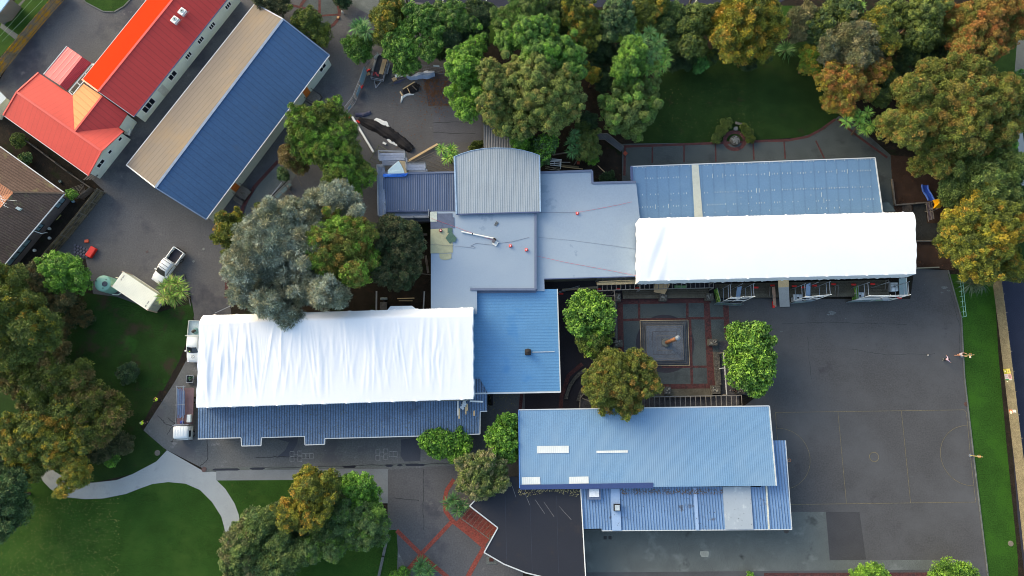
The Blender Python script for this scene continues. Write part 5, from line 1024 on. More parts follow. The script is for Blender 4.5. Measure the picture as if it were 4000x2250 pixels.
pal_b = M('mossy_palings', C(104,96,78), .95, .25, 1., .35, 7, patch=[(C(70,66,62), 1.2, .5, .12), (C(122,116,92), 2., .6, .1)])
pal_y = M('lichen_palings_y', C(116,112,100), .95, .2, 1., .35, 7, patch=[(C(170,132,32), .55, .42, .14), (C(96,88,70), 2.5, .56, .1)])
pal_r = M('pale_palings', C(130,124,106), .95, .18, 1., .3, 7, patch=[(C(142,136,112), .8, .55, .15)])
paling('weathered mossy timber paling fence between the yard and the tiled house', WL('f5', [(1192,617),(985,880),(782,1128),(640,1290),(480,1500)]), 2.1, pal_b)
paling('yellow lichen covered timber paling fence in the top left corner', WL('f6', [(1290,-90),(1180,30),(880,370),(560,750),(290,1080),(0,1440),(-120,1590)]), 1.9, pal_y)
paling('long pale timber paling fence carrying painted panels beside the side road', WL('F', [(3850,1040),(3875,1085),(3903,1300),(3930,1530),(3962,1800),(3990,2060),(4010,2260),(4030,2400)]), 1.8, pal_r)
paling('narrow white topped garden fence beside the red cross wing', WL('f5', [(270,0),(820,415),(1070,590),(950,690)]), 1.3, timber)
gt = W('f5',1060,480,0); o = thing('garden_gate', 'grey slatted timber gate at the corner of the red cross wing', 'gate', gt)
for i in range(7): MB().beam(W('f5',1000+i*16,500+i*-1,.02)+Vector((0,0,1.1)), W('f5',1075+i*14,432+i*2,.02)+Vector((0,0,1.1)), .16, .04).build('board', timber, o) if i in (0,2,4,6) else None
# painted panels on the long fence
cols = [[(170,170,60),(228,214,120)],[(206,196,210),(222,176,180)],[(60,148,92),(212,214,218)],[(196,194,208),(240,150,20)]]
cols2 = [[(240,110,40),(214,218,230)],[(150,178,90),(206,30,36)],[(130,110,96),(168,196,170)],[(226,214,220),(226,180,176)]]
mot = [['dot','x'],['grid','disc'],['bar','dot'],['ring','bars']]; mot2 = [['disc','bar'],['grid','dots'],['grid','bar'],['bar','ring']]
words = ['top','second','third','bottom']
for gi, (A, Bp, cs, mt, gw) in enumerate((((3916,1441),(3935,1521),cols,mot,'upper'), ((3939,1600),(3956,1680),cols2,mot2,'lower'))):
    a0_, a1_ = P(*A,0), P(*Bp,0); d = (a1_-a0_); Lr = d.length/4; d.normalize(); nn = Vector((d.y,-d.x,0));
    if nn.x > 0: nn = -nn
    for i in range(4):
        for j in range(2):
            cc_ = a0_+d*(Lr*(i+.5))+nn*.06; cc_.z = .52+.66*j; s_ = min(Lr, .68)*.97; rz = math.atan2(d.y, d.x)
            c0_, c1_ = cs[i][j], cs[i][1-j]; side = 'road side' if j else 'lawn side'
            o = thing('painted_panel', f'{words[i]} {side} square art panel of the {gw} panel group on the fence', 'art panel', cc_, 'painted square panels on the long fence')
            MB().box(cc_,(s_,.03,.64),rz).build('board', M(f'art{gi}{i}{j}', C(*c0_), .6, .04), o)
            mm = M(f'artm{gi}{i}{j}', C(*[min(255,int(x*.55+40)) for x in c0_]) if sum(c0_) > 420 else C(240,236,220), .6); f = cc_+nn*.03; q_ = MB(); k_ = mt[i][j]
            U = Vector((0,0,1))
            def dab(u, v, w2, h2): q_.box(f+d*u+U*v,(w2,.02,h2),rz)
            if k_ in ('dot','disc','ring'):
                R_ = .24 if k_ != 'dot' else .12; n_ = 14; q_.add([f+d*(R_*math.cos(t*2*PI/n_))+U*(R_*math.sin(t*2*PI/n_)) for t in range(n_)]+[f-nn*.02+d*(R_*math.cos(t*2*PI/n_))+U*(R_*math.sin(t*2*PI/n_)) for t in range(n_)], [tuple(range(n_))]+[(t,(t+1) % n_,n_+(t+1) % n_,n_+t) for t in range(n_)])
            elif k_ == 'x': dab(0,0,.34,.06); dab(.0,0,.06,.34)
            elif k_ == 'bars': dab(0,.16,.3,.1); dab(0,-.16,.3,.1)
            elif k_ == 'bar': dab(0,0,.14,.26)
            else:
                for u in (-.16,.08): 
                    for v in (-.16,0,.16): dab(u+(.08 if v else 0),v,.1,.08)
            q_.build('motif', mm, o)
# handrail by the lawn strip
o = thing('hand_railing', 'pale green double pipe railing along the edge of the bright lawn strip', 'railing', W('b3',1455,900)); rgm = M('pale_green_pipe', C(120,170,160), .5)
pa, pb_ = W('b3',1432,640), W('b3',1462,945)
for z in (.5,1.0): MB().tube(pa+Vector((0,0,z)), pb_+Vector((0,0,z)), .04).build('rail', rgm, o)
for i in range(9): p = pa.lerp(pb_, i/8); MB().tube(p, p+Vector((0,0,1.0)), .035).build('baluster', rgm, o)
# ------------------------------------------------------------------ scaffolds
def scaffold(label, A, Bp, dv, h, nb, decks, rails=(1.0,.5), extra=1.0):
    A, Bp = Vector((A.x,A.y,0)), Vector((Bp.x,Bp.y,0)); dv = Vector(dv); root = thing('scaffold', label, 'scaffold', A, 'steel scaffolds'); Z = Vector((0,0,1))
    for i in range(nb+1):
        for k_ in (0,1): p = A.lerp(Bp, i/nb)+dv*k_; MB().tube(p, p+Z*(h+extra), .04).build('standard', steel, root)
    lv = sorted(set(decks))
    for z in lv:
        for k_ in (0,1): MB().tube(A+dv*k_+Z*z, Bp+dv*k_+Z*z, .035).build('ledger', steel, root)
        for i in range(nb+1): p = A.lerp(Bp, i/nb)+Z*z; MB().tube(p, p+dv, .035).build('transom', steel, root)
        d = (Bp-A).normalized(); nd = dv.normalized(); wd = dv.length; np_ = max(1, int(wd/.3))
        for k_ in range(np_): off = nd*(wd*(k_+.5)/np_); MB().beam(A+off+Z*(z+.07), Bp+off+Z*(z+.07), wd/np_*.93, .05).build('deck_board', steel_d, root)
    for z in rails:
        for k_ in (0,): MB().tube(A+Z*(h+z), Bp+Z*(h+z), .035).build('guard_rail', steel, root)
        for i in (0, nb): p = A.lerp(Bp, i/nb)+Z*(h+z); MB().tube(p, p+dv, .035).build('guard_rail', steel, root)
    return root
hS = 4.8
g = lambda x, y, z=hS: (lambda p: Vector((p.x,p.y,0)))(W('d3',x,y,z))
scaffold('scaffold tower with grey deck at the top left of the dark blue roof', g(205,235), g(690,225), g(205,380)-g(205,235), hS, 1, [hS-2, hS])
scaffold('scaffold bay with grey deck above the dark blue roof beside the white triangle', g(715,440), g(1075,440), g(715,545)-g(715,440), hS-.2, 1, [hS-2.2, hS-.2])
scaffold('long narrow scaffold along the left end of the dark blue roof', g(165,470), g(185,1420), Vector((1.5/1.7,0,0)), 4.2, 4, [2.2, 4.2], (1.0,.5,.75,.25))
scaffold('scaffold walkway along the lower edge of the dark blue roof', g(290,1449,4), g(1140,1440,4), Vector((0,.95,0)), 3.6, 3, [1.8, 3.6], (1.0,.6,.3))
# triangle board, plywood, blue tarp
tp = thing('white_triangle_board', 'white curved triangle sheet standing above the blue tarpaulin at the scaffold', 'board', W('d3',520,560,5.2))
MB().slab(WL('d3', [(360,618,5.0),(362,555,5.1),(450,470,5.3),(565,378,5.6),(620,465,5.4),(655,540,5.2),(678,612,5.0)]), .06).build('sheet', M('white_sheet', C(196,218,226), .5, .03), tp)
tag(MB().slab(WL('d3', [(570,372,5.5),(690,380,5.1),(718,610,4.9),(682,612,4.95),(625,460,5.3)]), .05).build('plywood_sheet', ply), 'plywood sheet behind the white triangle at the scaffold', 'plywood')
tarp_b = MB(); pts = [(262,658),(285,622),(360,620),(520,616),(700,610),(742,612),(720,640),(690,668),(560,678),(430,680),(345,672),(285,690)]
tarp_b.slab([W('d3',x,y,4.55+.1*math.sin(i*2)) for i,(x,y) in enumerate(pts)], .12); tag(tarp_b.build('blue_tarpaulin', M('tarp_blue', C(58,128,236), .45, .15, 2., .1)), 'bright blue tarpaulin folded over the top edge of the dark blue roof', 'tarpaulin')
# long timber frames between the scaffold and the cabbage tree
m0_ = MB(); o = thing('timber_rails', 'dark timber frame rails running from the scaffold to the curved roof', 'timber frame', W('d3',1300,500))
for i, (x0,y0,x1,y1,z) in enumerate(((1070,360,1600,590,2.2),(1100,450,1500,600,2.0),(1170,240,1640,480,2.4),(1260,360,1640,540,2.2),(860,390,1240,210,2.0),(830,420,1230,280,1.9),(1090,540,1350,595,1.8))):
    MB().beam(W('d3',x0,y0,z), W('d3',x1,y1,z), .09, .12).build('rail', M('frame_grey', C(100,98,96), .9, .2), o)
o = thing('timber_rails', 'weathered timber frame left of the scaffold tower', 'timber frame', W('d3',100,300))
for x0,y0,x1,y1,z in ((20,360,190,85,2.),(175,75,430,220,2.),(165,155,370,270,2.),(60,315,220,400,2.),(15,365,230,490,2.)): MB().beam(W('d3',x0,y0,z), W('d3',x1,y1,z), .10, .12).build('rail', M('frame_olive', C(112,114,96), .9, .2), o)
tag(MB().beam(W('d3',735,388,.35), W('d3',1300,62,.2), .28, .12).build('timber_plank', timber_n), 'long pale timber plank pointing from the scaffold to the twin headed cabbage tree', 'plank')
tag(MB().beam(W('d2',292,215,.2), W('d2',615,752,.2), .30, .22).build('white_pipe', white_p, bevel=.05), 'long white pipe lying across the yard beside the black tarpaulin', 'pipe')
# tarpaulins
def tarp(label, r, spine, h, mat, seed=1, name='tarpaulin', sub=8):
    rg = random.Random(seed); S = []
    for (a, b) in zip(spine, spine[1:]):
        for k_ in range(sub): t = k_/sub; S.append([a[i]+(b[i]-a[i])*t for i in range(3)])
    S.append(list(spine[-1])); n = 13; V_ = []; s = REG[r][2]
    for k_, (x, y, w2) in enumerate(S):
        p = W(r, x, y); q1 = W(r, *S[min(k_+1, len(S)-1)][:2]); q0 = W(r, *S[max(k_-1, 0)][:2]); d = (q1-q0).normalized(); nn = Vector((-d.y, d.x, 0)); hw = w2/s/29.*.5*(1+.12*rg.uniform(-1,1))
        for j in range(n):
            u = -1+2*j/(n-1); z = .02+h*max(0, 1-abs(u)**2.2)*(.85+.12*math.sin(k_*.5))+(.09*math.sin(u*11+k_*.30+seed)+rg.uniform(-.03,.03))*(abs(u) < .95)*h*1.6
            V_.append(p+nn*hw*u+Vector((0,0,max(.02,z)))+d*rg.uniform(-.05,.05))
    F_ = [(k_*n+j, (k_+1)*n+j, (k_+1)*n+j+1, k_*n+j+1) for k_ in range(len(S)-1) for j in range(n-1)]
    return tag(MB().add(V_, F_).build(name, mat, smooth=True), label, 'tarpaulin')
blk = M('black_plastic', C(27,27,31), .7, .2, 3., .1, spec=.25)
tarp('white underside of tarpaulin showing along the long black tarpaulin', 'd2', [(640,250,60),(760,360,190),(880,560,120),(1010,650,60)], .10, white_p, 3)
tarp('long rumpled black tarpaulin lying diagonally across the yard', 'd2', [(400,250,60),(480,300,150),(640,360,190),(800,440,200),(960,540,180),(1100,650,170),(1200,720,120)], .45, blk, 2)
tarp('silver white tarpaulin beside the timber stack', 'd1', [(910,595,20),(1000,610,90),(1150,560,150),(1300,545,170),(1440,520,110)], .4, M('silver_tarp', C(160,176,206), .35, .12, 2., .08), 5)
tarp('grey blue tarpaulin scrap below the timber stack', 'd1', [(670,690,70),(760,650,110),(860,600,80)], .2, M('greyblue_tarp', C(70,72,96), .5, .2, 2.), 6)
tarp('black plastic sheet with loose timber slats inside', 'd1', [(850,880,130),(950,840,180),(1060,780,210),(1150,800,130)], .25, blk, 7)
tarp('white plastic flap at the tip of the slatted black sheet', 'd1', [(805,1070,20),(830,960,60),(930,910,50),(1050,915,20)], .15, white_p, 8)
tarp('dark blue grey cover folded at the head of the long black tarpaulin', 'd2', [(340,190,60),(420,190,80),(480,190,70),(570,150,60)], .3, MATS['greyblue_tarp'], 9)
for i, (x0,y0,x1,y1,w_,z,lb) in enumerate(((640,640,720,600,.5,.3,'stub of pale board at the left end of the timber stack'),(625,560,1190,455,.32,.30,'brown timber board at the back of the timber stack'),(690,570,960,525,.42,.36,'white board on top of the timber stack'),(560,715,900,590,.07,.5,'thin pole crossing the grey blue scrap'),
     (840,810,1060,675,.13,.45,'timber slat along the top of the black plastic sheet'),(925,790,970,880,.1,.4,'left cross slat on the black plastic sheet'),(1020,750,1100,830,.1,.42,'right cross slat on the black plastic sheet'),(785,860,835,935,.2,.2,'pale plank end beside the black plastic sheet'))):
    tag(MB().beam(W('d1',x0,y0,z), W('d1',x1,y1,z), w_, .1).build('timber_board', (ply,timber,white_p,timber,timber_n,timber_n,timber,timber_n)[i]), lb, 'timber')
tag(MB().box(W('d1',185,525,.05),(.5,.4,.06),.4).build('timber_board', ply), 'square plywood offcut beside the trailer corner', 'timber')
tag(MB().box(W('d2',780,618,.08),(.55,.28,.12),-.5).build('white_bracket', white_p, bevel=.02), 'small white bracket lying below the long black tarpaulin', 'bracket')
tag(MB().slab([v+Vector((0,0,.0)) for v in WL('d1', [(1405,358,1.2),(1525,362,1.2),(1530,395,1.),(1415,395,1.)])], .03).build('white_sign', white_p), 'white sign board hanging on the wire fence near the bright column tree', 'sign')
# temporary fence panels
def fpanel(label, A, Bp, h=2.0, banner=None, bspan=(0.05,.95,.25,.95), grp='temporary fence panels'):
    A, Bp = Vector((A.x,A.y,0)), Vector((Bp.x,Bp.y,0)); o = thing('temporary_fence', label, 'fence panel', A, grp); Z = Vector((0,0,1)); d = Bp-A
    MB().path([A+Z*.1, A+Z*h, Bp+Z*h, Bp+Z*.1, A+Z*.1], .028).build('frame', steel, o); m = MB()
    n = max(4, int(d.length/.25))
    for i in range(1, n): m.tube(A+d*i/n+Z*.12, A+d*i/n+Z*(h-.02), .006, 3)
    for z in (.6,1.1,1.6): m.tube(A+Z*z, Bp+Z*z, .008, 3)
    m.build('mesh_infill', steel, o)
    if banner: u0,u1,v0,v1 = bspan; nn = Vector((-d.y,d.x,0)).normalized()*.03; MB().add([A+d*u0+Z*(v0*h)+nn, A+d*u1+Z*(v0*h)+nn, A+d*u1+Z*(v1*h)+nn, A+d*u0+Z*(v1*h)+nn, A+d*u0+Z*(v0*h)+nn*1.5, A+d*u1+Z*(v0*h)+nn*1.5, A+d*u1+Z*(v1*h)+nn*1.5, A+d*u0+Z*(v1*h)+nn*1.5], [(0,1,2,3),(7,6,5,4),(0,4,5,1),(1,5,6,2),(2,6,7,3),(3,7,4,0)]).build('banner', banner, o)
    return o
ban = M('pale_banner', C(140,170,188), .6, .08, 1., .05)
fpanel('temporary fence panel with full pale banner beside the trailer', W('a1',838,545), W('a1',800,655), 2, ban, (.02,.98,.05,.98))
fpanel('temporary fence panel with half banner in the middle of the yard fence', W('a1',798,657), W('a1',752,772), 2, ban, (.1,.7,.1,.6))
fpanel('temporary fence panel with small banner at the tarpaulin end', W('a1',750,775), W('a1',662,890), 2, ban, (.3,.55,.2,.5))
fpanel('temporary fence panel behind the trailer under the trees', W('a1',935,440), W('a1',848,540), 2, white_p, (.0,.35,.5,.9))
fpanel('wire fence panel between the column tree and the silver tarpaulin', W('a1',1420,560), W('a1',1240,535), 2)
fpanel('temporary fence panel leaning out of the lime topped tree', W('a1',660,900), W('a1',600,870), 2)
def block(label, r, x, y, mat=None, s=(.62,.24,.16), rz=0., grp='plastic fence blocks', z=.0): return tag(MB().box(W(r,x,y,z)+Vector((0,0,s[2]/2)), s, rz).box(W(r,x,y,z)+Vector((0,0,s[2]+.03)), (s[0]*.5,s[1]*.6,.08), rz).build('fence_foot', mat or red_pl, bevel=.03), label, 'fence foot', grp)
block('red fence foot at the top of the pale banner panel', 'a1', 848, 533, rz=.5); block('red fence foot between the two pale banners', 'a1', 800, 655, rz=1.2); block('pair of red fence feet touching the lime topped tree', 'a1', 682, 888, rz=.5)
block('red fence foot at the head of the white pipe', 'a1', 709, 886, rz=1.2); block('red fence foot against the black tarpaulin head', 'a1', 773, 920, rz=-.6)
o = thing('orange_crate', 'orange slatted crate beside the lime topped tree', 'crate', W('a1',689,950)); 
for i in range(4): MB().box(W('a1',672+i*11,950,.25),(.14,.85,.1),-.15).build('slat', M('crate_orange', C(210,96,60), .7), o)
MB().box(W('a1',689,968,.25),(.95,.1,.3),-.15).build('end_board', ply, o); MB().box(W('a1',689,932,.25),(.95,.1,.3),-.15).build('end_board', ply, o)
# stack of fence feet and red barrier on the open yard
o = thing('barrier_stack', 'grey stack of plastic barrier parts with a red end on the open yard', 'barriers', W('f5',940,1260))
MB().box(W('f5',1035,1290,.3),(.85,1.5,.55),-.5).build('red_barrier', M('barrier_red', C(214,40,30), .5), o, bevel=.08)
gm = M('barrier_grey', C(92,92,104), .7, .2, 3.)
for i in range(5):
    for j in range(3): MB().box(W('f5',850+i*34,1215+j*38+i*12,.15+.05*((i+j) % 2)),(.32,.34,.2),-.45).build('grey_block', gm, o)
tag(MB().box(W('f5',980,1165,.12),(.55,.42,.22),.1).build('orange_block', orange_pl, bevel=.05), 'small orange block above the grey barrier stack', 'block')

# ------------------------------------------------------------------ things on the flat roof
def sheet_on(label, r, pts, z, mat, name, cat, th=.03): return tag(MB().slab(WL(r, [(x,y,z) for x,y in pts]), th).build(name, mat), label, cat)
sheet_on('dark grey underlay sheet on the flat roof below the curved roof', 'f8', [(198,100),(372,97),(374,142),(393,144),(395,264),(123,276),(122,195),(198,192)], zf+.05, M('dark_underlay', C(84,96,122), .8, .15, 2.), 'roofing_underlay', 'roofing sheet')
sheet_on('beige plywood area at the left edge of the flat roof', 'f8', [(122,278),(372,266),(376,545),(220,552),(122,555)], zf+.05, M('beige_ply', C(156,160,136), .8, .1, 1.5), 'plywood_floor', 'plywood')
sheet_on('small rounded beige plywood patch below the plywood area', 'f8', [(222,556),(362,556),(360,610),(330,624),(290,628),(245,624),(226,606)], zf+.046, MATS['beige_ply'], 'plywood_patch', 'plywood')
sheet_on('whitish sheet at the end of the lower scaffold walkway', 'f8', [(118,80),(196,78),(198,192),(118,192)], zf+.09, M('offwhite_sheet', C(176,188,184), .6, .15, 2.), 'white_sheet', 'sheet')
for i, (pts, lb) in enumerate((([(318,262),(366,264),(370,312),(316,318)], 'upper strip of dark green sheet on the plywood area'), ([(350,300),(420,378),(340,440),(292,380)], 'large dark green sheet on the plywood area'), ([(378,340),(420,375),(405,420),(372,425)], 'right corner of dark green sheet beside the plywood area'))):
    sheet_on(lb, 'f8', pts, zf+.10+.03*i, M('dark_green_sheet', C(68,100,92), .8, .15, 2.), 'green_sheet', 'sheet')
sheet_on('small dark board alone on the flat roof', 'f8', [(872,186),(900,205),(874,242),(848,232)], zf+.09, M('board_dark', C(84,92,100), .8, .3, 4.), 'dark_board', 'board', .06)
o = thing('white_pole', 'long white pole with black bands lying on the flat roof', 'pole', W('f8',660,345,zf)); MB().tube(W('f8',475,307,zf+.12), W('f8',850,385,zf+.12), .10, 8).build('tube', white_p, o); MB().tube(W('f8',596,331,zf+.12), W('f8',606,334,zf+.12), .12, 8).build('band', dark_m, o)
MB().box(W('f8',854,395,zf+.2),(.4,.28,.25),-.5).build('bracket', dark_m, o)
o = thing('white_tray', 'white square tray with a grey box at the end of the white pole', 'tray', W('f8',862,438,zf)); MB().slab(WL('f8', [(868,404,zf+.15),(900,432,zf+.15),(870,474,zf+.15),(826,446,zf+.15)]), .1).build('tray_base', white_p, o); MB().box(W('f8',843,415,zf+.35),(.36,.4,.25),-.4).build('grey_box', gm, o)
def weight(label, r, x, y, z, dark=False):
    p = W(r, x, y, z); o = local('anchor_weight', label, 'anchor block', p, .1, 'red anchor blocks on the roofs'); MB().box((0,0,.1),(.36,.36,.2)).build('block', M('dark_red_pl', C(120,40,46), .5) if dark else red_pl, o, bevel=.04); MB().lathe((0,0,.2),[(.11,0),(.11,.06)],12).build('cap', M('pink_cap', C(250,190,190), .5), o)
weight('dark red anchor block on the plywood area', 'f8', 240, 296, zf+.08, True); weight('red anchor block nearest the white tray', 'V', 1284, 619, zf+.01); weight('red anchor block beside the dividing parapet of the flat roofs', 'V', 1324, 629, zf+.01); weight('red anchor block alone on the right flat roof', 'V', 1452, 537, zg+.01)
lm = M('red_line', C(206,80,96), .6); dl = M('dark_line', C(84,92,116), .6)
def line(label, pts, mat, r=.014): return tag(MB().path(pts, r, 4).build('safety_line', mat), label, 'rope', 'lines lying on the roofs')
line('red line from the walkway to the white tray on the flat roof', [W('f8',120,150,zf+.2), W('f8',200,180,zf+.1), W('f8',400,250,zf+.05), W('f8',600,325,zf+.05), W('f8',828,400,zf+.08)], lm)
line('grey cable looping across the middle of the flat roof', [W('f8',125,452,zf+.1), W('f8',370,468,zf+.1), W('f8',560,486,zf+.03), W('f8',620,496,zf+.03), W('f8',632,484,zf+.03), W('f8',612,476,zf+.03), W('f8',580,470,zf+.03), W('f8',640,440,zf+.03), W('f8',830,460,zf+.03), W('f8',900,440,zf+.03), W('b2',0,375,zf+.03), W('b2',130,342,zf+.03)], dl)
line('dark line from the curved roof corner to the anchor block', [W('b2',170,155,zg+.3), W('b2',480,154,zg+.1)], dl, .02)
line('red line from the anchor block to the long blue roof', [W('b2',505,152,zg+.1), W('b2',630,130,zg+.05), W('b2',800,98,zg+.05), W('b2',905,74,zg+.1)], lm)
line('long red line slanting to the corner of the right white wrap', [W('b2',185,482,zg+.2), W('b2',400,530,zg+.05), W('b2',700,585,zg+.05), W('b2',952,634,zg+.1)], lm)
line('thin grey line crossing the right flat roof', [W('b2',200,342,zg+.1), W('b2',450,365,zg+.03), W('b2',700,398,zg+.03), W('b2',945,432,zg+.05)], dl, .010)
# ------------------------------------------------------------------ plaza: stepped deck, carved pole, walls, pergolas
o = thing('stepped_platform', 'square stepped timber platform in the middle of the brick plaza', 'platform', W('b2',1155,1140))
base = [(966,970),(1328,966),(1340,1308),(978,1314)]; levels = [(0,.12),(.055,.28),(.10,.44),(.145,.60)]
cx_ = sum(p[0] for p in base)/4; cy_ = sum(p[1] for p in base)/4
dk = [M(f'step_timber{k}', C(*c), .9, .2, .8, .3, 9) for k, c in enumerate(((78,80,84),(84,90,98),(78,84,92),(94,102,114)))]
for k_, (f_, z_) in enumerate(levels):
    pp = [W('b2', x+(cx_-x)*f_*1.6, y+(cy_-y)*f_*1.6, z_) for x, y in base]; MB().prism(pp, .02 if k_ == 0 else levels[k_-1][1]+.002, z_).build('step', dk[k_], o)
    MB().ribbon(pp+[pp[0]], .07, z_+.006).build('step_edge', timber if k_ else timber_n, o)
for k_ in range(5):
    f_ = .26+.14*k_; pp = [W('b2', x+(cx_-x)*f_*1.25, y+(cy_-y)*f_*1.25, .6) for x, y in base]; MB().ribbon(pp+[pp[0]], .05, .604).build('board_ring', timber_d if k_ % 2 else timber, o)
pc = W('b2',1163,1138,.6); o = local('carved_pole', 'tall orange brown carved pole with pale top on the stepped platform', 'carved pole', (pc.x,pc.y,.6))
MB().lathe((0,0,0), [(.58,0),(.58,.22),(.5,.25)], 20).build('plinth', conc_g, o); pr = [(.2,.2)]
for k_ in range(22): pr.append((.22+.06*math.sin(k_*1.3), .4+.29*k_))
MB().lathe((0,0,0), pr, 12).build('carved_shaft', M('carved_wood', C(128,90,62), .7, .3, 1.2, .3, 6, patch=[(C(112,76,62), 2., .5, .1)]), o)
MB().lathe((0,0,6.75), [(.26,0),(.34,.15),(.30,.4),(.1,.55)], 14).build('pole_head', M('pole_head', C(112,124,140), .6), o)
def pillar(label, r, x, y, h=1.1, s=(1.0,1.0), rz=0.):
    p = W(r, x, y, h); o = local('stone_pillar', label, 'stone pillar', (p.x,p.y,0), rz, 'stone pillars round the plaza'); m = MB(); n = max(3, int(h/.22))
    for k_ in range(n): m.box((random.uniform(-.03,.03),random.uniform(-.03,.03),h*(k_+.5)/n),(s[0]*random.uniform(.94,1.02),s[1]*random.uniform(.94,1.02),h/n*.96), random.uniform(-.03,.03))
    m.build('shaft', stone, o); c_ = MB()
    for k_ in range(5): c_.ico((random.uniform(-.35,.35)*s[0],random.uniform(-.35,.35)*s[1],h+.03), random.uniform(.08,.16), .6, .2, 0)
    c_.build('cap_stones', M('pale_stone', C(140,138,132), .9, .2), o)
for lb, r, x, y, s_ in (('stone pillar at the upper left corner of the plaza','b2',797,795,(.85,1.1)),('stone pillar in the middle of the upper plaza steps','b2',1142,797,(1.05,.9)),('stone pillar at the upper right of the plaza under the wrap','b2',1492,790,(1.,1.)),
   ('stone pillar at the lower left of the plaza beside the brown tree','b2',803,1140,(1.1,.9)),('stone pillar at the right of the plaza with a mossy log','b2',1518,1132,(1.1,.9)),('stone pillar in the middle of the lower plaza bench','e8',1503,280,(.95,1.)),
   ('stone pillar at the lower right corner of the plaza','e8',2200,265,(1.15,1.1)),('stone pillar beside the dark clothed person','e7',1080,790,(1.1,1.1))): pillar(lb, r, x, y, 1.0, s_)
def stonewall(label, pts, wd, h):
    o = thing('stone_wall', label, 'stone wall', (pts[0].x,pts[0].y,0), 'low stone walls'); m = MB(); c_ = MB()
    for a, b in zip(pts, pts[1:]):
        d = b-a; L = d.length; d.normalize(); nn = Vector((-d.y,d.x,0)); n = max(1, int(L/.32)); rz = math.atan2(d.y,d.x)
        for i in range(n):
            for k_ in (-.5,.5): p = a+d*(L*(i+.5)/n)+nn*wd*.5*k_; m.box((p.x,p.y,h/2+random.uniform(-.04,.02)),(L/n*random.uniform(.85,1.05),wd*.5*random.uniform(.9,1.05),h), rz+random.uniform(-.08,.08))
    m.build('stones', stone, o); return o
stonewall('low stone wall down the right side of the plaza', WL('e7', [(530,-20),(545,240),(560,480),(580,700)]), .75, .5)
stonewall('low stone wall down the left side of the plaza', WL('b2', [(765,790),(770,900),(778,1020),(784,1110)]), .45, .5)
stonewall('curved outer stone wall beside the dark path', WL('e8', [(330,-30),(240,30),(160,110),(95,210),(50,330),(40,400)]), .45, .45)
stonewall('curved inner stone wall beside the triangle pergola', WL('e8', [(330,200),(270,260),(235,340),(215,430)]), .45, .45)
def benches(label, rows, wd=.36):
    o = thing('timber_steps', label, 'timber seating steps', rows[0][1])
    for k_, (z, a, b) in enumerate(rows): MB().beam(Vector((a.x,a.y,z)), Vector((b.x,b.y,z)), wd, .08).build('seat_board', M('bench_timber', C(96,92,82), .9, .2, .8, .3, 9), o); MB().beam(Vector((a.x,a.y-wd*.5,z-.16)), Vector((b.x,b.y-wd*.5,z-.16)), .05, .28).build('riser', timber_d, o)
    return o
benches('long timber seating steps along the top of the brick plaza', [(.2+.16*(3-k), W('b2',830,797-k*17), W('b2',1480,790-k*17)) for k in range(4)][::-1], .5)
benches('timber seating steps under the right wrap beside the playground', [(.2+.16*(4-k), W('b2',1530,792-k*20), W('b3',890,776-k*24)) for k in range(5)][::-1], .55)
benches('timber seating steps along the bottom of the brick plaza', [(.2+.16*k, W('e8',1290,275+k*28), W('e8',2125,268+k*28)) for k in range(4)], .36)
def pergola(label, A, Bp, wd, n, z=2.5, mat=None, s=.07, name='pergola'):
    o = thing(name, label, 'pergola', Vector((A.x,A.y,0))); mat = mat or timber; d = (Bp-A).normalized(); nn = Vector(wd)
    for k_ in (0,1): MB().beam(A+nn*k_, Bp+nn*k_, .1, .12).build('beam', mat, o)
    for i in range(n): p = A.lerp(Bp, i/(n-1))+Vector((0,0,.09)); MB().beam(p-nn*.03, p+nn*1.03, s, .08).build('rafter', mat, o)
    for t in (0,1):
        for k_ in (0,1): p = A.lerp(Bp, t)+nn*k_; MB().box((p.x,p.y,z/2),(.12,.12,z)).build('post', mat, o)
    return o
zP = 2.5
pergola('timber pergola with many rafters along the top of the light blue roof', W('e8',1090,372,zP), W('e8',2560,345,zP), W('e8',1560,515,zP)-W('e8',1555,362,zP), 21, zP, M('grey_rafter', C(128,126,124), .9, .2))
pergola('timber pergola ladder between the flat roof and the plaza', W('e1',985,290,zP), W('e1',1610,270,zP), W('e1',985,105,zP)-W('e1',985,290,zP), 10, zP, M('grey_rafter', C(128,126,124), .9, .2))
pergola('timber pergola ladder under the left end of the right wrap', W('e2',0,350,zP), W('e2',1110,325,zP), W('e2',0,262,zP)-W('e2',0,350,zP), 17, zP, MATS['grey_rafter'])
pergola('narrow timber pergola beside the round bright tree', W('e1',1235,290,zP), W('e1',1275,1075,zP), W('e1',985,300,zP)-W('e1',1235,290,zP), 11, zP, timber)
pergola('wire and timber frame over the brick corner by the black roof', W('f7',90,520,2.4), W('f7',545,850,2.4), W('f7',215,360,2.4)-W('f7',60,545,2.4), 9, 2.4, timber, .035)
o = thing('pergola', 'single long pale beam with a cross stub over the right plaza deck', 'pergola', W('e7',740,400)); MB().beam(W('e7',705,-20,zP), W('e7',745,540,zP), .13, .13).build('beam', M('pale_beam', C(176,178,178), .8), o); MB().beam(W('e7',745,540,zP), W('e7',772,900,zP), .12, .12).build('beam', MATS['pale_beam'], o); MB().beam(W('e7',612,332,zP), W('e7',730,318,zP), .12, .12).build('stub', MATS['pale_beam'], o)
for x, y in ((705,-20),(772,900)): p = W('e7',x,y,zP); MB().box((p.x,p.y,zP/2),(.12,.12,zP)).build('post', timber, o)
o = thing('pergola', 'triangular timber rail frame beside the curved stone wall', 'pergola', W('e8',250,400))
for x0,y0,x1,y1 in ((340,260,248,385),(248,385,232,540),(270,385,460,470),(300,330,350,330)): MB().beam(W('e8',x0,y0,1.8), W('e8',x1,y1,1.8), .12, .12).build('rail', timber, o)
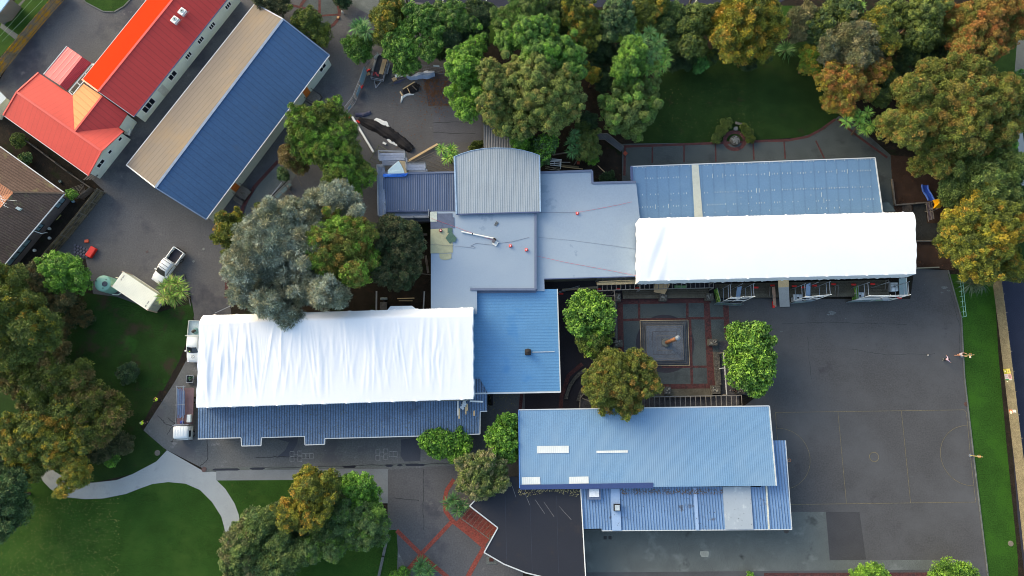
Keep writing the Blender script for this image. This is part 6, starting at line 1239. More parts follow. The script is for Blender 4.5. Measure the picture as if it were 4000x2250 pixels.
for x, y in ((340,260),(248,385),(232,540)): p = W('e8',x,y,1.8); MB().box((p.x,p.y,.9),(.12,.12,1.8)).build('post', timber, o)
tag(MB().beam(W('e1',970,190,2.8), W('e1',1590,168,2.8), .35, .08).build('timber_plank', timber_n), 'wide pale timber plank lying on the pergola by the flat roof', 'plank')
tag(MB().beam(W('e1',1000,155,2.8), W('e1',1560,133,2.8), .14, .08).build('timber_plank', timber_n), 'narrow pale timber plank lying on the pergola by the flat roof', 'plank')
tag(MB().beam(W('e1',450,280,.9), W('e1',980,240,.9), .3, .1).build('timber_plank', M('weathered_plank', C(146,136,120), .9)), 'weathered plank on the fence line above the round bright tree', 'plank')
o = fpanel('temporary fence panel collapsed between the middle blue roof and the round bright tree', W('e1',390,330), W('e1',700,240), 1.2)
for lb, x, y in (('red fence foot at the corner of the middle blue roof',430,340),('red fence foot under the weathered plank',700,270),('red fence foot at the left post of the pergola ladder',1000,265),('red fence foot beneath the middle of the pergola ladder',1290,265),('red fence foot at the wrap end of the pergola ladder',1585,255),('red fence foot in the dark inner corner of the flat roof',205,145)): block(lb, 'e1', x, y)
sheet_on('cardboard coloured plywood sheet leaning on the plaza steps', 'e2', [(222,270,),(452,268),(440,300),(375,420),(208,390)], 1.1, ply, 'plywood_sheet', 'plywood')
sheet_on('green patterned banner folded beneath the wrap edge', 'e2', [(520,290),(715,290),(700,330),(525,338)], .9, M('banner_green', C(104,140,96), .7, .3, 2.), 'green_banner', 'banner')
# ------------------------------------------------------------------ under the edge of the right wrap
def bay(label, A, Bp, h, ztop=6.3):
    """scaffold cage standing out from the wrap: posts, top and bottom rails"""
    A, Bp = Vector((A.x,A.y,0)), Vector((Bp.x,Bp.y,0)); o = thing('scaffold', label, 'scaffold', A, 'steel scaffolds'); D = Vector((0,1.7,0))
    for p in (A, Bp, A.lerp(Bp,.5)):
        for k_ in (0,1): MB().tube(p+D*k_, p+D*k_+Vector((0,0,h)), .045).build('standard', white_p if k_ == 0 else steel, o)
    for z in (2.0, h-.4, h-1.4):
        MB().tube(A+Vector((0,0,z)), Bp+Vector((0,0,z)), .04).build('ledger', white_p, o)
        for p in (A, Bp): MB().tube(p+Vector((0,0,z)), p+D+Vector((0,0,z)), .04).build('transom', steel, o)
    MB().tube(A+Vector((0,0,.4)), Bp+Vector((0,0,h-.6)), .03).build('brace', steel, o); return o
bay('scaffold cage in front of the wrap right of the plaza corner', W('e2',1200,555), W('e2',1530,545), 5.6)
bay('scaffold cage around the left liquid tank in front of the wrap', W('e3',540,560), W('e3',905,530), 5.6)
bay('scaffold cage behind the green banner in front of the wrap', W('e3',1470,545), W('e3',2060,535), 5.6)
gb_ = M('teal_banner', C(70,108,110), .6, .15, 1.2, .08, patch=[(C(138,174,96), 1.4, .56, .04)])
gb2 = M('green_stripe_banner', C(88,140,60), .6, .15, 1.2, .08, patch=[(C(176,206,110), 1.6, .52, .03)])
for lb, a, b, mm, sp in (('teal and green fence banner at the left scaffold cage',('e2',1115,575),('e2',1500,600),gb_,(0,1,.05,.95)),('teal banner fence panel below the left liquid tank',('e3',535,580),('e3',860,550),gb_,(0,1,.05,.9)),('teal banner fence panel below the right scaffold cage',('e3',1405,560),('e3',2090,530),gb_,(0,1,.02,.5)),
     ('green patterned banner panel standing at the left of the right scaffold cage',('e3',1500,530),('e3',1495,330),gb2,(.0,1,.05,1.)),('teal green banner panel side at the plaza corner',('e2',1160,560),('e2',1110,360),gb2,(0,1,.05,1))): fpanel(lb, W(*a), W(*b), 1.9, mm, sp)
def ibc(label, r, x, y, rz=0.):
    p = W(r, x, y, 1.1); o = local('liquid_tank', label, 'liquid tank', (p.x,p.y,0), rz, 'white caged liquid tanks'); MB().box((0,0,.65),(1.15,.98,1.0)).build('bottle', M('tank_white', C(216,224,232), .45), o, bevel=.08); MB().lathe((0,0,1.15),[(.12,0),(.12,.05)],14).build('cap', dark_m, o)
    MB().box((0,0,.07),(1.2,1.0,.14)).build('pallet', timber, o)
    for s_ in (-1,1):
        MB().path([(-.6,s_*.5,.15),(-.6,s_*.5,1.18),(.6,s_*.5,1.18),(.6,s_*.5,.15)], .02).build('cage_bar', steel, o)
        for z in (.4,.65,.9): MB().tube((-.6,s_*.51,z),(.6,s_*.51,z),.015,4).build('cage_bar', steel, o)
    MB().tube((-.2,-.5,1.18),(-.2,.5,1.18),.015).tube((.25,-.5,1.18),(.25,.5,1.18),.015).build('cage_top', steel, o)
ibc('white caged liquid tank beside the wide ramp board', 'e3', 660, 490); ibc('white caged liquid tank inside the right scaffold cage', 'e3', 1620, 460); ibc('white caged liquid tank at the right end beside the glass panel', 'e3', 2155, 315, PI/2)
o = thing('ramp_board', 'wide pale board standing out from the wrap like a ramp', 'board', W('e3',450,600)); MB().slab([W('e3',355,170,5.0), W('e3',520,170,5.0), W('e3',520,320,3.6), W('e3',360,330,3.6)], .05).build('plywood_part', ply, o); MB().slab([W('e3',360,330,3.6), W('e3',520,320,3.6), W('e3',535,625,.3), W('e3',383,630,.3)], .05).build('grey_part', M('grey_board', C(158,158,160), .7, .06), o)
tag(MB().beam(W('e3',283,320,1.6), W('e3',305,628,.1), .42, .06).build('timber_plank', M('tan_plank', C(172,138,118), .8)), 'tan timber plank sloping from the steps to the playground', 'plank')
block('red fence foot on the lower end of the tan plank', 'e3', 278, 595, rz=PI/2, s=(.9,.3,.2))
for lb, x, y in (('red fence foot beside the top of the tan plank',265,300),('left red fence foot inside the left scaffold cage',600,310),('right red fence foot inside the left scaffold cage',740,330),('red fence foot just right of the left scaffold cage',915,300),('red fence foot midway between the two scaffold cages',1210,280),('red fence foot at the green patterned banner',1520,285),('red fence foot in the middle of the right scaffold cage',1815,275),('red fence foot at the far left of the seating steps',10,330)): block(lb, 'e3', x, y, z=.7)
block('flat red fence foot at the right end of the low rail', 'e3', 2225, 490)
o = thing('glass_panel_screen', 'pale translucent panel screen at the right end of the wrap', 'screen', W('e3',2350,450)); MB().slab([W('e3',2225,190,3.4), W('e3',2340,180,3.4), W('e3',2352,450,.4), W('e3',2235,460,.4)], .04).build('panel', M('frosted_panel', C(134,152,160), .3, .08), o); MB().tube(W('e3',2070,470,.3), W('e3',2352,455,.4), .04).build('rail', steel, o); MB().tube(W('e3',2342,180,3.4), W('e3',2354,450,.4), .05).build('rail', white_p, o)
sheet_on('grey sheet draped at the right corner of the scaffold cage', 'e3', [(1935,450),(2020,445),(2090,525),(1985,535)], 1.2, M('grey_drape', C(146,156,168), .6, .1), 'grey_drape', 'sheet')
sheet_on('white sheet lying on the banner rail of the right scaffold cage', 'e3', [(1625,487),(1940,483),(1890,515),(1560,530)], 1.3, M('white_sheet2', C(206,214,218), .5, .05), 'white_sheet', 'sheet')
for lb, r, x0, y0, x1, y1, w_ in (('curved pale blue sheet inside the first scaffold cage','e2',1500,310,1470,520,.45),('pale blue sheet inside the left tank cage','e3',820,270,820,530,.45)):
    tag(MB().beam(W(r,x0,y0,3.2), W(r,x1,y1,.8), w_*1.4, .06).build('blue_sheet', M('paleblue_sheet', C(130,152,184), .5, .05)), lb, 'sheet')
def stand(label, x, y):
    o = thing('timber_trestle', label, 'trestle', W('e3',x,y), 'timber trestles on the steps'); MB().beam(W('e3',x-20,y-70,1.), W('e3',x-30,y+60,1.), .1,.1).build('leg', timber, o); MB().beam(W('e3',x+25,y-90,1.), W('e3',x+15,y+90,1.), .12,.1).build('leg', timber, o); MB().beam(W('e3',x-30,y-70,1.1), W('e3',x+30,y-90,1.1), .1,.1).build('crossbar', timber, o)
stand('timber trestle left of the tan plank', 250, 400); stand('timber trestle between the two scaffold cages', 1262, 380); stand('timber trestle left of the right end tank', 2040, 300)
# ------------------------------------------------------------------ play area, terrace, fountain
o = thing('slide', 'curved blue plastic slide beside the yellow roofed tower', 'slide', W('e6',1100,250)); sp = [(1015,115,.35),(1025,180,.5),(1045,240,.7),(1090,300,1.0),(1140,400,1.5)]
m = MB(); pts = [W('e6',x,y,z) for x,y,z in sp]
for a, b in zip(pts, pts[1:]): m.beam(a, b+(b-a)*.03, .75, .06)
m.build('chute', blue_pl, o)
for s_ in (-1,1):
    m = MB()
    for a, b in zip(pts, pts[1:]): d = (b-a).normalized(); nn = Vector((-d.y,d.x,0)).normalized()*.4*s_; m.beam(a+nn+Vector((0,0,.12)), b+nn+Vector((0,0,.12)), .09, .25)
    m.build('side_rail', M('slide_rim', C(84,122,214), .4), o)
o = thing('play_tower', 'play tower with folded yellow roof and grey slatted bridge', 'play tower', W('e6',1250,480))
A_ = [W('e6',1175,390,2.2), W('e6',1310,370,2.2), W('e6',1390,450,2.0), W('e6',1320,545,2.2), W('e6',1190,550,2.2), W('e6',1215,470,2.1)]; ap = W('e6',1312,450,3.0)
m = MB()
for i in range(6): a, b = A_[i], A_[(i+1) % 6]; m.add([a, b, ap, a-Vector((0,0,.06)), b-Vector((0,0,.06)), ap-Vector((0,0,.06))], [(0,1,2),(5,4,3),(0,3,4,1)])
m.build('roof', yel_pl, o)
for x, y in ((1190,400),(1310,385),(1320,530),(1195,540)): p = W('e6',x,y,2.1); MB().box((p.x,p.y,1.05),(.1,.1,2.1)).build('post', timber, o)
for x in (1050,1110,1150): MB().beam(W('e6',x,440-(x-1050)*.3,1.3), W('e6',x+50,800-(x-1050)*.5,1.3), .07, .08).build('bridge_rail', timber, o)
for i in range(16): y = 440+i*22; MB().beam(W('e6',1052+i*2,y,1.2), W('e6',1155+i*2,y-25,1.2), .09, .05).build('bridge_slat', M('slat_lilac', C(116,108,122), .8), o)
for x0,y0,x1,y1,lb in ((405,0,460,480,'long timber edging board between the terrace and the bark bed'),(460,490,1060,440,'timber edging board along the lower side of the bark bed'),(830,1168,1300,1162,'pale timber edging board across the deck foot'),(0,0,0,0,'')):
    if x1: tag(MB().beam(W('e6',x0,y0,.3), W('e6',x1,y1,.3), .18, .3).build('edging_board', timber), lb, 'edging board')
tag(MB().beam(W('b3',1120,575,.2), W('b3',1290,568,.2), .14, .25).build('edging_board', M('pale_edge', C(140,138,124), .9)), 'pale timber edging board at the playground end of the bark strip', 'edging board')
o = thing('timber_stair', 'dark timber stair rising to the play deck', 'stair', W('e6',690,540))
for i in range(4): p = W('e6',625+i*45,530,.2+.1*i); MB().box((p.x,p.y,.12+.08*i),(.3,1.1,.16)).build('tread', timber_d, o)
sheet_on('grey green translucent awning at the end of the long blue roof', 'e6', [(220,440),(345,435),(480,605),(240,612)], 2.6, M('awning_grey', C(70,84,88), .5, .1), 'awning', 'awning')
o = thing('timber_ramp', 'grey timber ramp with handrails turning down towards the terrace', 'ramp', W('a2',740,1080)); zR = .9
MB().slab(WL('a2', [(612,1010,zR),(720,1008,zR),(765,1045,zR),(845,1110,.4),(822,1142,.4),(700,1050,zR),(612,1048,zR)]), .12).build('deck', M('ramp_boards', C(98,102,108), .9, .15, 1., .3, 9, stripe=(150,.2,.01,.3)), o)
for pp in (((612,1010),(720,1006),(846,1108)),((640,1052),(700,1052),(822,1144))): MB().path([W('a2',x,y,1.6 if k < 2 else 1.2) for k,(x,y) in enumerate(pp)], .05).build('handrail', timber, o)
pf = W('a2',1678,1065); o = local('stone_fountain', 'round stone fountain with pale boulders on the brick ring', 'fountain', (pf.x,pf.y,0)); MB().lathe((0,0,0), [(.72,0),(.72,.35),(.6,.4),(.55,.3),(.1,.3)], 20).build('basin', stone, o); m = MB()
for k_ in range(12): a = k_*2.4; r_ = .12+.035*k_; m.ico((r_*math.cos(a), r_*math.sin(a), .42), .16, .6, .2, 0)
m.build('boulder_top', M('pale_boulder', C(126,130,128), .9, .25, 2.), o); 
tag(MB().ico(W('a2',1690,970,.1), .35, .5, .15, 1).build('boulder', MATS['pale_boulder']), 'pale boulder just above the stone fountain', 'boulder')
o = thing('garden_bench', 'short curved grey bench above the stone fountain', 'bench', W('a2',1710,935)); MB().beam(W('a2',1685,925,.45), W('a2',1735,940,.45), .35, .07).build('seat', timber, o); MB().box(W('a2',1690,927,.2),(.1,.3,.42)).build('leg', timber, o); MB().box(W('a2',1730,938,.2),(.1,.3,.42)).build('leg', timber, o)
o = thing('white_frame_stack', 'stack of white steel frames between the curved roof and the spiky tree', 'steel frames', W('f4',560,500)); 
for y0,y1 in ((410,428),(435,455),(465,483),(510,530),(548,575)): MB().beam(W('f4',400 if y0 > 430 else 440,y0,1.8), W('f4',655,y1,1.8), .09, .07).build('bar', white_p, o)
for x in (497,628,652): MB().beam(W('f4',x,470 if x < 640 else 415,1.85), W('f4',x-10 if x < 640 else 630,565 if x < 640 else 640,1.85), .08, .07).build('cross_bar', white_p, o)
for x0,y0,x1,y1 in ((290,590,620,620),(290,630,610,670),(340,580,620,660)): MB().beam(W('f4',x0,y0,1.2), W('f4',x1,y1,1.2), .06, .05).build('lower_bar', M('cream_bar', C(170,166,150), .7), o)
for lb, x0,y0,x1,y1,w_,mm in (('wide olive timber board below the spiky tree',650,555,1045,605,.28,M('olive_board', C(120,112,90), .9)),('thin timber board next to the wide olive board',655,585,1140,640,.1,timber_n),('short brown timber leaning under the mottled tree',935,555,1010,440,.14,timber),('grey board under the glossy shrub',455,320,770,270,.2,timber),('thin pale stick lying on the dark soil by the flat roof',1475,560,1640,712,.08,timber_n),('thin white board at the edge of the flat roof',660,485,855,485,.06,white_p)): tag(MB().beam(W('f4',x0,y0,.3), W('f4',x1,y1,.3), w_, .08).build('timber_board', mm), lb, 'timber')
block('orange red fence foot under the mottled tree', 'f4', 1035, 505, M('faded_red_pl', C(170,84,64), .6), (.4,.4,.16)); block('orange red fence foot on the brick corner near the timber ramp', 'f4', 2100, 290, MATS['faded_red_pl'], (.5,.5,.16), .8)
# metal stair rail, grounds left of the flat roof
o = thing('stair_rail', 'curved black and silver metal rail with glass panels by the concrete path', 'railing', W('f1',550,750)); rp = [(890,400,1.),(780,510,1.),(620,660,1.),(460,830,1.),(400,950,1.),(330,1120,1.)]
MB().path([W('f1',*p) for p in rp], .06).build('top_rail', dark_m, o); MB().path([W('f1',x,y,1.) for x,y in ((735,445),(590,630),(450,800),(300,990),(220,1110))], .05).build('outer_rail', steel, o)
for a, b in zip(rp, rp[1:]): MB().beam(W('f1',a[0]+90,a[1]+90,.5), W('f1',b[0]+90,b[1]+90,.5), .5, .05).build('mesh_panel', M('teal_mesh', C(92,116,120), .6, .3, 6., .3), o)
for i, (x0,y0,x1,y1,lb) in enumerate(((690,395,1090,830,'upper dark wire strung from the metal rail to the silver tree'),(590,640,970,950,'middle pale rod strung from the metal rail to the silver tree'),(370,760,760,1020,'lower dark wire strung from the metal rail to the silver tree'),(1135,190,1310,575,'long pale rod between the green shrub and the silver tree'))): tag(MB().tube(W('f1',x0,y0,1.5), W('f1',x1,y1,1.5), .04).build('stay_rod', timber_d if i in (0,2) else timber), lb, 'rod')
tag(MB().ico(W('f1',915,580,.3), .3, 1., .1, 1).build('boulder', M('pale_stone', C(140,138,132), .9)), 'round pale stone below the metal rail', 'boulder')
for lb, x0,y0,x1,y1,w_,z in (('long white rail near the flat roof above the left wrap',1960,180,1920,865,.18,1.5),('pale rail with slatted strip above the left wrap',108,170,98,900,.2,1.5),('pale timber length on the dark garden above the wrap bulge',905,460,1570,440,.12,.3),('thinner timber length on the dark garden',970,545,1500,545,.08,.2)): tag(MB().beam(W('f2',x0,y0,z), W('f2',x1,y1,z), w_, .1).build('timber_rail', timber_n if 'timber' in lb else M('offwhite_rail', C(160,164,166), .7)), lb, 'rail')
p = W('f2',370,750,.9); o = local('picnic_table', 'pale grey picnic table beside the wrap bulge', 'picnic table', (p.x,p.y,0)); 
for y in (1.05,-.95): MB().box((0,y,.6),(.95,.34,.25)).build('seat', M('seat_grey', C(124,140,144), .7), o, bevel=.06)
MB().box((0,0,.75),(.95,1.1,.08)).build('table_top', M('seat_table', C(98,98,98), .8, .3, 3.), o); MB().box((0,0,.35),(.2,2.0,.7)).build('frame', dark_m, o)
for lb, r, x0,y0,x1,y1,w_ in (('timber beam end between the dark leaved tree and the flat roof','b1',1215,325,1292,320,.28),('leaning timber post between the dark leaved tree and the flat roof','b1',1280,480,1300,612,.3),('thin rail below the leaning timber post','b1',1242,615,1318,625,.1)): tag(MB().beam(W(r,x0,y0,.8), W(r,x1,y1,.8), w_, .12).build('timber_board', timber), lb, 'timber')
# retaining edging and small yard things
tag(MB().path(WL('b0', [(1620,915,.6),(1740,860,.6),(1850,820,.6)]), .05).build('handrail', steel), 'thin handrail above the left corner of the left wrap', 'rail')
o = thing('planter_edging', 'timber edging around the cabbage tree beside the container', 'edging', W('d4',1020,850)); MB().beam(W('d4',945,920,.15), W('d4',1020,848,.15), .1,.2).build('board', timber, o); MB().beam(W('d4',1020,848,.15), W('d4',1150,1440,.15), .1,.2).build('board', timber, o)
o = thing('tool_crate', 'open crate of green and dark tools beside the left wrap', 'crate', W('d7',415,240)); pc_ = W('d7',415,240); 
for dx, dy, sx_, sy_ in ((0,.45,.95,.06),(0,-.45,.95,.06),(.45,0,.06,.84),(-.45,0,.06,.84)): MB().box((pc_.x+dx,pc_.y+dy,.3),(sx_,sy_,.6)).build('side', steel, o)
for k_ in range(6): tag(MB().box((pc_.x+random.uniform(-.25,.25),pc_.y+random.uniform(-.25,.25),.3+.04*k_),(.3,.2,.2),random.random()*3).build('tool_case', M('case_green', C(48,92,66), .6) if k_ % 2 else dark_m), ('green' if k_ % 2 else 'black')+f' tool case in the open crate, {("bottom","second","third","fourth","fifth","top")[k_]} of the heap', 'case', 'tool cases in the crate')
tag(MB().lathe(W('c0',1540,645,.02), [(.34,0),(.34,.03),(.3,.04)], 20).build('manhole_cover', M('rusty_cover', C(96,78,76), .8, .2, 4.)), 'round rusty manhole cover at the end of the drain channel', 'manhole')
for lb, r, x, y in (('small square pit lid in the middle of the yard','d4',95,280),('pale square valve lid beside the olive gold tree','d4',1515,212),('grey valve lid right of the parked utility truck','d4',1262,522)): tag(MB().box(W(r,x,y,.02),(.32,.3,.03),.6).build('valve_lid', M('lid_a' if 'pit' in lb else 'lid_b', C(78,68,70) if 'pit' in lb else C(118,122,120), .8)), lb, 'cover')
for lb, r, x, y, s_, c_ in (('round dark manhole at the corner of the lean-to annex','c3',138,1108,.33,(84,80,78)),('round pale drain cap on the bright lawn strip','c3',1832,1204,.36,(120,116,106)),('bare earth spot with drain cap by the lower left path','c0',1188,520,.38,(108,104,100)),('rusty drain grate by the court corner','c3',1497,152,.3,(92,70,66))): tag(MB().lathe(W(r,x,y,.015), [(s_,0),(s_*.95,.03)], 18).build('drain_cover', M('cap%d' % sum(c_), C(*c_), .9, .2, 5.)), lb, 'drain cover')
for lb, x, y in (('left square drain pit below the lean-to annex',703,1160),('right square drain pit below the lean-to annex',740,1160)): tag(MB().box(W('c2',x,y,.02),(.4,.42,.03)).build('drain_pit', M('pit_dark', C(56,56,58), .8)), lb, 'drain', 'square drain pits')
tag(MB().prism(WL('c2', [(1420,1262),(1480,1260),(1487,1275),(1480,1305),(1432,1306),(1418,1285)]), .012, .05).build('concrete_pad', M('pale_pad', C(152,156,150), .9)), 'pale irregular concrete pad on the old slab', 'pad')
sheet_on('grey concrete plate beside the black roof gutter', 'f7', [(500,1135),(660,1180),(660,1260),(498,1260)], .05, conc_g, 'concrete_plate', 'plate', .04); tag(MB().box(W('f7',578,1185,.08),(.55,.45,.05)).build('drain_pit', M('brown_pit', C(78,52,50), .9)), 'brown drain lid on the plate beside the black roof', 'drain')
tag(MB().box(W('c3',1890,-40,.2),(.1,.1,.3)).build('peg', timber), 'short timber peg by the long fence', 'peg') if False else None
o = thing('wire_garden_cage', 'square wire garden frame beside the tiled house', 'garden frame', W('f5',880,600))
for k_ in range(5):
    f_ = k_*.2; q4 = [(790,570),(940,518),(972,648),(860,688)]; cq = (890,606); pts = [W('f5',x+(cq[0]-x)*f_,y+(cq[1]-y)*f_,.5+.1*k_) for x,y in q4]; MB().path(pts+[pts[0]], .03, 4).build('frame_bar', timber, o)
for lb, x, y, c_ in (('white pot on the lawn beside the downpipe',572,1135,(200,204,200)),('upper white plastic tub beside the tiled house wall',570,1028,(206,212,206)),('lone white pot low on the side lawn',402,1273,(210,212,208)),('pale blue bag heap below the wire garden frame',840,720,(120,160,190)),('teal bin by the top eave of the tiled house',692,495,(78,100,104))): p = W('f5',x,y,0); tag(MB().lathe(p, [(.16,0),(.22,.3),(.18,.32),(.05,.25)], 12).build('garden_pot', M('pot%d' % sum(c_), C(*c_), .6)), lb, 'pot')
tag(MB().beam(W('f5',640,925,.5), W('f5',690,868,.5), .1, .1).build('yellow_rail', M('rail_yellow', C(150,150,90), .8)), 'yellow green rail at the step of the tiled house', 'rail')
sheet_on('white canopy roof at the left edge behind the red block', 'a0', [(-60,650),(0,690),(48,740),(0,790),(-60,800)], 2.6, M('white_corr', C(190,206,214), .5, .05, 1., .04, stripe=(51,.2,.02,.2)), 'canopy_roof', 'canopy')
MB().prism(WL('a0', [(0,780),(48,745),(80,760),(20,880),(-60,860),(-60,800)]), 0, 2.3).build('x', cream_w) if False else None
o = thing('neighbour_house', 'pale blue roofed house cut by the top left corner', 'house', W('f6',-40,-20)); MB().slab(WL('f6', [(-300,-200,3.),(250,-120,3.),(165,0,3.),(0,220,3.),(-300,330,3.)]), .15).build('roof', M('pale_blue_roof', C(150,196,232), .4, .03, 1., .03), o); MB().prism(inset(WL('f6', [(-300,-200,3.),(250,-120,3.),(165,0,3.),(0,220,3.),(-300,330,3.)]), .5), 0, 2.8).build('wall', wall_g, o)
o = thing('neighbour_shed', 'pale walled shed at the left edge beside the red cross wing', 'shed', W('a0',0,800)); MB().prism(WL('a0', [(-80,760),(45,745),(82,762),(15,905),(-80,880)]), -.02, 2.0).build('wall', cream_w, o)
o = thing('clothes_line', 'pair of thin wires strung over the top left lawn', 'wire', W('f6',300,400)); MB().tube(W('f6',0,680,2.), W('f6',600,0,2.), .02,4).build('wire', M('wire_pale', C(150,180,140), .6), o); MB().tube(W('f6',40,780,2.), W('f6',810,0,2.), .02,4).build('wire', MATS['wire_pale'], o)
# poles
for lb, r, x, y, h in (('tall timber power pole on the left part of the top verge','a1',1163,105,9.),('tall timber power pole on the right part of the top verge','a2',1312,88,9.)):
    p = W(r, x, y, 0); o = local('power_pole', lb, 'power pole', (p.x,p.y,0), 0., 'timber power poles'); MB().tube((0,0,0),(0,0,h),.17,10,.12).build('pole', timber, o); MB().beam((-.9,0,h-.6),(.9,0,h-.6),.1,.12).build('crossarm', timber, o)
    for x_ in (-.7,0,.7): MB().tube((x_,0,h-.54),(x_,0,h-.36),.05).build('insulator', white_p, o)
tag(MB().box(W('a2',1384,18,.6),(.12,.12,1.2)).build('marker_post', white_p), 'small white marker post on the top verge', 'post'); tag(MB().lathe(W('a1',655,98,.1), [(.14,0),(.14,.5),(.08,.6)], 10).build('bollard', white_p), 'small white bollard beside the brick turning circle', 'bollard')
tag(MB().box(W('a1',620,132,.1),(.35,.35,.12)).build('paving_block', M('sandstone', C(186,150,110), .8)), 'sandy square block on the brick turning circle', 'block')
def hoop(label, base, h, rz, tipw=None):
    o = local('netball_hoop', label, 'netball hoop', (base.x,base.y,0), rz, 'netball hoops'); MB().tube((0,0,0),(0,0,h),.055,8).build('pole', M('hoop_pole', C(170,160,100), .5), o); MB().lathe((0,0,0),[(.2,0),(.2,.06)],12).build('base', steel, o)
    R_ = .19; MB().path([(.22+R_+R_*math.cos(t/10*2*PI+PI), R_*math.sin(t/10*2*PI+PI), h-.08) for t in range(11)], .018, 5).build('ring', M('hoop_orange', C(226,140,70), .5), o); MB().tube((0,0,h-.08),(.22,0,h-.08),.025).build('arm', steel, o)
    m = MB()
    for t in range(8): a = t/8*2*PI; m.tube((.41+R_*math.cos(a),R_*math.sin(a),h-.09),(.41+.1*math.cos(a+.3),.1*math.sin(a+.3),h-.45),.008,3)
    m.build('net', white_p, o)
hoop('netball hoop on a leaning looking pole at the right end of the painted court', W('c3',1525,540), 2.6, math.radians(170)); hoop('netball hoop at the edge of the lawn strip above the two children', P(3757,1391), 2.6, math.radians(175)); hoop('netball hoop half hidden behind the lean-to annex', W('c3',140,576,2.6), 2.6, math.radians(0))
tag(MB().ico(P(3790,1395,2.75), .12, 1., 0., 2).build('ball', M('ball_peach', C(246,220,196), .6), smooth=True), 'peach coloured ball dropping into the netball hoop', 'ball'); tag(MB().ico(P(3625.5,1387.5,.11), .11, 1., 0., 2).build('ball', M('ball_grey', C(190,186,180), .6), smooth=True), 'pale grey ball lying on the playground left of the children', 'ball')
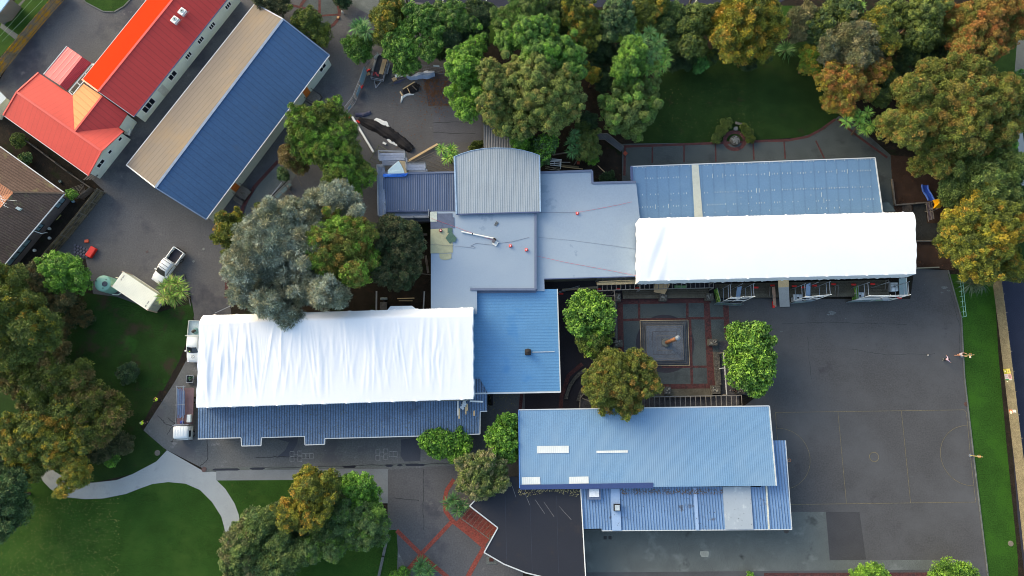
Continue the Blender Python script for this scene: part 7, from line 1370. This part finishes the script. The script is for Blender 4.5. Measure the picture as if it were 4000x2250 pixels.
# ------------------------------------------------------------------ people
def skin(name, verts, edges, radii, mat, parent):
    me = bpy.data.meshes.new(name); me.from_pydata(verts, edges, []); ob = bpy.data.objects.new(name, me); COL.objects.link(ob); ob.parent = parent; md = ob.modifiers.new('skin', 'SKIN'); md.use_smooth_shade = True
    for i, r_ in enumerate(radii): me.skin_vertices[0].data[i].radius = (r_, r_)
    me.skin_vertices[0].data[0].use_root = True; ob.modifiers.new('sub', 'SUBSURF').levels = 1; ob.modifiers['sub'].render_levels = 1; me.materials.append(mat); return ob
def person(label, feet, rz, s, topc, legc, hairc, shoec, arms, stride=.1, skinc=(200,150,120), sleeves=True, long=True, hat=None):
    o = local('person', label, 'person', (feet.x,feet.y,feet.z), rz, 'people on the school grounds'); o.scale = (s,s,s); sm = M('skin%d' % skinc[0], C(*skinc), .6)
    V_ = [(0,0,.95),(0,0,1.12),(0,0,1.34),(.01,0,1.47),(.03,0,1.58),(.02,0,1.70)]; E_ = [(0,1),(1,2),(2,3),(3,4),(4,5)]; R_ = [.13,.12,.14,.055,.095,.075]
    nose = len(V_); V_.append((.13,0,1.58)); E_.append((4,nose)); R_.append(.02)
    arm = {}; 
    for si, sg in enumerate((-1,1)):
        i = len(V_); el, wr = arms[si]; sh = (0,sg*.17,1.41); V_ += [sh, el, wr]; E_ += [(2,i),(i,i+1),(i+1,i+2)]; R_ += [.065,.045,.032]; d = (Vector(wr)-Vector(el)).normalized(); arm[sg] = (sh, el, wr)
        pm = Vector(wr)+d*.07; V_.append(tuple(pm)); E_.append((i+2,i+3)); R_.append(.035); side = d.cross(Vector((.3,.2,1))).normalized()
        for k_, (of, ln) in enumerate(((-.03,.07),(-.01,.085),(.01,.08),(.03,.06))): j = len(V_); V_ += [tuple(pm+side*of+d*.03), tuple(pm+side*of*1.2+d*(.03+ln)+Vector((0,0,-.012*k_)))]; E_ += [(i+3,j),(j,j+1)]; R_ += [.010,.008]
        j = len(V_); V_.append(tuple(Vector(wr)+d*.05+side*.06)); E_.append((i+3,j)); R_.append(.010)
    for sg in (-1,1):
        i = len(V_); st = stride*sg; V_ += [(0,sg*.09,.88),(st*.6+.03,sg*.10,.50),(st,sg*.10,.09),(st+.15,sg*.11,.04)]; E_ += [(0,i),(i,i+1),(i+1,i+2),(i+2,i+3)]; R_ += [.09,.062,.042,.035]
    skin('body', V_, E_, R_, sm, o)
    tv = [(0,0,.93),(0,0,1.12),(0,0,1.34),(0,0,1.44)]; te = [(0,1),(1,2),(2,3)]; tr = [.17,.16,.19,.07]
    for sg in (-1,1): i = len(tv); sh, el, wr = arm[sg]; end = wr if sleeves else tuple(Vector(sh).lerp(Vector(el), .6)); tv += [sh, el if sleeves else end]; te += [(2,i),(i,i+1)]; tr += [.08,.06]; 
    if sleeves:
        for sg in (-1,1): i = len(tv); tv.append(tuple(Vector(arm[sg][1]).lerp(Vector(arm[sg][2]), .9))); te.append(((5 if sg < 0 else 7), i)); tr.append(.048)
    skin('top', tv, te, tr, M('top%d' % sum(topc), C(*topc), .8), o)
    lv = [(0,0,.98)]; le = []; lr = [.145]
    for sg in (-1,1): i = len(lv); st = stride*sg; lv += [(0,sg*.09,.86),(st*.6+.03,sg*.10,.50)]+([(st,sg*.10,.13)] if long else []); le += [(0,i),(i,i+1)]+([(i+1,i+2)] if long else []); lr += [.105,.078]+([.06] if long else [])
    skin('trousers' if long else 'shorts', lv, le, lr, M('leg%d' % sum(legc), C(*legc), .8), o)
    for sg in (-1,1): MB().ico((stride*sg+.06,sg*.105,.05),.11,.5,0.,1).build('shoe', M('shoe%d' % sum(shoec), C(*shoec), .6), o, smooth=True)
    MB().ico((-.02,0,1.67),.125,.85,.05,1).build('hair' if not hat else 'hat', M('hair%d' % sum(hairc), C(*hairc), .8), o, smooth=True)
    for sg in (-1,1): MB().ico((.105,sg*.035,1.61),.012,1,0,0).build('eye', dark_m, o)
    return o
dn = [((0,-.24,1.14),(.06,-.26,.90)), ((0,.24,1.14),(.06,.26,.90))]
dn2 = [((.06,-.26,1.15),(.24,-.14,1.12)), ((.06,.26,1.15),(.24,.14,1.12))]
person('person in hi-vis lime jacket standing higher up the lawn edge, black cap', W('d8',1015,510), math.radians(125), 1.04, (214,255,70),(34,34,46),(20,20,24),(30,30,34), dn2, .16, hat=1)
person('person in hi-vis lime vest walking at the lower corner of the lawn', W('d8',590,1215), math.radians(178), 1.02, (206,255,60),(30,32,44),(190,200,150),(150,120,104), dn, .14, hat=1)
person('child in pale pink top and black leggings with arms spread on the court', W('e4',800,728), math.radians(10), .86, (236,204,226),(24,24,36),(24,22,30),(150,160,150), [((.12,-.34,1.30),(.34,-.52,1.22)), ((.02,.34,1.34),(-.06,.56,1.36))], .04)
person('child in white top and tan skirt reaching up towards the hoop', W('e4',1290,545), math.radians(-15), .98, (206,198,206),(190,130,100),(30,24,26),(176,130,110), [((.16,-.22,1.62),(.30,-.26,1.86)), ((.14,.2,1.58),(.30,.12,1.80))], .16, (222,170,140), False, False)
person('person in dark clothes leaning by the stone pillar on the plaza deck', W('e7',880,800), math.radians(-20), .98, (24,24,32),(30,32,54),(20,20,22),(200,204,214), dn2, .2)
